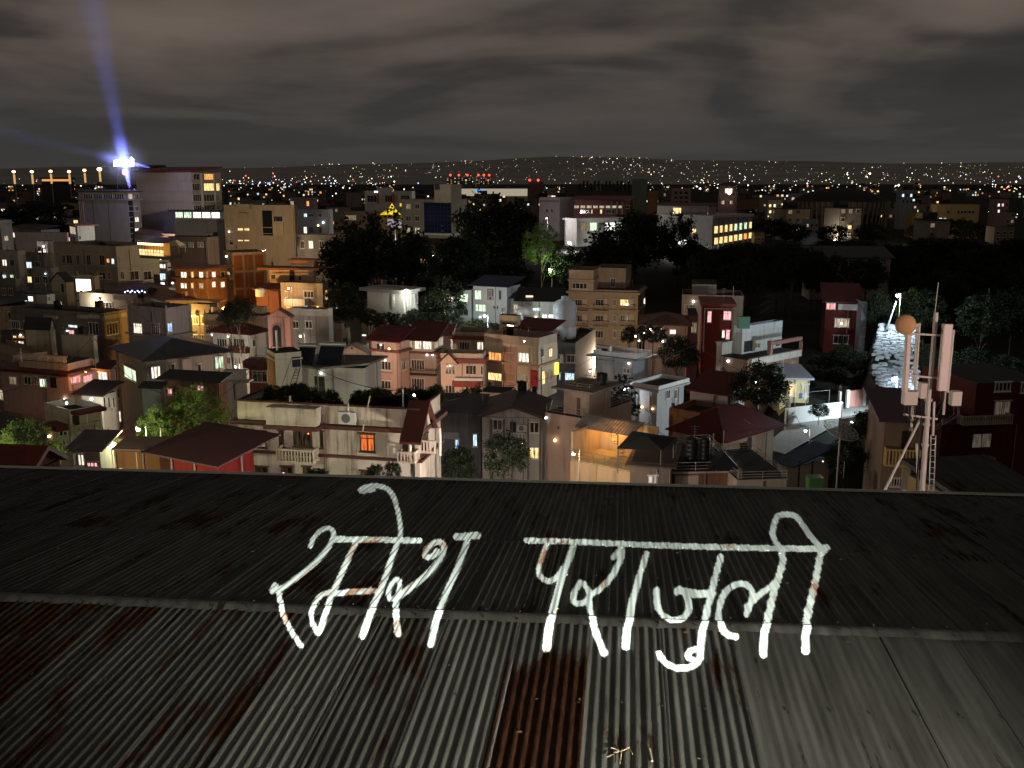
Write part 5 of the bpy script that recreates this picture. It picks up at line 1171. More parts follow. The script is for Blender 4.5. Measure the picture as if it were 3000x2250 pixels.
b = B('house', 'white annex box left of the house with the whitish roof box', 'house', 2100, 2116, 2150, 1006, 134, 50, wall=(.5, .46, .4)); b.ledge(z=b.h, t=.15, o=.15)
b = B('house', 'low house with glowing yellow green rooms behind the white lane wall', 'house', 2288, 2372, 2378, 1112, 124, 6, wall=(.5, .42, .2)); b.wins('L', [(2289, 2304), (2312, 2333), (2348, 2360), (2364, 2374)], [(1125, 1160)], 'yymg', n=2); b.ledge(z=b.h, t=.25, o=.5, mat=plaster((.3, .3, .33)), name='roof')
b = B('house', 'deep red house with a pale frame and pink lit windows', 'house', 2062, 2148, 2164, 898, 160, 8, wall=(.22, .035, .025)); b.ledge(z=b.h, t=.5, o=.5, mat=tin((.3, .05, .035)), name='eave')
b.fbox('pale_frame', 'L', 2062, 903, 2147, 906, .2, plaster(CREAM)); b.bars('L', [(2060, 2064)], 906, 1030, .2, plaster(CREAM)); b.win('L', 2072, 911, 2085, 945, 'p', n=1, tr=True); b.win('L', 2119, 911, 2143, 937, 'p', n=2, tr=True); b.win('L', 2114, 967, 2124, 990, 'w', n=1); b.win('L', 2126, 966, 2139, 995, 'p', n=1, tr=True)
b = B('house', 'dim pale upper house behind the deep red house', 'house', 1998, 2178, 2192, 878, 175, 10, wall=(.36, .29, .24)); b.parapet(.7); s_ = Bld('', '', '', 2028, 2098, 2106, 834, 0, parent=b, base=(2098, 872), wall=(.34, .27, .22)); b.win('L', 2005, 893, 2030, 918, 'k', n=2)
b = B('house', 'small reddish house with white posts left of the deep red house', 'house', 2018, 2046, 2060, 925, 155, 8, wall=(.3, .1, .08)); b.wins('L', [(2024, 2042)], [(945, 975)], 'd', n=2)
pole(2149, 838, 900, 172, 'thin antenna pole over the deep red house', .05)
gs = MB(); gs.box(-.75, .75, -.4, .4, 0, 1.6); tag(gs.build('green_tank', flat((.05, .14, .08), .6), None, tuple(at(2178, 962, 132))), 'green box tank on stilts left of the whitish roof box', 'tank')
b = B('house', 'dark maroon house with a white lit strip, pink window and two pale windows', 'house', 2420, 2520, 2544, 888, 160, 14, wall=(.13, .025, .02)); b.mono(2.1, .6, tin((.12, .012, .012)))
b.fbox('white_strip', 'L', 2455, 891, 2519, 908, .3, plaster((.7, .66, .62), .2)); b.win('L', 2411+10, 888, 2448, 906, 'p', n=3); b.win('L', 2445, 933, 2488, 958, 'm', n=3); b.win('L', 2441, 982, 2485, 1007, None, n=3)
b = B('house', 'pale blue sliver of a house beside the dark maroon house', 'house', 2526, 2542, 2546, 884, 157, 6, wall=(.4, .45, .5)); b.wins('L', [(2528, 2540)], [(960, 985)], '.', n=2)
# right edge
b = B('house', 'house with a yellow balustraded balcony behind the antenna mast', 'house', 2592, 2700, 2752, 1240, 76, 12, wall=(.22, .15, .1))
b.balcony('L', 2594, 2698, 1318, 1364, 1.0, 'bal', plaster((.6, .42, .16))); b.door('L', 2640, 1262, 2662, 1330); b.fbox('pier', 'L', 2640, 1368, 2664, 1440, .3, plaster((.4, .34, .22))); b.win('L', 2610, 1400, 2636, 1425, None, n=3); b.mono(.7, .5, tin((.08, .03, .05)))
b.win('R', 2733, 1342, 2745, 1366, 'h', n=1)
b = B('house', 'wide dark red brick house with a balustrade and barred window at the right edge', 'house', 2760, 3080, 3100, 1236, 88, -8, wall=(.09, .022, .015))
b.balcony('L', 2822, 2968, 1220, 1240, 1.0, 'bal', plaster((.42, .32, .26))); b.wins('L', [(2846, 2904)], [(1268, 1312)], 'k', n=2, fr=BROWN_FR); b.win('L', 2874, 1345, 2908, 1388, None, n=4); b.fbox('canopy', 'L', 2800, 1336, 2900, 1342, .7, plaster((.3, .2, .17)))
u_ = Bld('', '', '', 2862, 3060, 3080, 1118, 0, parent=b, base=(3060, 1232), wall=(.09, .02, .015), partname='upper_storey'); u_.win('L', 2914, 1120, 2960, 1146, None, n=4); u_.win('L', 2912, 1175, 2958, 1215, 'k', n=2); u_.win('L', 2990, 1120, 3020, 1150, None, n=3)
b = B('house', 'tiny pair of lit windows in the dark behind the antenna mast', 'house', 2752, 2796, 2800, 1250, 92, 4, wall=(.05, .04, .04)); b.wins('L', [(2757, 2770), (2773, 2788)], [(1256, 1277)], 'wg', n=2)
b = B('house', 'low ochre parapet and dark corrugated roof at the bottom right, beyond the ridge', 'house', 2826, 3060, 3064, 1462, 24, -10, wall=(.5, .34, .14), dep=2.5); b.mono(.25, .15, MATS['zinc_dark'])

# ================================================================== far centre and right
def far(lab, x0, x1, x2, yt, d, th, wall, xs=None, ys=None, lits='', n=2, par=.7, name='building', cat='building', **k):
    b = B(name, lab, cat, x0, x1, x2, yt, d, th, wall=wall, **k)
    if xs: b.wins('L', xs, ys, lits, n=n)
    if par: b.parapet(par)
    return b
b = far('bluish house with a lit glazed top, right of the tan apartment building', 872, 962, 975, 622, 260, 10, (.3, .33, .38), [(890, 900), (905, 918), (932, 942)], [(613+12, 636), (664, 684)], 'c..w..')
b = far('dark brick house with a red mono roof, left of the black tree mass', 849, 920, 930, 585, 320, 12, (.26, .2, .17), [(851, 861), (898, 906)], [(575+14, 604)], 'mo')
b = far('long low row house with dim windows below the bluish house', 870, 1000, 1010, 697, 225, 6, (.22, .19, .16), [(880, 892), (905, 918), (935, 950), (968, 985)], [(706, 728)], '.w..')
b = far('low cream and red shop house beside the yellow festoon lights', 1008, 1118, 1130, 626, 330, 8, (.4, .28, .2), [(1012, 1044), (1080, 1100)], [(630, 645)], 'd.', n=6)
b = far('white modern building with orange fins and dark glazing', 1068, 1206, 1216, 566, 345, 10, (.6, .57, .54), None)
b.bars('L', [(1106, 1112), (1150, 1158)], 568, 596, .5, plaster((.5, .16, .08)), 'fin'); b.wins('L', [(1076, 1104), (1128, 1150), (1160, 1166), (1175, 1200)], [(572, 592)], '....', n=3)
s_ = Bld('', '', '', 1104, 1148, 1152, 550, 0, parent=b, base=(1148, 562), wall=(.62, .6, .58), partname='roof_block'); b.win('L', 1096, 559, 1108, 565, 'h', n=2)
b = far('grey hotel with dark blue glass curtain wall and a tall stair core', 1176, 1325, 1368, 592, 300, 24, (.30, .27, .22), [(1190, 1204), (1216, 1230)], [(598, 612), (633, 648), (667, 682)], 'd...mm', name='hotel', cat='hotel')
gl = MATS.get('blue_glass') or flat((.008, .014, .05), .12); b.fbox('curtain_wall', 'L', 1244, 594, 1322, 682, .15, gl)
a0, a1_, z0, z1_ = b.rect('L', 1244, 594, 1322, 682); m = MB()
for i in range(9): m.box(a0 + (a1_-a0)*i/8 - .04, a0 + (a1_-a0)*i/8 + .04, -.24, -.152, z0, z1_)
for j in range(8): m.box(a0, a1_, -.22, -.152, z0 + (z1_-z0)*j/7 - .04, z0 + (z1_-z0)*j/7 + .04)
b.part('mullions', m, flat((.03, .04, .08), .4)); b.ledge(690, .5, .4, plaster(WHITE)); b.wins('L', [(1293, 1299)], [(662, 676)], 'b', n=1)
s_ = Bld('', '', '', 1272, 1322, 1352, 540, 0, parent=b, base=(1322, 594), wall=(.32, .29, .23), partname='stair_core'); s_.fbox('opening', 'L', 1274, 540, 1288, 556, .1, flat((.03, .03, .05)))
b = far('red brown house under the grey hotel', 1212, 1300, 1330, 712, 232, 22, (.2, .1, .08), [(1226, 1236), (1240, 1252), (1262, 1272)], [(720, 738), (756, 770)], '...yo.')
lamp(1266, 750, 228, (1, 1, .9), 120, 'small white lamp on the red brown house under the hotel', .2, True)
bd = empty('billboard', at(1156, 668, 262), 0, 'pale lit hoarding board with lilac picture between trees and hotel', 'billboard'); MB().box(-1.8, 1.8, -.1, .1, 0, 2.3).build('board', emit((.42, .36, .42), .8), bd); MB().tube((0, .2, -18), (0, .2, 0), .2, 6).build('mast', STEEL, bd)
# festoon-lit shrine roof
tp_ = empty('shrine', (*at(1148, 632, 325)[:2], 0), 0, 'yellow festoon lit stepped shrine roof beside the hotel', 'shrine'); zb_ = at(1148, 628, 325).z
m = MB(); m.box(-3.6, 3, -2, 3, 0, zb_); m.build('wall', plaster(OCHRE), tp_)
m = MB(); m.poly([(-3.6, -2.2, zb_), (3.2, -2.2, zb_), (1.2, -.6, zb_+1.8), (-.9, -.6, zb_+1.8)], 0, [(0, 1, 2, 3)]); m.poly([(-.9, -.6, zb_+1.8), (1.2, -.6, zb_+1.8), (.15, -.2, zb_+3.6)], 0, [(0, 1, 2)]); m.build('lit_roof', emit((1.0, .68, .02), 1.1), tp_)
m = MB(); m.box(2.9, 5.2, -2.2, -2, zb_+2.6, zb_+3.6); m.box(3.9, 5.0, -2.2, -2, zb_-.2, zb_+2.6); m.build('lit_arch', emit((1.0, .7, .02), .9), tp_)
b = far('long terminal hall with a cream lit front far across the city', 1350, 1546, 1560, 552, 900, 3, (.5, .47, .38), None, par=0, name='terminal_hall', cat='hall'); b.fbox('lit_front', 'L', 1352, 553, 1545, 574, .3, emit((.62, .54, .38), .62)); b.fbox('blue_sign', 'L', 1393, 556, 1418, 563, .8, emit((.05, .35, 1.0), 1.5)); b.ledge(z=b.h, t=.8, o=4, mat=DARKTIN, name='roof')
b.wins('L', [(1430, 1436), (1450, 1458), (1472, 1480)], [(572, 580)], 'yhy', n=1)
for i, (x0, x1) in enumerate(((1307, 1382), (1394, 1441))):
    b = far(['wider pair of tall flats with red roof lights on the skyline', 'narrower block of tall flats with red roof lights on the skyline'][i], x0, x1, x1+6, 519, 1500, 3, (.22, .2, .18), [(x0 + (x1-x0)*(k+.2)/7, x0 + (x1-x0)*(k+.65)/7) for k in range(7)], [(521 + 5*k, 524 + 5*k) for k in range(4)], 'd.mdd.dmd..dwd.dmd.d.dd.m.d.', n=1, par=0, name='tower_block', cat='tower block')
    for q in range(3): b.part('red_light', MB().ball((-b.wl*(q+.5)/3, -.5, b.h+3), 1.6, 8, 5), emit((1, .05, .03), 4))
b = far('dark slim twin tower with two red lights, right of the lit terminal hall', 1549, 1580, 1592, 533, 800, 10, (.22, .15, .13), None, par=0, name='tower_block', cat='tower block')
for q in (-.9, -.1): b.part('red_light', MB().ball((b.wl*q, -.5, b.h+1.4), .9, 8, 5), emit((1, .05, .03), 5))
b = far('unfinished concrete frame with bare columns against the sky', 1696, 1850, 1860, 560, 550, 5, (.12, .11, .10), None, par=0, name='building_shell')
for i in range(14): b.part('column', MB().box(-b.wl + i*b.wl/14, -b.wl + i*b.wl/14 + 1.0, 0, 1.0, b.h+.06, b.h + 5.5 - 1.4*(i % 3 == 0)), DARKC)
b = far('pale green block rising behind the red roofed college', 1852, 1896, 1906, 528, 545, 8, (.28, .33, .24), None)
b = far('pink framed office block with a grid of dark windows', 1969, 2024, 2032, 556, 500, 6, (.5, .33, .25), [(1975, 1985), (1990, 2000), (2005, 2016)], [(560, 570), (574, 584), (588, 598)], '.........', n=1)
b = far('orange low house left of the pink framed block', 1898, 1928, 1934, 565, 505, 8, (.5, .25, .13), None)
b = far('dark tower with an open lit top room above the school', 2106, 2160, 2176, 545, 385, 15, (.2, .12, .11), [(2114, 2122), (2138, 2146)], [(588, 598)], 'mm'); b.win('L', 2124, 552, 2146, 566, 'w', n=2); b.hip(1.5, 1.5, DARKTIN)
lamp(2137, 566, 380, (1, .95, .8), 200, 'bright lamp on the dark tower above the school', .5, False, 'wall_lamp')
# college complex
b = far('white end block with a dark sign band, left of the red roofed college', 1580, 1640, 1684, 584, 385, 30, (.5, .46, .46), [(1600, 1606), (1614, 1620)], [(612, 622)], '..'); b.fbox('sign_band', 'L', 1582, 586, 1638, 592, .2, plaster((.3, .28, .26)))
b = far('long reddish college block with a red roof and row of pale windows', 1682, 1846, 1874, 586, 380, 14, (.3, .13, .12), [(1682 + 18.5*k, 1696 + 18.5*k) for k in range(9)], [(602, 610)], 'mmmmmmmm.', n=2, par=0, name='college', cat='college'); b.mono(1.2, 1.0, tin((.2, .03, .03)))
b.wins('L', [(1700, 1728), (1732, 1736), (1758, 1764), (1776, 1800)], [(614, 626)], '.yy.', n=3)
b.bars('L', [(1790, 1794), (1806, 1810), (1822, 1826)], 590, 630, .6, plaster((.5, .45, .42)))
b = far('lower white college wing with brightly lit ground floor rooms', 1655, 1690, 1828, 646, 352, 58, (.62, .62, .58), None, par=0); b.ledge(z=b.h, t=.7, o=.6, mat=plaster((.6, .6, .6)), name='roof')
b.wins('R', [(1700, 1720), (1728, 1748), (1752, 1762), (1772, 1802), (1806, 1822)], [(652, 676)], 'dg.hg', n=3)
b = far('school wing with two rows of glowing yellow classroom windows', 1926, 2088, 2204, 640, 330, 44, (.46, .45, .45), [(1926, 1936), (2028, 2040)], [(670, 684)], 'yy', name='school', cat='school', par=0)
b.ledge(z=b.h, t=.9, o=.5, mat=plaster((.5, .5, .5)), name='roof_edge')
b.win('L', 1988, 702, 2012, 716, 'h', n=2); b.win('L', 2030, 700, 2042, 712, None, n=2); b.win('L', 1930, 700, 1946, 716, 'y', n=2)
for row, (ya, yb, dy) in enumerate(((662, 684, -14), (696, 716, -17))):
    for k in range(8):
        x0 = 2092 + k*14.2; f = k/8; b.win('R', x0, ya + dy*f, x0 + 10.5, yb + dy*f - 3*f, 'yyyygggy'[k] if row == 0 else 'yyyyyyoy'[k], n=2)
b.bars('R', [(2103 + 14.2*k, 2105 + 14.2*k) for k in range(7)], 640, 730, .5, plaster((.42, .4, .37)))
s_ = Bld('', '', '', 1926, 2075, 2098, 606, 0, parent=b, base=(2075, 636), wall=(.4, .37, .33), partname='assembly_hall'); s_.mono(1.0, 1.0, tin((.12, .04, .04))); s_.win('L', 1971, 612, 1996, 634, 'y', n=3); s_.win('L', 2072, 622, 2075, 632, 'r', n=1)
# round stadium hall
sc_ = at(2502, 640, 430); st_ = empty('stadium', (sc_.x, sc_.y+20, 0), 0, 'big dark round hall with leaning concrete ribs and a shallow dome', 'stadium')
rz_ = 20.5; zt_, zm_ = at(2502, 592, 430).z, at(2502, 632, 430).z
MB().lathe([(rz_*.84, 0), (rz_*.84, zm_), (rz_, zm_+.1), (rz_, zt_)], 40).build('wall', plaster((.26, .22, .17)), st_)
MB().lathe([(rz_*1.02, zt_+.05), (rz_*.8, zt_+2.6), (rz_*.5, zt_+4.6), (rz_*.2, zt_+5.7), (.1, zt_+5.9)], 40).build('dome', flat((.03, .03, .03), .9), st_)
for k in range(26):
    t = math.pi + math.pi*(k+.5)/26
    c_, s2 = math.cos(t), math.sin(t); m = MB(); m.tube((rz_*.86*c_, rz_*.86*s2, 0), (rz_*1.03*c_, rz_*1.03*s2, zt_), .45, 4); m.build('rib', plaster((.34, .3, .24)), st_)
b = far('mustard yellow school with rows of dark windows at right', 2674, 2742, 2748, 628, 405, 4, (.55, .38, .17), [(2682, 2692), (2716, 2722), (2724, 2730), (2732, 2739)], [(640, 653), (662, 676)], '........', n=2, par=.6, name='school', cat='school')
b = far('taller main block of the mustard yellow school', 2744, 2870, 2880, 604, 400, 5, (.6, .42, .19), [(2774, 2782), (2804, 2812), (2814, 2822), (2824, 2832), (2836, 2844), (2846, 2854)], [(617, 626)], '......', n=1, par=.6, name='school', cat='school')
b.wins('L', [(2750, 2760), (2764, 2772)], [(638, 648)], 'wm', n=2); b.wins('L', [(2836, 2852)], [(644, 654)], '.', n=3)
b = far('long pale shed wall in the dark wood, right', 2376, 2610, 2630, 757, 232, 6, (.38, .3, .27), [(2580, 2594)], [(759, 767)], '.', par=0); b.mono(2.0, .8, DARKTIN)
for i, (x0, x1, yt, d, c, li) in enumerate([(2250, 2290, 592, 420, (.3, .24, .2), 'yw.yw.'), (2316, 2362, 572, 470, (.3, .32, .34), 'm.m...'), (2640, 2676, 562, 470, (.4, .42, .44), 'c.c...'), (2920, 2956, 590, 420, (.42, .3, .27), 'wp.w..'), (2915, 2972, 672, 330, (.24, .2, .18), '......'), (2360, 2398, 650, 360, (.4, .4, .42), 'm.....'), (2210, 2240, 690, 320, (.4, .26, .12), '......'), (1930, 1965, 560, 520, (.2, .18, .17), '.d....')]):
    lab = ['small house with lamps between the school and the round hall', 'bluish house left behind the round hall', 'cold lit white house right behind the round hall', 'pink house with lit windows at far right', 'dim brown house before the mustard school at far right', 'low white house under the left rim of the round hall', 'ochre wall right of the glowing classrooms', 'dark block left of the pink framed block'][i]
    w_ = (x1-x0)/3
    far(lab, x0, x1, x1+8, yt, d, 8, c, [(x0 + w_*(k+.2), x0 + w_*(k+.75)) for k in range(3)], [(yt+6, yt+15), (yt+24, yt+33)], li, n=1, name='house', cat='house')
# ================================================================== lamps of the streets: seen ones, and unseen ones added to light house fronts
lamp(1215, 1155, 80, (.85, .9, 1.0), 420, 'starburst white street lamp above the villa roof garden', .17, True, glow=45)
lamp(1440, 1218, 116, (1.0, .50, .18), 7200, 'sodium street lamp hidden in the lane below the cream building', .16, True, off=(0, 0, 0))
lamp(655, 905, 172, (1.0, .42, .08), 5200, 'orange sodium street lamp left of the bare brick building', .2, True, off=(0, -1, 0))
lamp(560, 925, 158, (1.0, .55, .12), 1600, 'yellow street lamp before the low yellow lit house', .18, True, off=(0, 0, 0))
lamp(845, 845, 172, (1.0, .72, .4), 900, 'added lamp below the cream penthouse front', .15, True, off=(0, 0, 0))
lamp(1190, 853, 159, (1.0, 1.0, .92), 520, 'white porch light on the white house under the big trees', .3, False, 'porch_lamp', off=(.2, -.9, -.3), glow=30)
lamp(1420, 925, 158, (.92, 1.0, 1.0), 3600, 'cold street lamp lighting the blue roofed white house', .2, True, off=(0, 0, 0))
lamp(1610, 790, 212, (.75, 1.0, .55), 1500, 'greenish lamp under the lit tree in the middle wood', .2, True, off=(0, -1, 0))
lamp(1990, 745, 310, (1.0, .97, .9), 5200, 'white lamp at the foot of the school wing', .5, True, off=(0, -2, 0))
lamp(1668, 712, 330, (1.0, 1.0, .9), 6500, 'white lamp before the lower college wing', .4, True, off=(0, -2, 0))
lamp(2630, 866, 140, (.74, .90, 1.0), 2800, 'upper white lane lamp beside the lit stone bank', .26, True, glow=45, off=(0, -.8, -.2))
lamp(2618, 1113, 114, (.70, .88, 1.0), 9000, 'lower white lane lamp beside the lit stone bank', .2, True, glow=45, off=(0, -1.0, .4))
lamp(-70, 1345, 52, (.95, 1.0, .58), 4600, 'unseen lamp below the pale green lit tree at lower left', .15, True, off=(0, 0, 0))
lamp(405, 1258, 74, (.95, 1.0, .52), 2600, 'lamp hidden below the tall lit green tree', .15, True, off=(0, 0, 0))
lamp(120, 780, 235, (1.0, .92, .85), 2400, 'added lamp washing the low pale wall at far left', .2, True, off=(0, 0, 0))
lamp(285, 880, 180, (1.0, .86, .66), 900, 'added lamp in the lane below the wide cream house', .2, True, off=(0, 0, 0))
lamp(2745, 690, 360, (1.0, .8, .5), 4200, 'added lamp before the mustard yellow school', .3, True, off=(0, 0, 0))
lamp(800, 1408, 48, (1.0, .86, .76), 3400, 'unseen street lamp in the gap before the villa, behind the ridge', .12, True, off=(0, 0, 0))
lamp(1520, 1420, 66, (1.0, .88, .76), 4500, 'unseen street lamp in the gap before the grey gabled house', .12, True, off=(0, 0, 0))
lamp(2360, 1262, 92, (1.0, .95, .9), 260, 'added lane lamp before the long whitewashed wall', .12, True, off=(0, 0, 0))
for (x, y, d, c, p, lab) in [  # unseen lamps added to brighten groups of house fronts
    (1200, 1195, 116, (1.0, .66, .46), 7000, 'added lane lamp below the row of pink houses'), (690, 1075, 138, (1.0, .9, .76), 2600, 'added lane lamp below the white hipped house'),
    (905, 1195, 76.5, (1.0, .9, .74), 700, 'added lamp at the foot of the white stair house'), (1770, 1050, 165, (1.0, .78, .55), 4200, 'added lane lamp in front of the brown apartment block'),
    (2215, 1120, 117, (1.0, .86, .7), 700, 'added lamp below the house with the whitish roof box'), (480, 712, 262, (1.0, .86, .66), 11000, 'added street lamp at the foot of the cream tower'),
    (770, 735, 220, (1.0, .76, .5), 5200, 'added street lamp below the tan apartment building'), (2075, 1335, 86, (1.0, .78, .58), 1500, 'added lamp behind the tank terrace'),
    (1235, 715, 268, (1.0, .85, .68), 4800, 'added street lamp before the grey hotel'), (2450, 700, 392, (1.0, .9, .66), 5200, 'added lamp at the foot of the round hall'),
    (1680, 1330, 78, (1.0, .72, .55), 700, 'added lamp before the pinkish blank wall'), (880, 985, 128, (1.0, .8, .66), 900, 'added lamp below the pink stair tower'),
    (1600, 640, 352, (1.0, .9, .9), 4200, 'added lamp before the white end block of the college'), (1830, 1140, 126, (.9, .95, 1.0), 1500, 'added cold lamp before the grey white edged house')]:
    lamp(x, y, d, c, p, lab, .13, True, off=(0, 0, 0))
# unseen floodlight added off the roof's right corner to wash the mast pink
fl = empty('floodlight', FE + RE*9.9 + Vector((0, 0, .35)), 0, 'small added pinkish floodlight at the right end of the roof, beyond the frame', 'floodlight')
MB().box(-.12, .12, -.06, .06, 0, .2).build('housing', flat((.1, .1, .1)), fl); MB().box(-.1, .1, -.075, -.061, .02, .18).build('lens', emit((1, .6, .5), 8), fl)
l = bpy.data.lights.new('lamp_light', 'SPOT'); l.energy = 1500; l.color = (1, .72, .62); l.shadow_soft_size = .08; l.spot_size = R(40)
o = bpy.data.objects.new('lamp_light', l); COL.objects.link(o); o.parent = fl; o.location = (-.3, -3.0, 1.1)
tgt = at(2715, 1100, 18.6) - (fl.location + o.location); o.rotation_euler = tgt.to_track_quat('-Z', 'Y').to_euler()

# ================================================================== antenna mast
MD = 18.6
mast = empty('antenna_mast', at(2701, 1446, MD), 0, 'pale telecom mast with panel antennas, radio boxes and an orange dish', 'antenna mast')
q = mast.location
def mp_(x, y, dd=0.0): return at(x, y, MD + dd) - q
MW = flat((.62, .58, .55), .5)
m = MB(); m.tube(mp_(2743, 915), mp_(2720, 1177), .042, 10); m.tube(mp_(2720, 1177), mp_(2701, 1446), .052, 10)
for y, x in ((1168, 2721), (1300, 2711), (1240, 2715)): m.tube(mp_(x, y), mp_(x-.7, y+7), .07, 10)
m.build('mast_pole', MW, mast)
MB().tube(mp_(2739, 915), mp_(2749, 828), .008, 5).build('lightning_rod', MW, mast)
for k, (a, b_) in enumerate((((2664, 977), (2762, 983)), ((2660, 1100), (2752, 1108)), ((2647, 1214), (2746, 1228)))):
    for dd in (-.06, .1): MB().tube(mp_(*a, dd), mp_(*b_, dd), .022, 6).build('cross_arm', MW, mast)
def slab(x0, y0, x1, y1, w, dpt, name, mat, dd=0.0):
    a, b_ = mp_(x0, y0, dd), mp_(x1, y1, dd); m = MB(); hw_ = w/2
    up = (a-b_)
    p = []
    for c in (b_, a):
        for (sx_, sy_) in ((-1, -1), (-.75, -1.25), (.75, -1.25), (1, -1), (1, 1), (-1, 1)): p.append(c + Vector((sx_*hw_, sy_*dpt/2, 0)))
    m.poly(p, 0, [(5, 4, 3, 2, 1, 0), (6, 7, 8, 9, 10, 11)] + [(i, (i+1) % 6, 6 + (i+1) % 6, 6+i) for i in range(6)])
    return m.build(name, mat, mast)
slab(2776, 949, 2759, 1144, .175, .09, 'panel_antenna', flat((.72, .6, .57), .45), -.22)
slab(2661, 979, 2651, 1146, .085, .10, 'panel_antenna', flat((.7, .58, .52), .45), -.15)
for (a, b_, dd) in (((2694, 946), (2681, 1142), 0), ((2688, 950), (2676, 1120), .15), ((2794, 966), (2776, 1150), 0), ((2737, 1177), (2733, 1276), -.1), ((2770, 1145), (2764, 1215), .1), ((2674, 1190), (2670, 1262), 0), ((2686, 1300), (2690, 1446), .12)):
    MB().tube(mp_(*a, dd), mp_(*b_, dd), .024, 6).build('mounting_pipe', MW, mast)
BOXM = flat((.6, .52, .48), .5)
for (x0, y0, x1, y1, dd) in ((2645, 1146, 2687, 1185, -.18), (2693, 1122, 2717, 1166, .06), (2785, 1146, 2816, 1187, -.05)):
    a, b_ = mp_(x0, y1, dd), mp_(x1, y0, dd); m = MB(); m.box(a.x, b_.x, a.y-.06, a.y+.1, a.z, b_.z)
    for k in range(7): xx = a.x + (b_.x-a.x)*(k+.5)/7; m.box(xx-.006, xx+.006, a.y+.1, a.y+.13, a.z+.02, b_.z-.02)
    m.build('radio_box', BOXM, mast)
CAB = flat((.04, .03, .028), .6); rc_ = random.Random(9)
for (x, y) in ((2652, 1186), (2660, 1186), (2670, 1186), (2680, 1186), (2700, 1167), (2708, 1167), (2755, 1146), (2764, 1146), (2768, 1146), (2795, 1188), (2803, 1188), (2810, 1188)):
    tx, ty = 2700 + (x-2700)*.35 + rc_.uniform(-6, 6), y + rc_.uniform(60, 110)
    pts = [mp_(x, y, -.05), mp_(x + rc_.uniform(-5, 5), y + 26, -.1), mp_((x+tx)/2 + rc_.uniform(-8, 8), (y+ty)/2 + 14, -.02), mp_(tx, ty, .02)]
    MB().path(pts, .008, 5).build('cable', CAB, mast)
MB().path([mp_(2699, 1220, -.07), mp_(2694, 1300, -.08), mp_(2688, 1380, -.08), mp_(2684, 1446, -.06)], .016, 5).build('cable', CAB, mast)
MB().tube(mp_(2697, 1226), mp_(2587, 1446, -.8), .026, 8).build('brace', MW, mast)
m = MB()
for dx in (2728, 2742): m.tube(mp_(dx, 1275, .2), mp_(dx-6, 1446, .2), .012, 5)
for k in range(10): m.tube(mp_(2728 - k*.6, 1285 + k*17, .2), mp_(2742 - k*.6, 1285 + k*17, .2), .008, 4)
m.build('cable_ladder', STEEL, mast)
c = mp_(2653, 951, -.2); dn = Vector((-.42, -1, .05)).normalized()
m = MB(); m.lathe([(.185, -.1), (.185, .06), (.17, .085), (.09, .11), (.001, .115)], 28)
o = m.build('microwave_dish', flat((.62, .36, .16), .5), mast, c); o.rotation_mode = 'QUATERNION'; o.rotation_quaternion = dn.to_track_quat('Z', 'Y')
MB().tube(c, mp_(2692, 952), .03, 6).build('dish_mount', MW, mast)

# ================================================================== big mesh dish on a terrace
DP = at(2462, 1262, 80); dish = empty('satellite_dish', (DP.x, DP.y, DP.z), 0, 'large wire mesh satellite dish tipped towards the lane', 'satellite dish')
ax_ = Vector((.25, -.35, .9)).normalized(); Q = ax_.to_track_quat('Z', 'Y'); rd_ = 1.5
def par(r_, t): return Q @ Vector((r_*math.cos(t), r_*math.sin(t), .22*r_*r_ - .4))
m = MB()
for k in range(16):
    t = 2*math.pi*k/16; m.path([par(rd_*j/5, t) for j in range(6)], .018, 4)
m.build('ribs', flat((.5, .48, .44), .5, .3), dish)
m = MB()
for j in range(1, 6): m.path([par(rd_*j/5, 2*math.pi*i/40) for i in range(41)], .02 if j == 5 else .012, 4)
m.build('rings', flat((.5, .48, .44), .5, .3), dish)
m = MB(); ring = [[par(rd_*j/5, 2*math.pi*i/32) for i in range(32)] for j in range(6)]
m.poly([p for r_ in ring for p in r_], 0, [(j*32+i, j*32+(i+1) % 32, (j+1)*32+(i+1) % 32, (j+1)*32+i) for j in range(5) for i in range(32)], True)
mm_, nt = new_mat('wire_mesh'); tr = nd(nt, 'ShaderNodeBsdfTransparent'); pb = principled(nt, (.25, .24, .22), .6, .3); mx = nd(nt, 'ShaderNodeMixShader'); mx.inputs[0].default_value = .32
nt.links.new(tr.outputs[0], mx.inputs[1]); nt.links.new(pb.outputs[0], mx.inputs[2]); finish(nt, mx.outputs[0])
m.build('mesh_skin', mm_, dish)
MB().tube((0, 0, -.15), (0, .1, -17), .08, 8).build('post', STEEL, dish); m = MB()
for k in range(3): m.tube(par(rd_, 2.1*k), Q @ Vector((0, 0, .9)), .02, 4)
m.build('feed_arms', STEEL, dish)

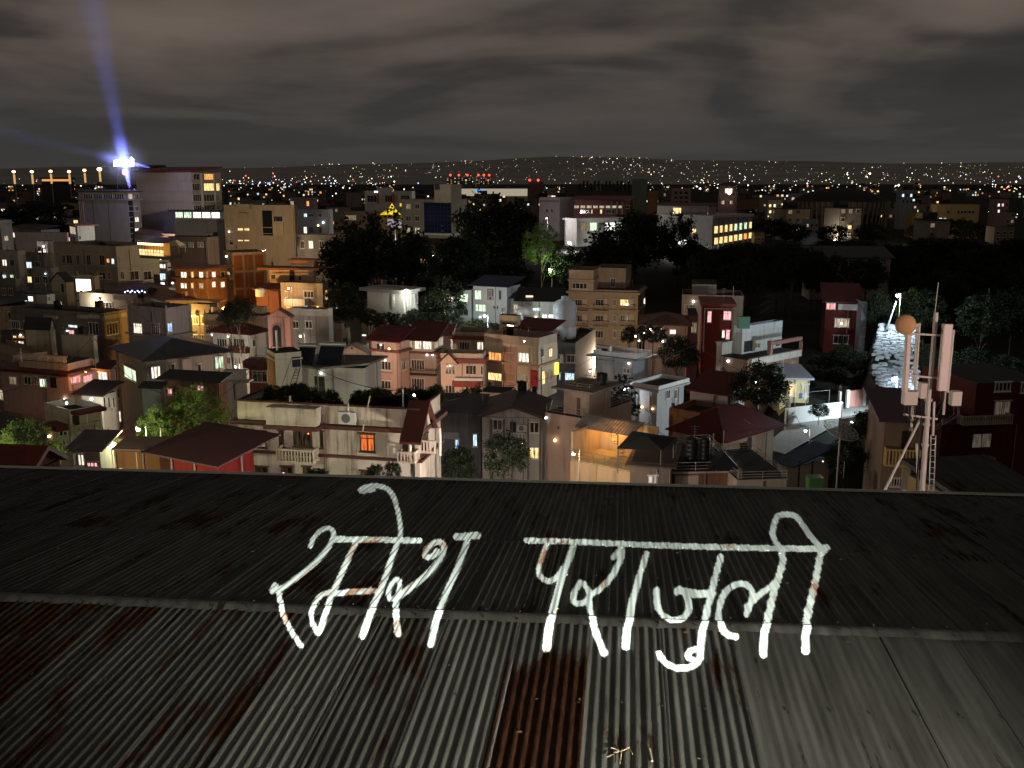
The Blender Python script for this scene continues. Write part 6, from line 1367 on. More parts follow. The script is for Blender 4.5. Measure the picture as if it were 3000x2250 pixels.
# ================================================================== lit stone bank beside the lane
SB = empty('stone_bank', at(2625, 1100, 132), 0, 'stone pitched bank shining bluish white under the lane lamps', 'stone bank')
q = SB.location; rs = random.Random(2)
core = [at(x, y, d) - q for x, y, d in ((2575, 958, 144.3), (2692, 948, 144.3), (2692, 1150, 120.3), (2590, 1150, 120.3), (2556, 1078, 128.3))]
core = [p + Vector((0, .9, -.9)) for p in core]
MB().poly(core + [p + Vector((0, 2.5, -3)) for p in core], 0, [(0, 4, 3, 2, 1)] + [(i, (i+1) % 5, 5+(i+1) % 5, 5+i) for i in range(5)]).build('core', plaster((.1, .1, .1)), SB)
stm = plaster((.42, .45, .48), .5); SM = []
for k in range(4):
    m = MB(); n = 8; pts = []
    for z, sc in ((0, 1.0), (.12, .96), (.2, .7)):
        for i in range(n): t = 2*math.pi*i/n; r_ = (.86 + .14*rs.random())*sc; c4 = (abs(math.cos(t))**4 + abs(math.sin(t))**4)**-.25; pts.append((r_*c4*math.cos(t)*.5, r_*c4*math.sin(t)*.5, z))
    m.poly(pts, 0, [(j*n+i, j*n+(i+1) % n, (j+1)*n+(i+1) % n, (j+1)*n+i) for j in range(2) for i in range(n)] + [tuple(range(2*n, 3*n))]); SM.append(m.mesh('stone', [stm]))
e_x = Vector((1, 0, 0)); dvec = (at(2640, 958, 144) - at(2640, 1150, 120)); Ls = dvec.length; dvec.normalize(); nv = e_x.cross(dvec)
row = 0; yy = 0.0
while yy < Ls:
    f = yy/Ls; ypx = 1150 + (955-1150)*f; d_ = 120 + 24*f
    xa = 2592 + (2558-2592)*min(1, (1150-ypx)/72) if ypx > 1078 else 2558 + (2578-2558)*(1078-ypx)/120
    X0, X1 = at(xa, ypx, d_).x, at(2688, ypx, d_).x
    x = X0 + rs.uniform(0, .5)
    while x < X1:
        w_ = rs.uniform(.5, 1.5)
        if not (1040 < ypx < 1080 and rs.random() < .5):
            o = link('stone', rs.choice(SM), SB); P0 = at(2640, ypx, d_)
            M = Matrix((e_x*w_, dvec*rs.uniform(.5, .8), nv*rs.uniform(.5, 2.4))).transposed().to_4x4(); M.translation = Vector((x, P0.y, P0.z)) - q + nv*.02; o.matrix_basis = M
        x += w_*.95
    yy += .66
lp = MB(); lp.tube(at(2598, 965, 141), at(2626, 882, 141), .16, 7, .1); tag(lp.build('leaning_pole', flat((.3, .31, .32), .6)), 'leaning white pole shining under the upper lane lamp', 'pole')
# lane surface
def lane(name, pts, mat):
    m = MB(); p = [atz(x, y, 9.66) for x, y in pts]; m.poly(p); return struct(m.build(name, mat))
lane('lane', [(2230, 1310), (2330, 1232), (2480, 1196), (2560, 1168), (2640, 1150), (2700, 1180), (2560, 1215), (2420, 1260), (2300, 1330)], plaster((.2, .19, .17)))
b = Bld('retaining_wall', 'rubble edge wall curving along the lane below the pink gate', 'wall', 2470, 2600, 2660, 1205, 108, -30, wall=(.28, .26, .22), dep=.6, roofc=False)

# ================================================================== trees
def leaf_mat(key, c1, c2, tl=.3):
    m, nt = new_mat(key); L = nt.links.new
    g = nd(nt, 'ShaderNodeNewGeometry'); oi = nd(nt, 'ShaderNodeObjectInfo')
    n = nd(nt, 'ShaderNodeTexNoise', i_Scale=.7, i_Detail=3.0); L(g.outputs['Position'], n.inputs['Vector'])
    mx = nd(nt, 'ShaderNodeMixRGB'); L(ramp(nt, n.outputs[0], [(.35, 0.0), (.65, 1.0)]), mx.inputs[0]); mx.inputs[1].default_value = (*c1, 1); mx.inputs[2].default_value = (*c2, 1)
    d = principled(nt, None, .6, 0, .25); L(mx.outputs[0], d.inputs['Base Color']); t = nd(nt, 'ShaderNodeBsdfTranslucent'); L(mx.outputs[0], t.inputs[0])
    ms = nd(nt, 'ShaderNodeMixShader'); ms.inputs[0].default_value = tl; L(d.outputs[0], ms.inputs[1]); L(t.outputs[0], ms.inputs[2]); finish(nt, ms.outputs[0]); return m
LEAF = leaf_mat('leaf_unlit', (.010, .016, .007), (.026, .036, .014)); LEAFB = leaf_mat('leaf_lamplit', (.085, .14, .028), (.16, .22, .06), .4); LEAFC = leaf_mat('leaf_conifer', (.012, .022, .014), (.03, .045, .025))  # light put into leaf colour: darkened for unlit trees, paled for lamplit ones
BARK = plaster((.09, .065, .045), .6)
def crown_mesh(seed, nclump, nleaf, ls, mat, shape='round', cl=.22):
    r = np.random.default_rng(seed); V, F = [], []
    cs = []
    while len(cs) < nclump:
        p = r.uniform(-1, 1, 3)
        if shape == 'cone':
            t = (p[2]+1)/2; rad = (1-t)*.95 + .06; k = np.hypot(p[0], p[1])
            if k > rad or k < rad*.35: continue
        else:
            k = np.linalg.norm(p)
            if k > 1 or k < .45 or (p[2] < -.55 and k > .75): continue
        cs.append(p)
    for c in cs:
        rr_ = cl*r.uniform(.6, 1.35)
        for _ in range(nleaf):
            o = r.normal(0, 1, 3); o *= rr_*r.random()**.5/np.linalg.norm(o)
            if shape == 'cone': o[2] *= .35; 
            p = c + o; a = r.normal(0, 1, 3); a /= np.linalg.norm(a); b_ = np.cross(a, r.normal(0, 1, 3)); b_ /= np.linalg.norm(b_)
            s1, s2 = ls*r.uniform(.6, 1.3), ls*r.uniform(.35, .6); k = len(V)
            V += [tuple(p - a*s1), tuple(p + b_*s2), tuple(p + a*s1), tuple(p - b_*s2)]; F.append((k, k+1, k+2, k+3))
    me = bpy.data.meshes.new('crown'); me.from_pydata(V, [], F); me.materials.append(mat); return me
CR = [crown_mesh(i, 130, 44, .058, LEAF) for i in range(4)]; CB = [crown_mesh(20+i, 150, 60, .034, LEAFB, cl=.17) for i in range(2)]; CC = [crown_mesh(40+i, 120, 30, .05, LEAFC, 'cone', .14) for i in range(2)]
def trunk_mesh(seed):
    r = random.Random(seed); m = MB(); m.tube((0, 0, 0), (.02, 0, .55), .05, 8, .035); m.tube((.02, 0, .55), (-.02, .02, 1.0), .035, 7, .015)
    for k in range(7):
        t = r.uniform(0, 6.28); z = r.uniform(.45, .8); l_ = r.uniform(.2, .42); m.tube((0, 0, z), (l_*math.cos(t), l_*math.sin(t), z + r.uniform(.12, .3)), .02, 5, .007)
    return m.mesh('trunk', [BARK])
TR = [trunk_mesh(i) for i in range(3)]; rt_ = random.Random(11)
def tree(x, ytop, ybot, wpx, d, label, kind='round', group=None, name='tree'):
    """crown spans ytop..ybot pixels; the trunk goes down to the ground"""
    zt, zb = at(x, ytop, d).z, max(.6, at(x, ybot, d).z); X = at(x, (ytop+ybot)/2, d).x; w = wpx/2/pxm(d)/1.02
    g0 = gz(X, d); e = empty(name, (X, d, g0), rt_.uniform(0, 6.28), label, 'tree', group); zt, zb = zt - g0, max(.6, zb - g0)
    me = rt_.choice({'round': CR, 'bright': CB, 'cone': CC}[kind]); o = link('crown', me, e, (0, 0, (zt+zb)/2)); o.scale = (w*.98, w*.98, (zt-zb)/2*1.02)
    o = link('trunk', rt_.choice(TR), e); o.scale = (w*.9, w*.9, zb + (zt-zb)*.55); return e
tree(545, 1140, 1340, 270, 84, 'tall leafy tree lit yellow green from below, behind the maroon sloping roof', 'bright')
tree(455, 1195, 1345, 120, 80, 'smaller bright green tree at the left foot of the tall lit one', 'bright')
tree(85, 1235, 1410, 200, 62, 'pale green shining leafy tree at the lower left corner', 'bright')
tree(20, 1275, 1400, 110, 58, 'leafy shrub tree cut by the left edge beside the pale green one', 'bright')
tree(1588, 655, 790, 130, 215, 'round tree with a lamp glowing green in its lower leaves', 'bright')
tree(1110, 632, 910, 290, 205, 'huge black tree standing left of the hotel')
tree(1005, 690, 900, 190, 198, 'black bushy tree left of the huge one by the hotel'); tree(1215, 705, 900, 210, 195, 'black rounded tree right of the huge one by the hotel')
tree(1440, 575, 810, 230, 260, 'tallest black tree rising above the white college block'); tree(1350, 690, 870, 180, 220, 'dim olive tree below the hotel corner'); tree(1515, 598, 790, 130, 270, 'slim black tree beside the tallest one')
tree(1735, 648, 800, 110, 250, 'pointed black tree before the college wing', 'cone'); tree(1860, 622, 800, 220, 245, 'wide black tree before the lit school'); tree(1985, 628, 790, 120, 255, 'round black tree right before the school front')
tree(1790, 690, 840, 170, 225, 'low black tree between the college trees'); tree(1665, 725, 850, 150, 215, 'black tree right of the green lit tree'); tree(1480, 750, 880, 180, 195, 'black tree above the blue roofed white house')
tree(1300, 815, 960, 150, 165, 'leafy black tree with white light behind its leaves'); tree(1245, 800, 960, 90, 168, 'dark tree right of the white porch light')
tree(1120, 800, 960, 90, 172, 'dark tree left of the white porch-lit house'); tree(1010, 830, 950, 120, 165, 'dark tree at the edge of the terrace house')
b = B('house', 'white house with a bright porch light under the big black trees', 'house', 1075, 1182, 1225, 858, 160, 30, wall=(.58, .58, .5), dirt=.2); b.ledge(z=b.h, t=.5, o=.9, mat=plaster((.4, .38, .34)), name='roof'); b.bars('R', [(1190, 1194), (1200, 1204), (1210, 1214)], 860, 900, .2, plaster((.7, .7, .62))); b.parapet(.6); b.fbox('wall_pier', 'L', 1150, 862, 1156, 900, .2, plaster((.7, .7, .64)))
b = B('house', 'white lit wall glimpsed through the leaves behind the black tree', 'house', 1250, 1380, 1388, 850, 178, 6, wall=(.66, .68, .66), dirt=.15); b.wins('L', [(1262, 1280), (1300, 1330), (1345, 1372)], [(860, 885), (905, 925)], 'gwg.g.', n=2)
tree(700, 868, 960, 90, 140, 'dark tree left of the white hipped house'); tree(675, 900, 965, 80, 134, 'dark bush before the yellow lit wall'); tree(130, 590, 690, 120, 320, 'dark tree behind the low pale wall at far left'); tree(40, 600, 700, 100, 330, 'dark tree at the far left edge')
tree(1838, 1072, 1215, 95, 114, 'right of two dark small conifers before the grey house', 'cone'); tree(1808, 1070, 1200, 80, 116, 'left of two dark small conifers before the grey house', 'cone')
tree(1480, 1270, 1400, 150, 74, 'dark feathery tree before the grey gabled house'); tree(1345, 1310, 1420, 120, 76, 'black bush below the cold blue shed windows'); tree(300, 1260, 1390, 110, 74, 'black tree beside the balustraded balcony')
tree(1400, 1130, 1200, 70, 118, 'bush lit orange at the foot of the cream building'); tree(1360, 1140, 1200, 60, 119, 'low shrub left of the orange lit bush')
tree(2230, 1066, 1200, 180, 107, 'black tree mass left of the glowing yellow rooms'); tree(2130, 1085, 1180, 120, 114, 'black tree behind the whitewashed hut'); tree(2400, 1180, 1225, 60, 112, 'shrub against the lane wall'); tree(2560, 1200, 1300, 140, 86, 'dark olive tree right of the satellite dish'); tree(2480, 1285, 1390, 130, 84, 'black tree under the satellite dish')
tree(1915, 950, 1010, 80, 142, 'dark bush in front of the garden pavilion'); tree(1845, 955, 1010, 60, 160, 'dark shrub at the foot of the apartment block'); tree(1985, 985, 1090, 130, 146, 'black tree behind the grey wing')
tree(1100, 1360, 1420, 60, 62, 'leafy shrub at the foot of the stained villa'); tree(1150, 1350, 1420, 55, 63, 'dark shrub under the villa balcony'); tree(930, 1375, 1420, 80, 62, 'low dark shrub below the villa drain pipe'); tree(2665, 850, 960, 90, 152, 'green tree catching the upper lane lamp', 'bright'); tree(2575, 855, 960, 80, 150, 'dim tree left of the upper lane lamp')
for i in range(46):
    x = 2010 + (i*37 % 640) + rt_.uniform(-20, 20); d = rt_.uniform(190, 330); yt = rt_.uniform(690, 735) + (330-d)*.2
    tree(x, yt, yt + rt_.uniform(90, 130), rt_.uniform(90, 140), d, 'black tree in the dark wood right of the school', 'round', 'trees of the dark wood')
for i in range(44):
    x = 2650 + (i*53 % 380); d = rt_.uniform(135, 300); yt = 690 + (300-d)*.95 + rt_.uniform(-15, 40)
    tree(x, yt, yt + rt_.uniform(110, 160), rt_.uniform(110, 170), d, 'black tree on the unlit slope at the right edge', 'round', 'trees of the right slope')
for i, (x, y, w, d) in enumerate(((2470, 1010, 90, 140), (2520, 1030, 100, 138), (2420, 1040, 110, 142), (2560, 1000, 60, 146), (2380, 1070, 90, 136), (2720, 1010, 90, 130), (2760, 1040, 120, 128), (2850, 1020, 130, 126), (2940, 1040, 120, 124), (2450, 1075, 80, 132), (2540, 1080, 70, 134))):
    tree(x, y, y + 75, w, d, 'low dark bush on the unlit bank around the lane', 'round', 'bushes on the dark bank')
for i, (x, y, w, d) in enumerate(((2270, 640, 110, 350), (2330, 655, 90, 345), (2440, 660, 100, 360), (2555, 655, 120, 362), (2700, 655, 90, 380), (2800, 640, 110, 372), (2850, 650, 90, 370), (2930, 690, 100, 340))):
    tree(x, y, y + 60, w, d, 'dark treetop along the front of the round hall and yellow school', 'round', 'trees before the round hall')
for i in range(60):
    d = rt_.uniform(320, 620); x = rt_.uniform(680, 2300) if i % 3 else rt_.uniform(0, 240); yt = 1125 + FPX*math.tan(math.atan((CZ-22)/d) - PITCH) + rt_.uniform(-4, 10)
    tree(x, yt, yt + 28*400/d, 60*400/d, d, 'small dark tree among the far houses', 'round', 'trees among the far houses')
# plain houses that fill the gaps between the traced ones
rh = random.Random(31); nfill = 0; tries = 0
while nfill < 70 and tries < 6000:
    tries += 1
    Y = rh.uniform(112, 300); xp = rh.uniform(-20, 960) if rh.random() < .62 else rh.uniform(960, 1900)
    if Y > 185 and 960 < xp < 2100: continue
    if (Y < 186 and 1610 < xp < 1960) or (Y < 190 and 490 < xp < 960) or (Y < 215 and 150 < xp < 480 and Y > 170) or (Y < 178 and 1040 < xp < 1420): continue
    top = gz(0, Y) + rh.uniform(6.5, 11.5); X = (xp-CX)/FPX*(Y*cp + (CZ-top)*sp)
    if any((X-a)**2 + (Y+4-b_)**2 < (c_+4.2)**2 for a, b_, c_ in ALLB): continue
    nfill += 1
    d_ = Vector((X, Y, top)) - ORG; dep_c = d_.y*cp - d_.z*sp; yp = CY - FPX*(d_.y*sp + d_.z*cp)/dep_c
    w1, w2 = rh.uniform(6, 10)*FPX/Y, rh.uniform(3, 6)*FPX/Y; th = rh.choice((12, 20, 28, 36)) + max(0, (CX-xp)/60)
    colr = rh.choice(((.34, .3, .26), (.42, .37, .3), (.3, .2, .16), (.46, .44, .4), (.38, .28, .2), (.26, .25, .25)))
    b = Bld('infill_house', 'plain house in a gap of the town', 'house', xp - w1, xp, xp + w2, yp, Y, th, wall=colr, group='plain infill houses of the town', dirt=.6); b.infill = True
    st_px = 3.1*FPX/Y
    for r_ in range(2):
        for k in range(3):
            lt = rh.choice('......dmwyo.c') if rh.random() < .75 else '-'
            if lt != '-': b.win('L', xp - w1*(.92 - .31*k), yp + st_px*(r_ + .28), xp - w1*(.74 - .31*k), yp + st_px*(r_ + .74), None if lt == '.' else lt, n=rh.choice((2, 3)))
        if rh.random() < .6: b.win('R', xp + w2*.35, yp + st_px*(r_ + .28), xp + w2*.7, yp + st_px*(r_ + .74), rh.choice((None, None, 'd', 'm')), n=2)
    q_ = rh.random()
    b.desc = (colr, 'hip' if q_ < .22 else 'sloping' if q_ < .4 else 'flat', xp, yp)
    if q_ < .22: b.hip(1.2, .5, rh.choice((REDTIN, DARKTIN)))
    elif q_ < .4: b.mono(.9, .4, rh.choice((REDTIN, DARKTIN, tin((.05, .07, .1)))))
    else:
        b.parapet(.8); b.ledge(z=b.h-.1, t=.2, o=.4)
        if rh.random() < .6: s_ = Bld('', '', '', xp - w1*.6, xp - w1*.15, xp - w1*.05, yp - 2.3*FPX/Y, 0, parent=b, base=(xp - w1*.15, yp - .35*FPX/Y), wall=colr)
# potted plants and clutter on the villa roof
zr = villa.C.z + villa.h + .06
for i, (x, y, s) in enumerate(((742, 1180, .8), (1040, 1195, .7), (1075, 1192, .9), (1120, 1195, .7), (1160, 1192, .8), (1185, 1188, .9), (1000, 1180, .6), (830, 1185, .7), (1210, 1196, .6))):
    p = villa.world(villa.hit('L', x, 1240)[0], 1.6 + (i % 4)*1.1, villa.h + .06); e = empty('potted_plant', p, i*1.3, 'pot plant number %s from the left in the villa roof garden' % ['one', 'two', 'three', 'four', 'five', 'six', 'seven', 'eight', 'nine'][[742, 830, 1000, 1040, 1075, 1120, 1160, 1185, 1210].index(x)], 'plant')
    MB().lathe([(.16, 0), (.22, .32), (.24, .33), (.24, .38), (.02, .36)], 10).build('pot', flat((.25, .1, .06)), e); o = link('foliage', CR[i % 4], e, (0, 0, .38 + s*.6)); o.scale = (s*.7, s*.7, s*.7)
for i, (x, y) in enumerate(((1045, 1215), (1160, 1205), (1185, 1210))): 
    p = villa.world(villa.hit('L', x, 1240)[0], 2.2 + i*.5, villa.h + .06); tag(MB().lathe([(.32, 0), (.36, .8), (.38, .82), (.05, .86)], 12).build('plastic_drum', flat(((.2, .25, .3), (.3, .3, .3), (.35, .2, .15))[i]), None, tuple(p)), ['blue grey drum', 'grey drum', 'reddish drum'][i] + ' standing in the villa roof garden', 'drum')
bp_ = MB(); bp_.tube(at(1084, 1160, 68), at(1062, 1262, 66.5), .05, 6); tag(bp_.build('bamboo_pole', flat((.5, .4, .28))), 'leaning bamboo pole against the villa parapet', 'pole')
pole(1180, 1140, 1200, 71, 'pale post in the villa roof garden under the starburst lamp', .06); pole(1020, 1180, 1215, 70, 'short post left in the villa roof garden', .05)

# ================================================================== far city: houses and lights
rf = random.Random(21); occ = list(ALLB)
FH = []
for k in range(4):
    hh, ww, dd_ = (6.5, 9.5, 8, 12)[k], (9, 8, 12, 10)[k], (8, 9, 9, 10)[k]
    FH.append((hh, ww, dd_))
FCOL = [plaster(c) for c in ((.34, .3, .26), (.26, .22, .2), (.42, .38, .33), (.3, .18, .14), (.4, .33, .22))]
WALLM = {}
def far_house(X, Y, lab, grp):
    k = rf.randrange(4); hh, ww, dd_ = FH[k]; c = rf.randrange(5)
    e = empty('far_house', (X, Y, gz(X, Y)), rf.uniform(-.6, .6), lab, 'house', grp)
    if (k, c) not in WALLM: WALLM[(k, c)] = (MB().box(-ww/2, ww/2, 0, dd_, 0, hh).mesh('wall', [FCOL[c]]), MB().box(-ww/2-.5, ww/2+.5, -.5, dd_+.5, hh+.01, hh+.35).box(-ww/4, ww/6, dd_*.4, dd_*.8, hh+.36, hh+2.6).mesh('roof', [tin((.14, .05, .04)) if c == 3 else DARKC]))
    link('wall', WALLM[(k, c)][0], e); link('roof', WALLM[(k, c)][1], e)
    for j in range(int(hh//3)):
        for i in range(3):
            if rf.random() < .55:
                lt = rf.choice('..........dddmmwyyocgp' if Y < 900 else '.....dmwyyowcg'); pane = pane_dark() if lt == '.' else litpane(lt)
                link('window', window_mesh(1.6 if Y < 900 else 2.2, 1.5 if Y < 900 else 1.9, 2, False, WHITE_FR, pane, True), e, (-ww/2 + ww*(i+.5)/3, -.003, j*3.1 + .9))
n = 0; tries = 0
while n < 210 and tries < 9000:
    tries += 1
    Y = 330*math.exp(rf.random()**.8*1.75); X = rf.uniform(-.58, .58)*Y
    px = CX + FPX*X/(Y*cp + CZ*sp)
    if Y < 480 and 950 < px < 2250: continue
    if any((X-a)**2 + (Y-b_)**2 < (c_+8)**2 for a, b_, c_ in occ): continue
    occ.append((X, Y, 9)); n += 1
    z = 'left' if px < 700 else ('centre' if px < 1900 else 'right')
    far_house(X, Y, {'left': 'small dim flat roofed house in the crowded far city behind the towers', 'centre': 'small dim house in the far city below the horizon lights, middle', 'right': 'small dim house in the far city around the round hall'}[z], 'far city houses, ' + z)
# street lights and lit windows of the far city, too many to count
def light_mass(name, lab, pts, sizes, mat):
    V, F = [], []
    for (p, s) in zip(pts, sizes):
        k = len(V); x, y, z = p; V += [(x+s, y, z), (x-s, y, z), (x, y+s, z), (x, y-s, z), (x, y, z+s), (x, y, z-s)]
        F += [(k, k+2, k+4), (k+2, k+1, k+4), (k+1, k+3, k+4), (k+3, k, k+4), (k+2, k, k+5), (k+1, k+2, k+5), (k+3, k+1, k+5), (k, k+3, k+5)]
    me = bpy.data.meshes.new(name); me.from_pydata(V, [], F); me.materials.append(mat); o = link(name, me); return tag(o, lab, 'lights', None, 'stuff')
LC = [((1.0, .86, .66), 3.2), ((1.0, .66, .32), 3.0), ((.85, .95, 1.0), 3.2), ((1.0, .12, .08), 2.5), ((.3, .45, 1.0), 3), ((.8, 1.0, .7), 4), ((1.0, .9, .75), 1.1), ((1.0, .75, .5), .55)]
PT = {i: ([], []) for i in range(8)}
rl = np.random.default_rng(5)
def put(x, y, size_px, ci, Y=None):
    d = ray(x, y)
    if Y is None:
        for Yk in np.linspace(900, 8800, 240):
            p = ORG + d*(Yk/d.y); hgt = float(hill_height(np.array(p.x), np.array(p.y))) if Yk > 3200 else 0.0; hgt += 14
            if p.z <= hgt + 6: Y = Yk - 5; break
        else: return
    p = ORG + d*(Y/d.y); PT[ci][0].append(tuple(p)); PT[ci][1].append(size_px*Y/FPX)
def cidx(r): return int(rl.choice([0, 0, 0, 1, 2, 2, 5, 6, 6, 6, 7, 7, 7]))
for _ in range(210):      # hillside lights
    x = rl.normal(1560, 430) if rl.random() < .55 else rl.uniform(880, 3000); 
    y = 522 - abs(rl.normal(0, 26)); y = max(y, 452 + abs(x-1600)*.02)
    put(x, y, rl.uniform(.5, 1.3), int(rl.choice([6, 7, 6, 7, 0, 7])))
for cx_, cy_, sx_, sy_, n_ in ((1450, 470, 110, 12, 26), (1780, 462, 90, 14, 46), (1900, 490, 140, 14, 60), (1230, 480, 90, 12, 24), (930, 478, 40, 6, 14), (2820, 480, 100, 22, 60), (2560, 505, 160, 14, 50), (2250, 480, 60, 14, 16), (1000, 480, 60, 5, 8)):
    for _ in range(n_): put(rl.normal(cx_, sx_), min(522, rl.normal(cy_, sy_)), rl.uniform(.5, 1.35), int(rl.choice([6, 7, 0, 6, 7, 1])))
for _ in range(230):      # the plain
    x = rl.choice([60, 200, 700, 820, 1000, 1130, 1480, 1650, 1940, 2080, 2250, 2330, 2480, 2620, 2760, 2900]) + rl.normal(0, 45); y = 524 + abs(rl.normal(0, 15)); 
    put(x, y, rl.uniform(.5, 1.4)*(1 + 1.0*(rl.random() < .1)), cidx(0), Y=rl.uniform(1100, 3000))
for _ in range(85):
    put(rl.uniform(1900, 3000), rl.uniform(505, 560), rl.uniform(.8, 2.0)*(1 + .8*(rl.random() < .15)), int(rl.choice([0, 2, 2, 0, 5, 6, 6])), Y=rl.uniform(800, 2200))
for _ in range(70):
    put(rl.uniform(640, 1150), rl.uniform(515, 545), rl.uniform(.8, 1.9), int(rl.choice([0, 1, 2, 5, 0, 3])), Y=rl.uniform(1300, 2500))
for x in (740, 760, 785, 790, 835, 885, 970, 1100, 1225): put(x, 538 + rl.uniform(-2, 3), 2.2, 4, Y=1800)
for x, y in ((2925, 517), (2955, 545), (2366, 545), (720, 515), (800, 508), (2950, 550), (1430, 528)): put(x, y, 2.6, 3, Y=1500)
for _ in range(110):      # lights among the roofs, nearer
    x = rl.uniform(0, 3000); y = rl.uniform(545, 640)
    if 980 < x < 2000 and y > 590: continue
    if 395 < x < 650 or 2360 < x < 2650 or (1920 < x < 2210): continue
    put(x, y, rl.uniform(1.0, 3.0), cidx(0), Y=(CZ-22)/math.tan(PITCH + math.atan((y-CY)/FPX)))
NAMES = ['warm white', 'sodium orange', 'cold white', 'red', 'blue', 'greenish', 'dim warm', 'faint amber']
for i, (c_, s_) in enumerate(LC):
    if PT[i][0]: light_mass('city_lights', NAMES[i] + ' points of light scattered across the far city and hills', PT[i][0], PT[i][1], emit(c_, s_))
# tall sodium apron lamps at the far left, each a thing
for i, (x, y) in enumerate(((41, 503), (94, 503), (149, 502), (203, 503), (248, 499), (292, 496))):
    p = at(x, y, 760); e = empty('apron_lamp', (p.x, p.y, 0), 0, ['first', 'second', 'third', 'fourth', 'fifth', 'sixth'][i] + ' tall orange floodlight mast counted from the left edge', 'lamp mast', 'orange lamp masts on the left skyline')
    MB().tube((0, 0, 0), (0, 0, p.z), .3, 6).build('mast', STEEL, e); s = 1.25 if i < 5 else 1.8
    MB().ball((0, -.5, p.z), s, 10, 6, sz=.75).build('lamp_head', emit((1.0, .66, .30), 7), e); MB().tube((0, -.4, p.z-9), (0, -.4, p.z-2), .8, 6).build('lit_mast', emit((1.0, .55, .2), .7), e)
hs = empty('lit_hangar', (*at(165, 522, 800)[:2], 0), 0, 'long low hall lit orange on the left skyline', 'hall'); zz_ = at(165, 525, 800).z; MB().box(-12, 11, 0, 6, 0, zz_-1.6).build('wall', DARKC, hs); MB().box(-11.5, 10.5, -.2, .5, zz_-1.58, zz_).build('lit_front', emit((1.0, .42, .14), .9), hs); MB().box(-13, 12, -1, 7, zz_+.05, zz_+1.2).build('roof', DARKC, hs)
# cables strung between the houses
def cable(pts, lab, sag=.6, r=.018):
    P3 = [at(*p) for p in pts]; m = MB()
    for a, b_ in zip(P3, P3[1:]): m.path([a.lerp(b_, t/8) - Vector((0, 0, sag*4*(t/8)*(1-t/8))) for t in range(9)], r, 4)
    return tag(m.build('overhead_cable', CAB), lab, 'cable')
cable([(272, 820, 150), (272, 1050, 100)], 'power cable running down between the left houses', .5)
for i, pts in enumerate((((0, 1150, 90), (272, 985, 98), (470, 1150, 88)), ((470, 1255, 74), (810, 1000, 90), (1180, 1145, 71)), ((1180, 1150, 71), (1414, 1130, 104), (1733, 1050, 125)), ((0, 905, 150), (370, 895, 118), (620, 1000, 128)), ((1733, 1050, 125), (2040, 1010, 130), (2300, 1110, 118)), ((2474, 1352, 78), (2330, 1215, 100), (2180, 1230, 96)), ((1707, 1205, 90), (1900, 1240, 88), (2091, 1272, 80)))):
    cable(pts, 'sagging overhead cable ' + ['across the orange porch house', 'from the lit green tree to the starburst lamp', 'from the starburst lamp to the pink lamp pole', 'over the long terraced dark house', 'from the pink lamp pole to the lane', 'beside the satellite dish', 'over the lit terrace'][i], 1.1, .028)
for i, (x, y0, y1, d) in enumerate(((272, 975, 1080, 96), (370, 890, 1000, 118), (60, 1020, 1060, 92), (1733, 1045, 1140, 125), (1707, 1200, 1250, 90), (2091, 1270, 1310, 80), (2121, 1262, 1330, 80), (2474, 1352, 1400, 78), (1414, 1128, 1200, 104), (470, 1255, 1370, 74))):
    pole(x, y0, y1, d, 'thin pole standing ' + ['between the long dark house and the orange porch', 'before the grey two storey house', 'on the balustraded pink house', 'carrying the pink lamp', 'on the roof garden rail of the blank walled house', 'left on the tank terrace', 'right on the tank terrace', 'under the satellite dish', 'beside the pedestal tank', 'before the lit green tree'][i], .04, mat=flat((.35, .3, .26)))

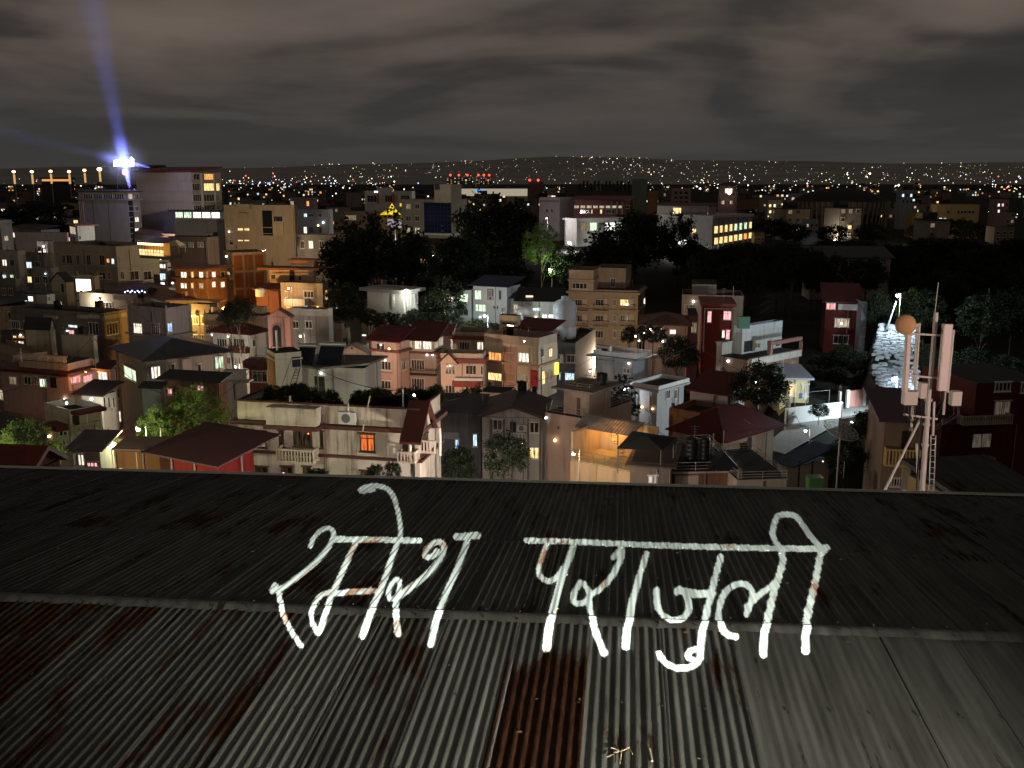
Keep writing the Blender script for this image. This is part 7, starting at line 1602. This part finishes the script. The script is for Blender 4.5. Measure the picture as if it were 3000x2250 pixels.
# ================================================================== small building parts every house here has: rain pipes, column stubs with bare rods, antennas, sun-shade slabs
rdr = random.Random(77)
PIPEM, RODM, STUBM = flat((.22, .2, .18), .6), flat((.10, .06, .04), .7, .3), plaster((.22, .2, .18))
for b in BLDS:
    if b.d > 260 or b.h < 5 or b.wl < 3: continue
    for k in range(1 + (b.d < 160)):
        u = -b.wl*rdr.choice((.02, .98, .5, .33)) + rdr.uniform(-.1, .1); u = min(-.12, max(-b.wl+.12, u))
        b.part('drain_pipe', MB().tube((u, -.09, .2), (u, -.09, b.h-.1), .055, 6), PIPEM)
    if b.wr > 2: v = b.wr*rdr.uniform(.1, .9); b.part('drain_pipe', MB().tube((.09, v, .2), (.09, v, b.h-.1), .055, 6), PIPEM)
    if rdr.random() < .62 and b is not villa:
        for k in range(rdr.choice((1, 1, 2))):
            u, zz = -b.wl*rdr.uniform(.05, .95), b.h - rdr.choice((.5, 2.6, 3.4, 5.6)); rr_ = rdr.uniform(.07, .16)*max(1, b.d/150)
            b.part('wall_light', MB().ball((u, -.22, zz), rr_, 8, 5).box(u-.05, u+.05, -.12, -.003, zz-.05, zz+.05), [emit(*rdr.choice((((1.0, .9, .7), 9), ((.85, .95, 1.0), 9), ((1.0, .62, .25), 7), ((1.0, .95, .85), 14), ((.7, .85, 1.0), 6))))])
    if rdr.random() < .45 and b.d < 220 and b is not villa and not b.pitched:
        m = MB()
        for (x, y) in ((-b.wl+.3, .3), (-.3, .3), (-.3, b.wr-.3), (-b.wl+.3, b.wr-.3)):
            if rdr.random() < .75:
                hh = rdr.uniform(.5, 1.3); b.part('column_stub', MB().box(x-.15, x+.15, y-.15, y+.15, b.h+.06, b.h+hh), STUBM)
                for (a, c_) in ((-.1, -.1), (.1, -.1), (.1, .1), (-.1, .1)): m.tube((x+a, y+c_, b.h+hh), (x+a+rdr.uniform(-.08, .08), y+c_, b.h+hh+rdr.uniform(.4, .9)), .016, 4)
        if m.v: b.part('bare_rods', m, RODM)['kind'] = 'stuff'
    if rdr.random() < .6 and b.d < 220 and not b.pitched:
        x, y = -b.wl*rdr.uniform(.15, .85), b.wr*rdr.uniform(.3, .8); m = MB(); hh = rdr.uniform(1.6, 3.2); m.tube((x, y, b.h), (x, y, b.h+hh), .025, 5)
        for k in range(3): w_ = .45 - .1*k; m.tube((x-w_, y, b.h+hh-.15-.25*k), (x+w_, y, b.h+hh-.15-.25*k), .014, 4)
        b.part('aerial', m, STEEL)
    if rdr.random() < .35 and b.d < 220 and b is not villa and not b.pitched:
        x, y = -b.wl*rdr.uniform(.2, .8), b.wr*rdr.uniform(.2, .6); m = MB(); w_ = rdr.uniform(1.4, 2.6)
        for k in (-1, 1): m.tube((x+k*w_, y, b.h), (x+k*w_, y, b.h+1.7), .025, 5)
        m.tube((x-w_, y, b.h+1.65), (x+w_, y, b.h+1.65), .01, 4); b.part('washing_line', m, STEEL)
        for k in range(rdr.randint(2, 5)):
            xx = x - w_*.8 + 1.6*w_*k/5; c_ = rdr.choice(((.5, .48, .45), (.25, .06, .06), (.08, .12, .25), (.4, .3, .12))); hh = rdr.uniform(.5, .9)
            b.part('washing', MB().box(xx, xx+rdr.uniform(.3, .55), y-.02, y+.02, b.h+1.63-hh, b.h+1.63), flat(c_, .9))
zr = villa.C.z + villa.h + .06
for i in range(22):
    x = 720 + i*23 + rdr.uniform(-8, 8); p = villa.world(villa.hit('L', x, 1240)[0], rdr.uniform(1.5, 6.5), villa.h + .06); s = rdr.uniform(.6, 1.25)
    e = empty('potted_plant', p, i*1.7, 'leafy pot plant in the dark row along the villa roof', 'plant', 'row of plants on the villa roof')
    MB().lathe([(.16, 0), (.22, .32), (.24, .33), (.24, .38), (.02, .36)], 8).build('pot', flat((.12, .06, .04)), e); o = link('foliage', CR[i % 4], e, (0, 0, .38 + s*.6)); o.scale = (s*.75, s*.75, s*.8)
for i, (x, y, w, d) in enumerate(((1085, 905, 80, 158), (1130, 915, 90, 157), (1170, 920, 70, 156), (1215, 905, 70, 158), (1260, 915, 90, 160), (1320, 920, 90, 162), (1390, 935, 80, 164), (1440, 945, 70, 166), (1500, 925, 60, 162), (1560, 945, 80, 158), (1620, 950, 70, 158))):
    tree(x, y, y + 55, w, d, 'dark garden shrub along the foot of the white houses under the trees', 'round', 'garden shrubs below the white houses')

# ================================================================== blue streaks over the billboard: added shafts of mist, each with an added spot light
def beam(x0, y0, x1, y1, d, r0, r1, dens, power, col, lab):
    a, b_ = at(x0, y0, d), at(x1, y1, d - 6); ax = (b_-a).normalized()
    Lb = (b_-a).length; m = MB(); m.tube((0, 0, 0), (0, 0, Lb), r0, 24, r1); o = m.build('searchlight_beam', flat((.5, .5, .5)), None, tuple(a)); o.rotation_euler = ax.to_track_quat('Z', 'Y').to_euler()
    mt, nt = new_mat('lit_mist_%d' % len(MATS)); L = nt.links.new
    tc = nd(nt, 'ShaderNodeTexCoord'); sx = nd(nt, 'ShaderNodeSeparateXYZ'); L(tc.outputs['Object'], sx.inputs[0])
    cb = nd(nt, 'ShaderNodeCombineXYZ'); L(sx.outputs[0], cb.inputs[0]); L(sx.outputs[1], cb.inputs[1])
    ln = nd(nt, 'ShaderNodeVectorMath', operation='LENGTH'); L(cb.outputs[0], ln.inputs[0])
    rad = nd(nt, 'ShaderNodeMapRange'); L(sx.outputs[2], rad.inputs[0]); rad.inputs[1].default_value = 0; rad.inputs[2].default_value = Lb; rad.inputs[3].default_value = r0; rad.inputs[4].default_value = r1
    dv = nd(nt, 'ShaderNodeMath', operation='DIVIDE'); L(ln.outputs['Value'], dv.inputs[0]); L(rad.outputs[0], dv.inputs[1])
    fo = nd(nt, 'ShaderNodeMapRange', interpolation_type='SMOOTHERSTEP'); L(dv.outputs[0], fo.inputs[0]); fo.inputs[1].default_value = 1.0; fo.inputs[2].default_value = 0.0; fo.inputs[3].default_value = 0.0; fo.inputs[4].default_value = dens
    nz = nd(nt, 'ShaderNodeTexNoise', i_Scale=.09, i_Detail=2.0); L(tc.outputs['Object'], nz.inputs['Vector'])
    ml = nd(nt, 'ShaderNodeMath', operation='MULTIPLY'); L(fo.outputs[0], ml.inputs[0]); L(ramp(nt, nz.outputs[0], [(.3, .55), (.7, 1.0)]), ml.inputs[1])
    pv = nd(nt, 'ShaderNodeVolumeScatter'); pv.inputs['Color'].default_value = (1, 1, 1, 1); L(ml.outputs[0], pv.inputs['Density'])
    out = nd(nt, 'ShaderNodeOutputMaterial'); L(pv.outputs[0], out.inputs['Volume']); o.data.materials.clear(); o.data.materials.append(mt)
    tag(o, lab, 'light beam', None, 'stuff')
    l = bpy.data.lights.new('searchlight', 'SPOT'); l.energy = power; l.color = col; l.shadow_soft_size = .3; l.spot_size = 2*math.atan(r1*1.15/(b_-a).length) + R(3); l.spot_blend = .9
    s_ = bpy.data.objects.new('searchlight', l); COL.objects.link(s_); s_.location = a - ax*9; s_.rotation_euler = ax.to_track_quat('-Z', 'Y').to_euler()
beam(362, 462, 256, -60, 284, 2.2, 6.4, .0062, 900000, (.16, .20, 1.0), 'broad blue streak in added mist rising from the dazzling billboard')
beam(345, 468, -60, 370, 284, 1.2, 4.0, .0034, 420000, (.2, .24, 1.0), 'faint blue streak in added mist slanting left from the dazzling billboard')

# halo round the dazzling billboard: an added ball of mist with a light inside
gc = at(362, 474, 284); m = MB(); m.ball((0, 0, 0), 9.0, 24, 14); o = m.build('lit_mist', flat((.5, .5, .5)), None, tuple(gc))
mt, nt = new_mat('billboard_mist'); L = nt.links.new
tc = nd(nt, 'ShaderNodeTexCoord'); ln = nd(nt, 'ShaderNodeVectorMath', operation='LENGTH'); L(tc.outputs['Object'], ln.inputs[0])
fo = nd(nt, 'ShaderNodeMapRange', interpolation_type='SMOOTHERSTEP'); L(ln.outputs['Value'], fo.inputs[0]); fo.inputs[1].default_value = 9.0; fo.inputs[2].default_value = 0.0; fo.inputs[3].default_value = 0.0; fo.inputs[4].default_value = .022
pv = nd(nt, 'ShaderNodeVolumeScatter'); L(fo.outputs[0], pv.inputs['Density']); pv.inputs['Color'].default_value = (1, 1, 1, 1)
out = nd(nt, 'ShaderNodeOutputMaterial'); L(pv.outputs[0], out.inputs['Volume']); o.data.materials.clear(); o.data.materials.append(mt)
tag(o, 'blue glow of mist round the dazzling billboard', 'mist', None, 'stuff')
l = bpy.data.lights.new('billboard_light', 'POINT'); l.energy = 4500; l.color = (.34, .42, 1.0); l.shadow_soft_size = .6
o = bpy.data.objects.new('billboard_light', l); COL.objects.link(o); o.location = gc + Vector((0, -1.2, 0))
# ================================================================== labels that single the repeats out
ORD = 'first second third fourth fifth sixth seventh eighth ninth tenth eleventh twelfth thirteenth fourteenth fifteenth sixteenth seventeenth eighteenth nineteenth twentieth twenty-first twenty-second twenty-third'.split()
def ordinals(group, fmt):
    its = sorted((o for o in bpy.data.objects if o.get('group') == group and o.parent is None), key=lambda o: o.location.x/max(1.0, o.location.y))
    for o, w in zip(its, ORD): o['label'] = fmt % w
ordinals('row of plants on the villa roof', '%s leafy pot plant from the left in the villa roof row')
ordinals('bushes on the dark bank', '%s low dark bush from the left on the bank around the lane')
ordinals('garden shrubs below the white houses', '%s dark garden shrub from the left, below the white houses under the trees')
ordinals('trees before the round hall', '%s dark treetop from the left before the round hall and yellow school')
ordinals('blue terrace lights', '%s tiny blue fairy light from the left over the balustraded terrace')
CN = {(.34, .3, .26): 'dull grey', (.42, .37, .3): 'beige', (.3, .2, .16): 'brown', (.46, .44, .4): 'pale', (.38, .28, .2): 'tan', (.26, .25, .25): 'dark grey'}
named = [(b, CX + FPX*(b.C.x)/(b.C.y*cp + (CZ-b.h)*sp), b.root['label']) for b in BLDS if not getattr(b, 'infill', False)]
taken = set()
def short(l):
    for cut in (' with ', ', ', ' under ', ' behind ', ' beside ', ' left ', ' right ', ' below ', ' between '): l = l.split(cut)[0]
    return ' '.join(l.split()[:6])
for b in BLDS:
    if not getattr(b, 'infill', False): continue
    colr, rk, xp, yp = b.desc
    cand = sorted(named, key=lambda t: (t[1]-xp)**2 + (3*(t[0].C.y - b.C.y))**2)
    for t in cand[:14]:
        rel = 'behind' if t[0].C.y < b.C.y - 12 else ('before' if t[0].C.y > b.C.y + 12 else ('left of' if xp < t[1] else 'right of'))
        lab = '%s %s roofed house standing just %s the %s' % (CN[colr], rk, rel, short(t[2]))
        if lab not in taken: break
    taken.add(lab); b.root['label'] = lab; b.root.name = 'house'
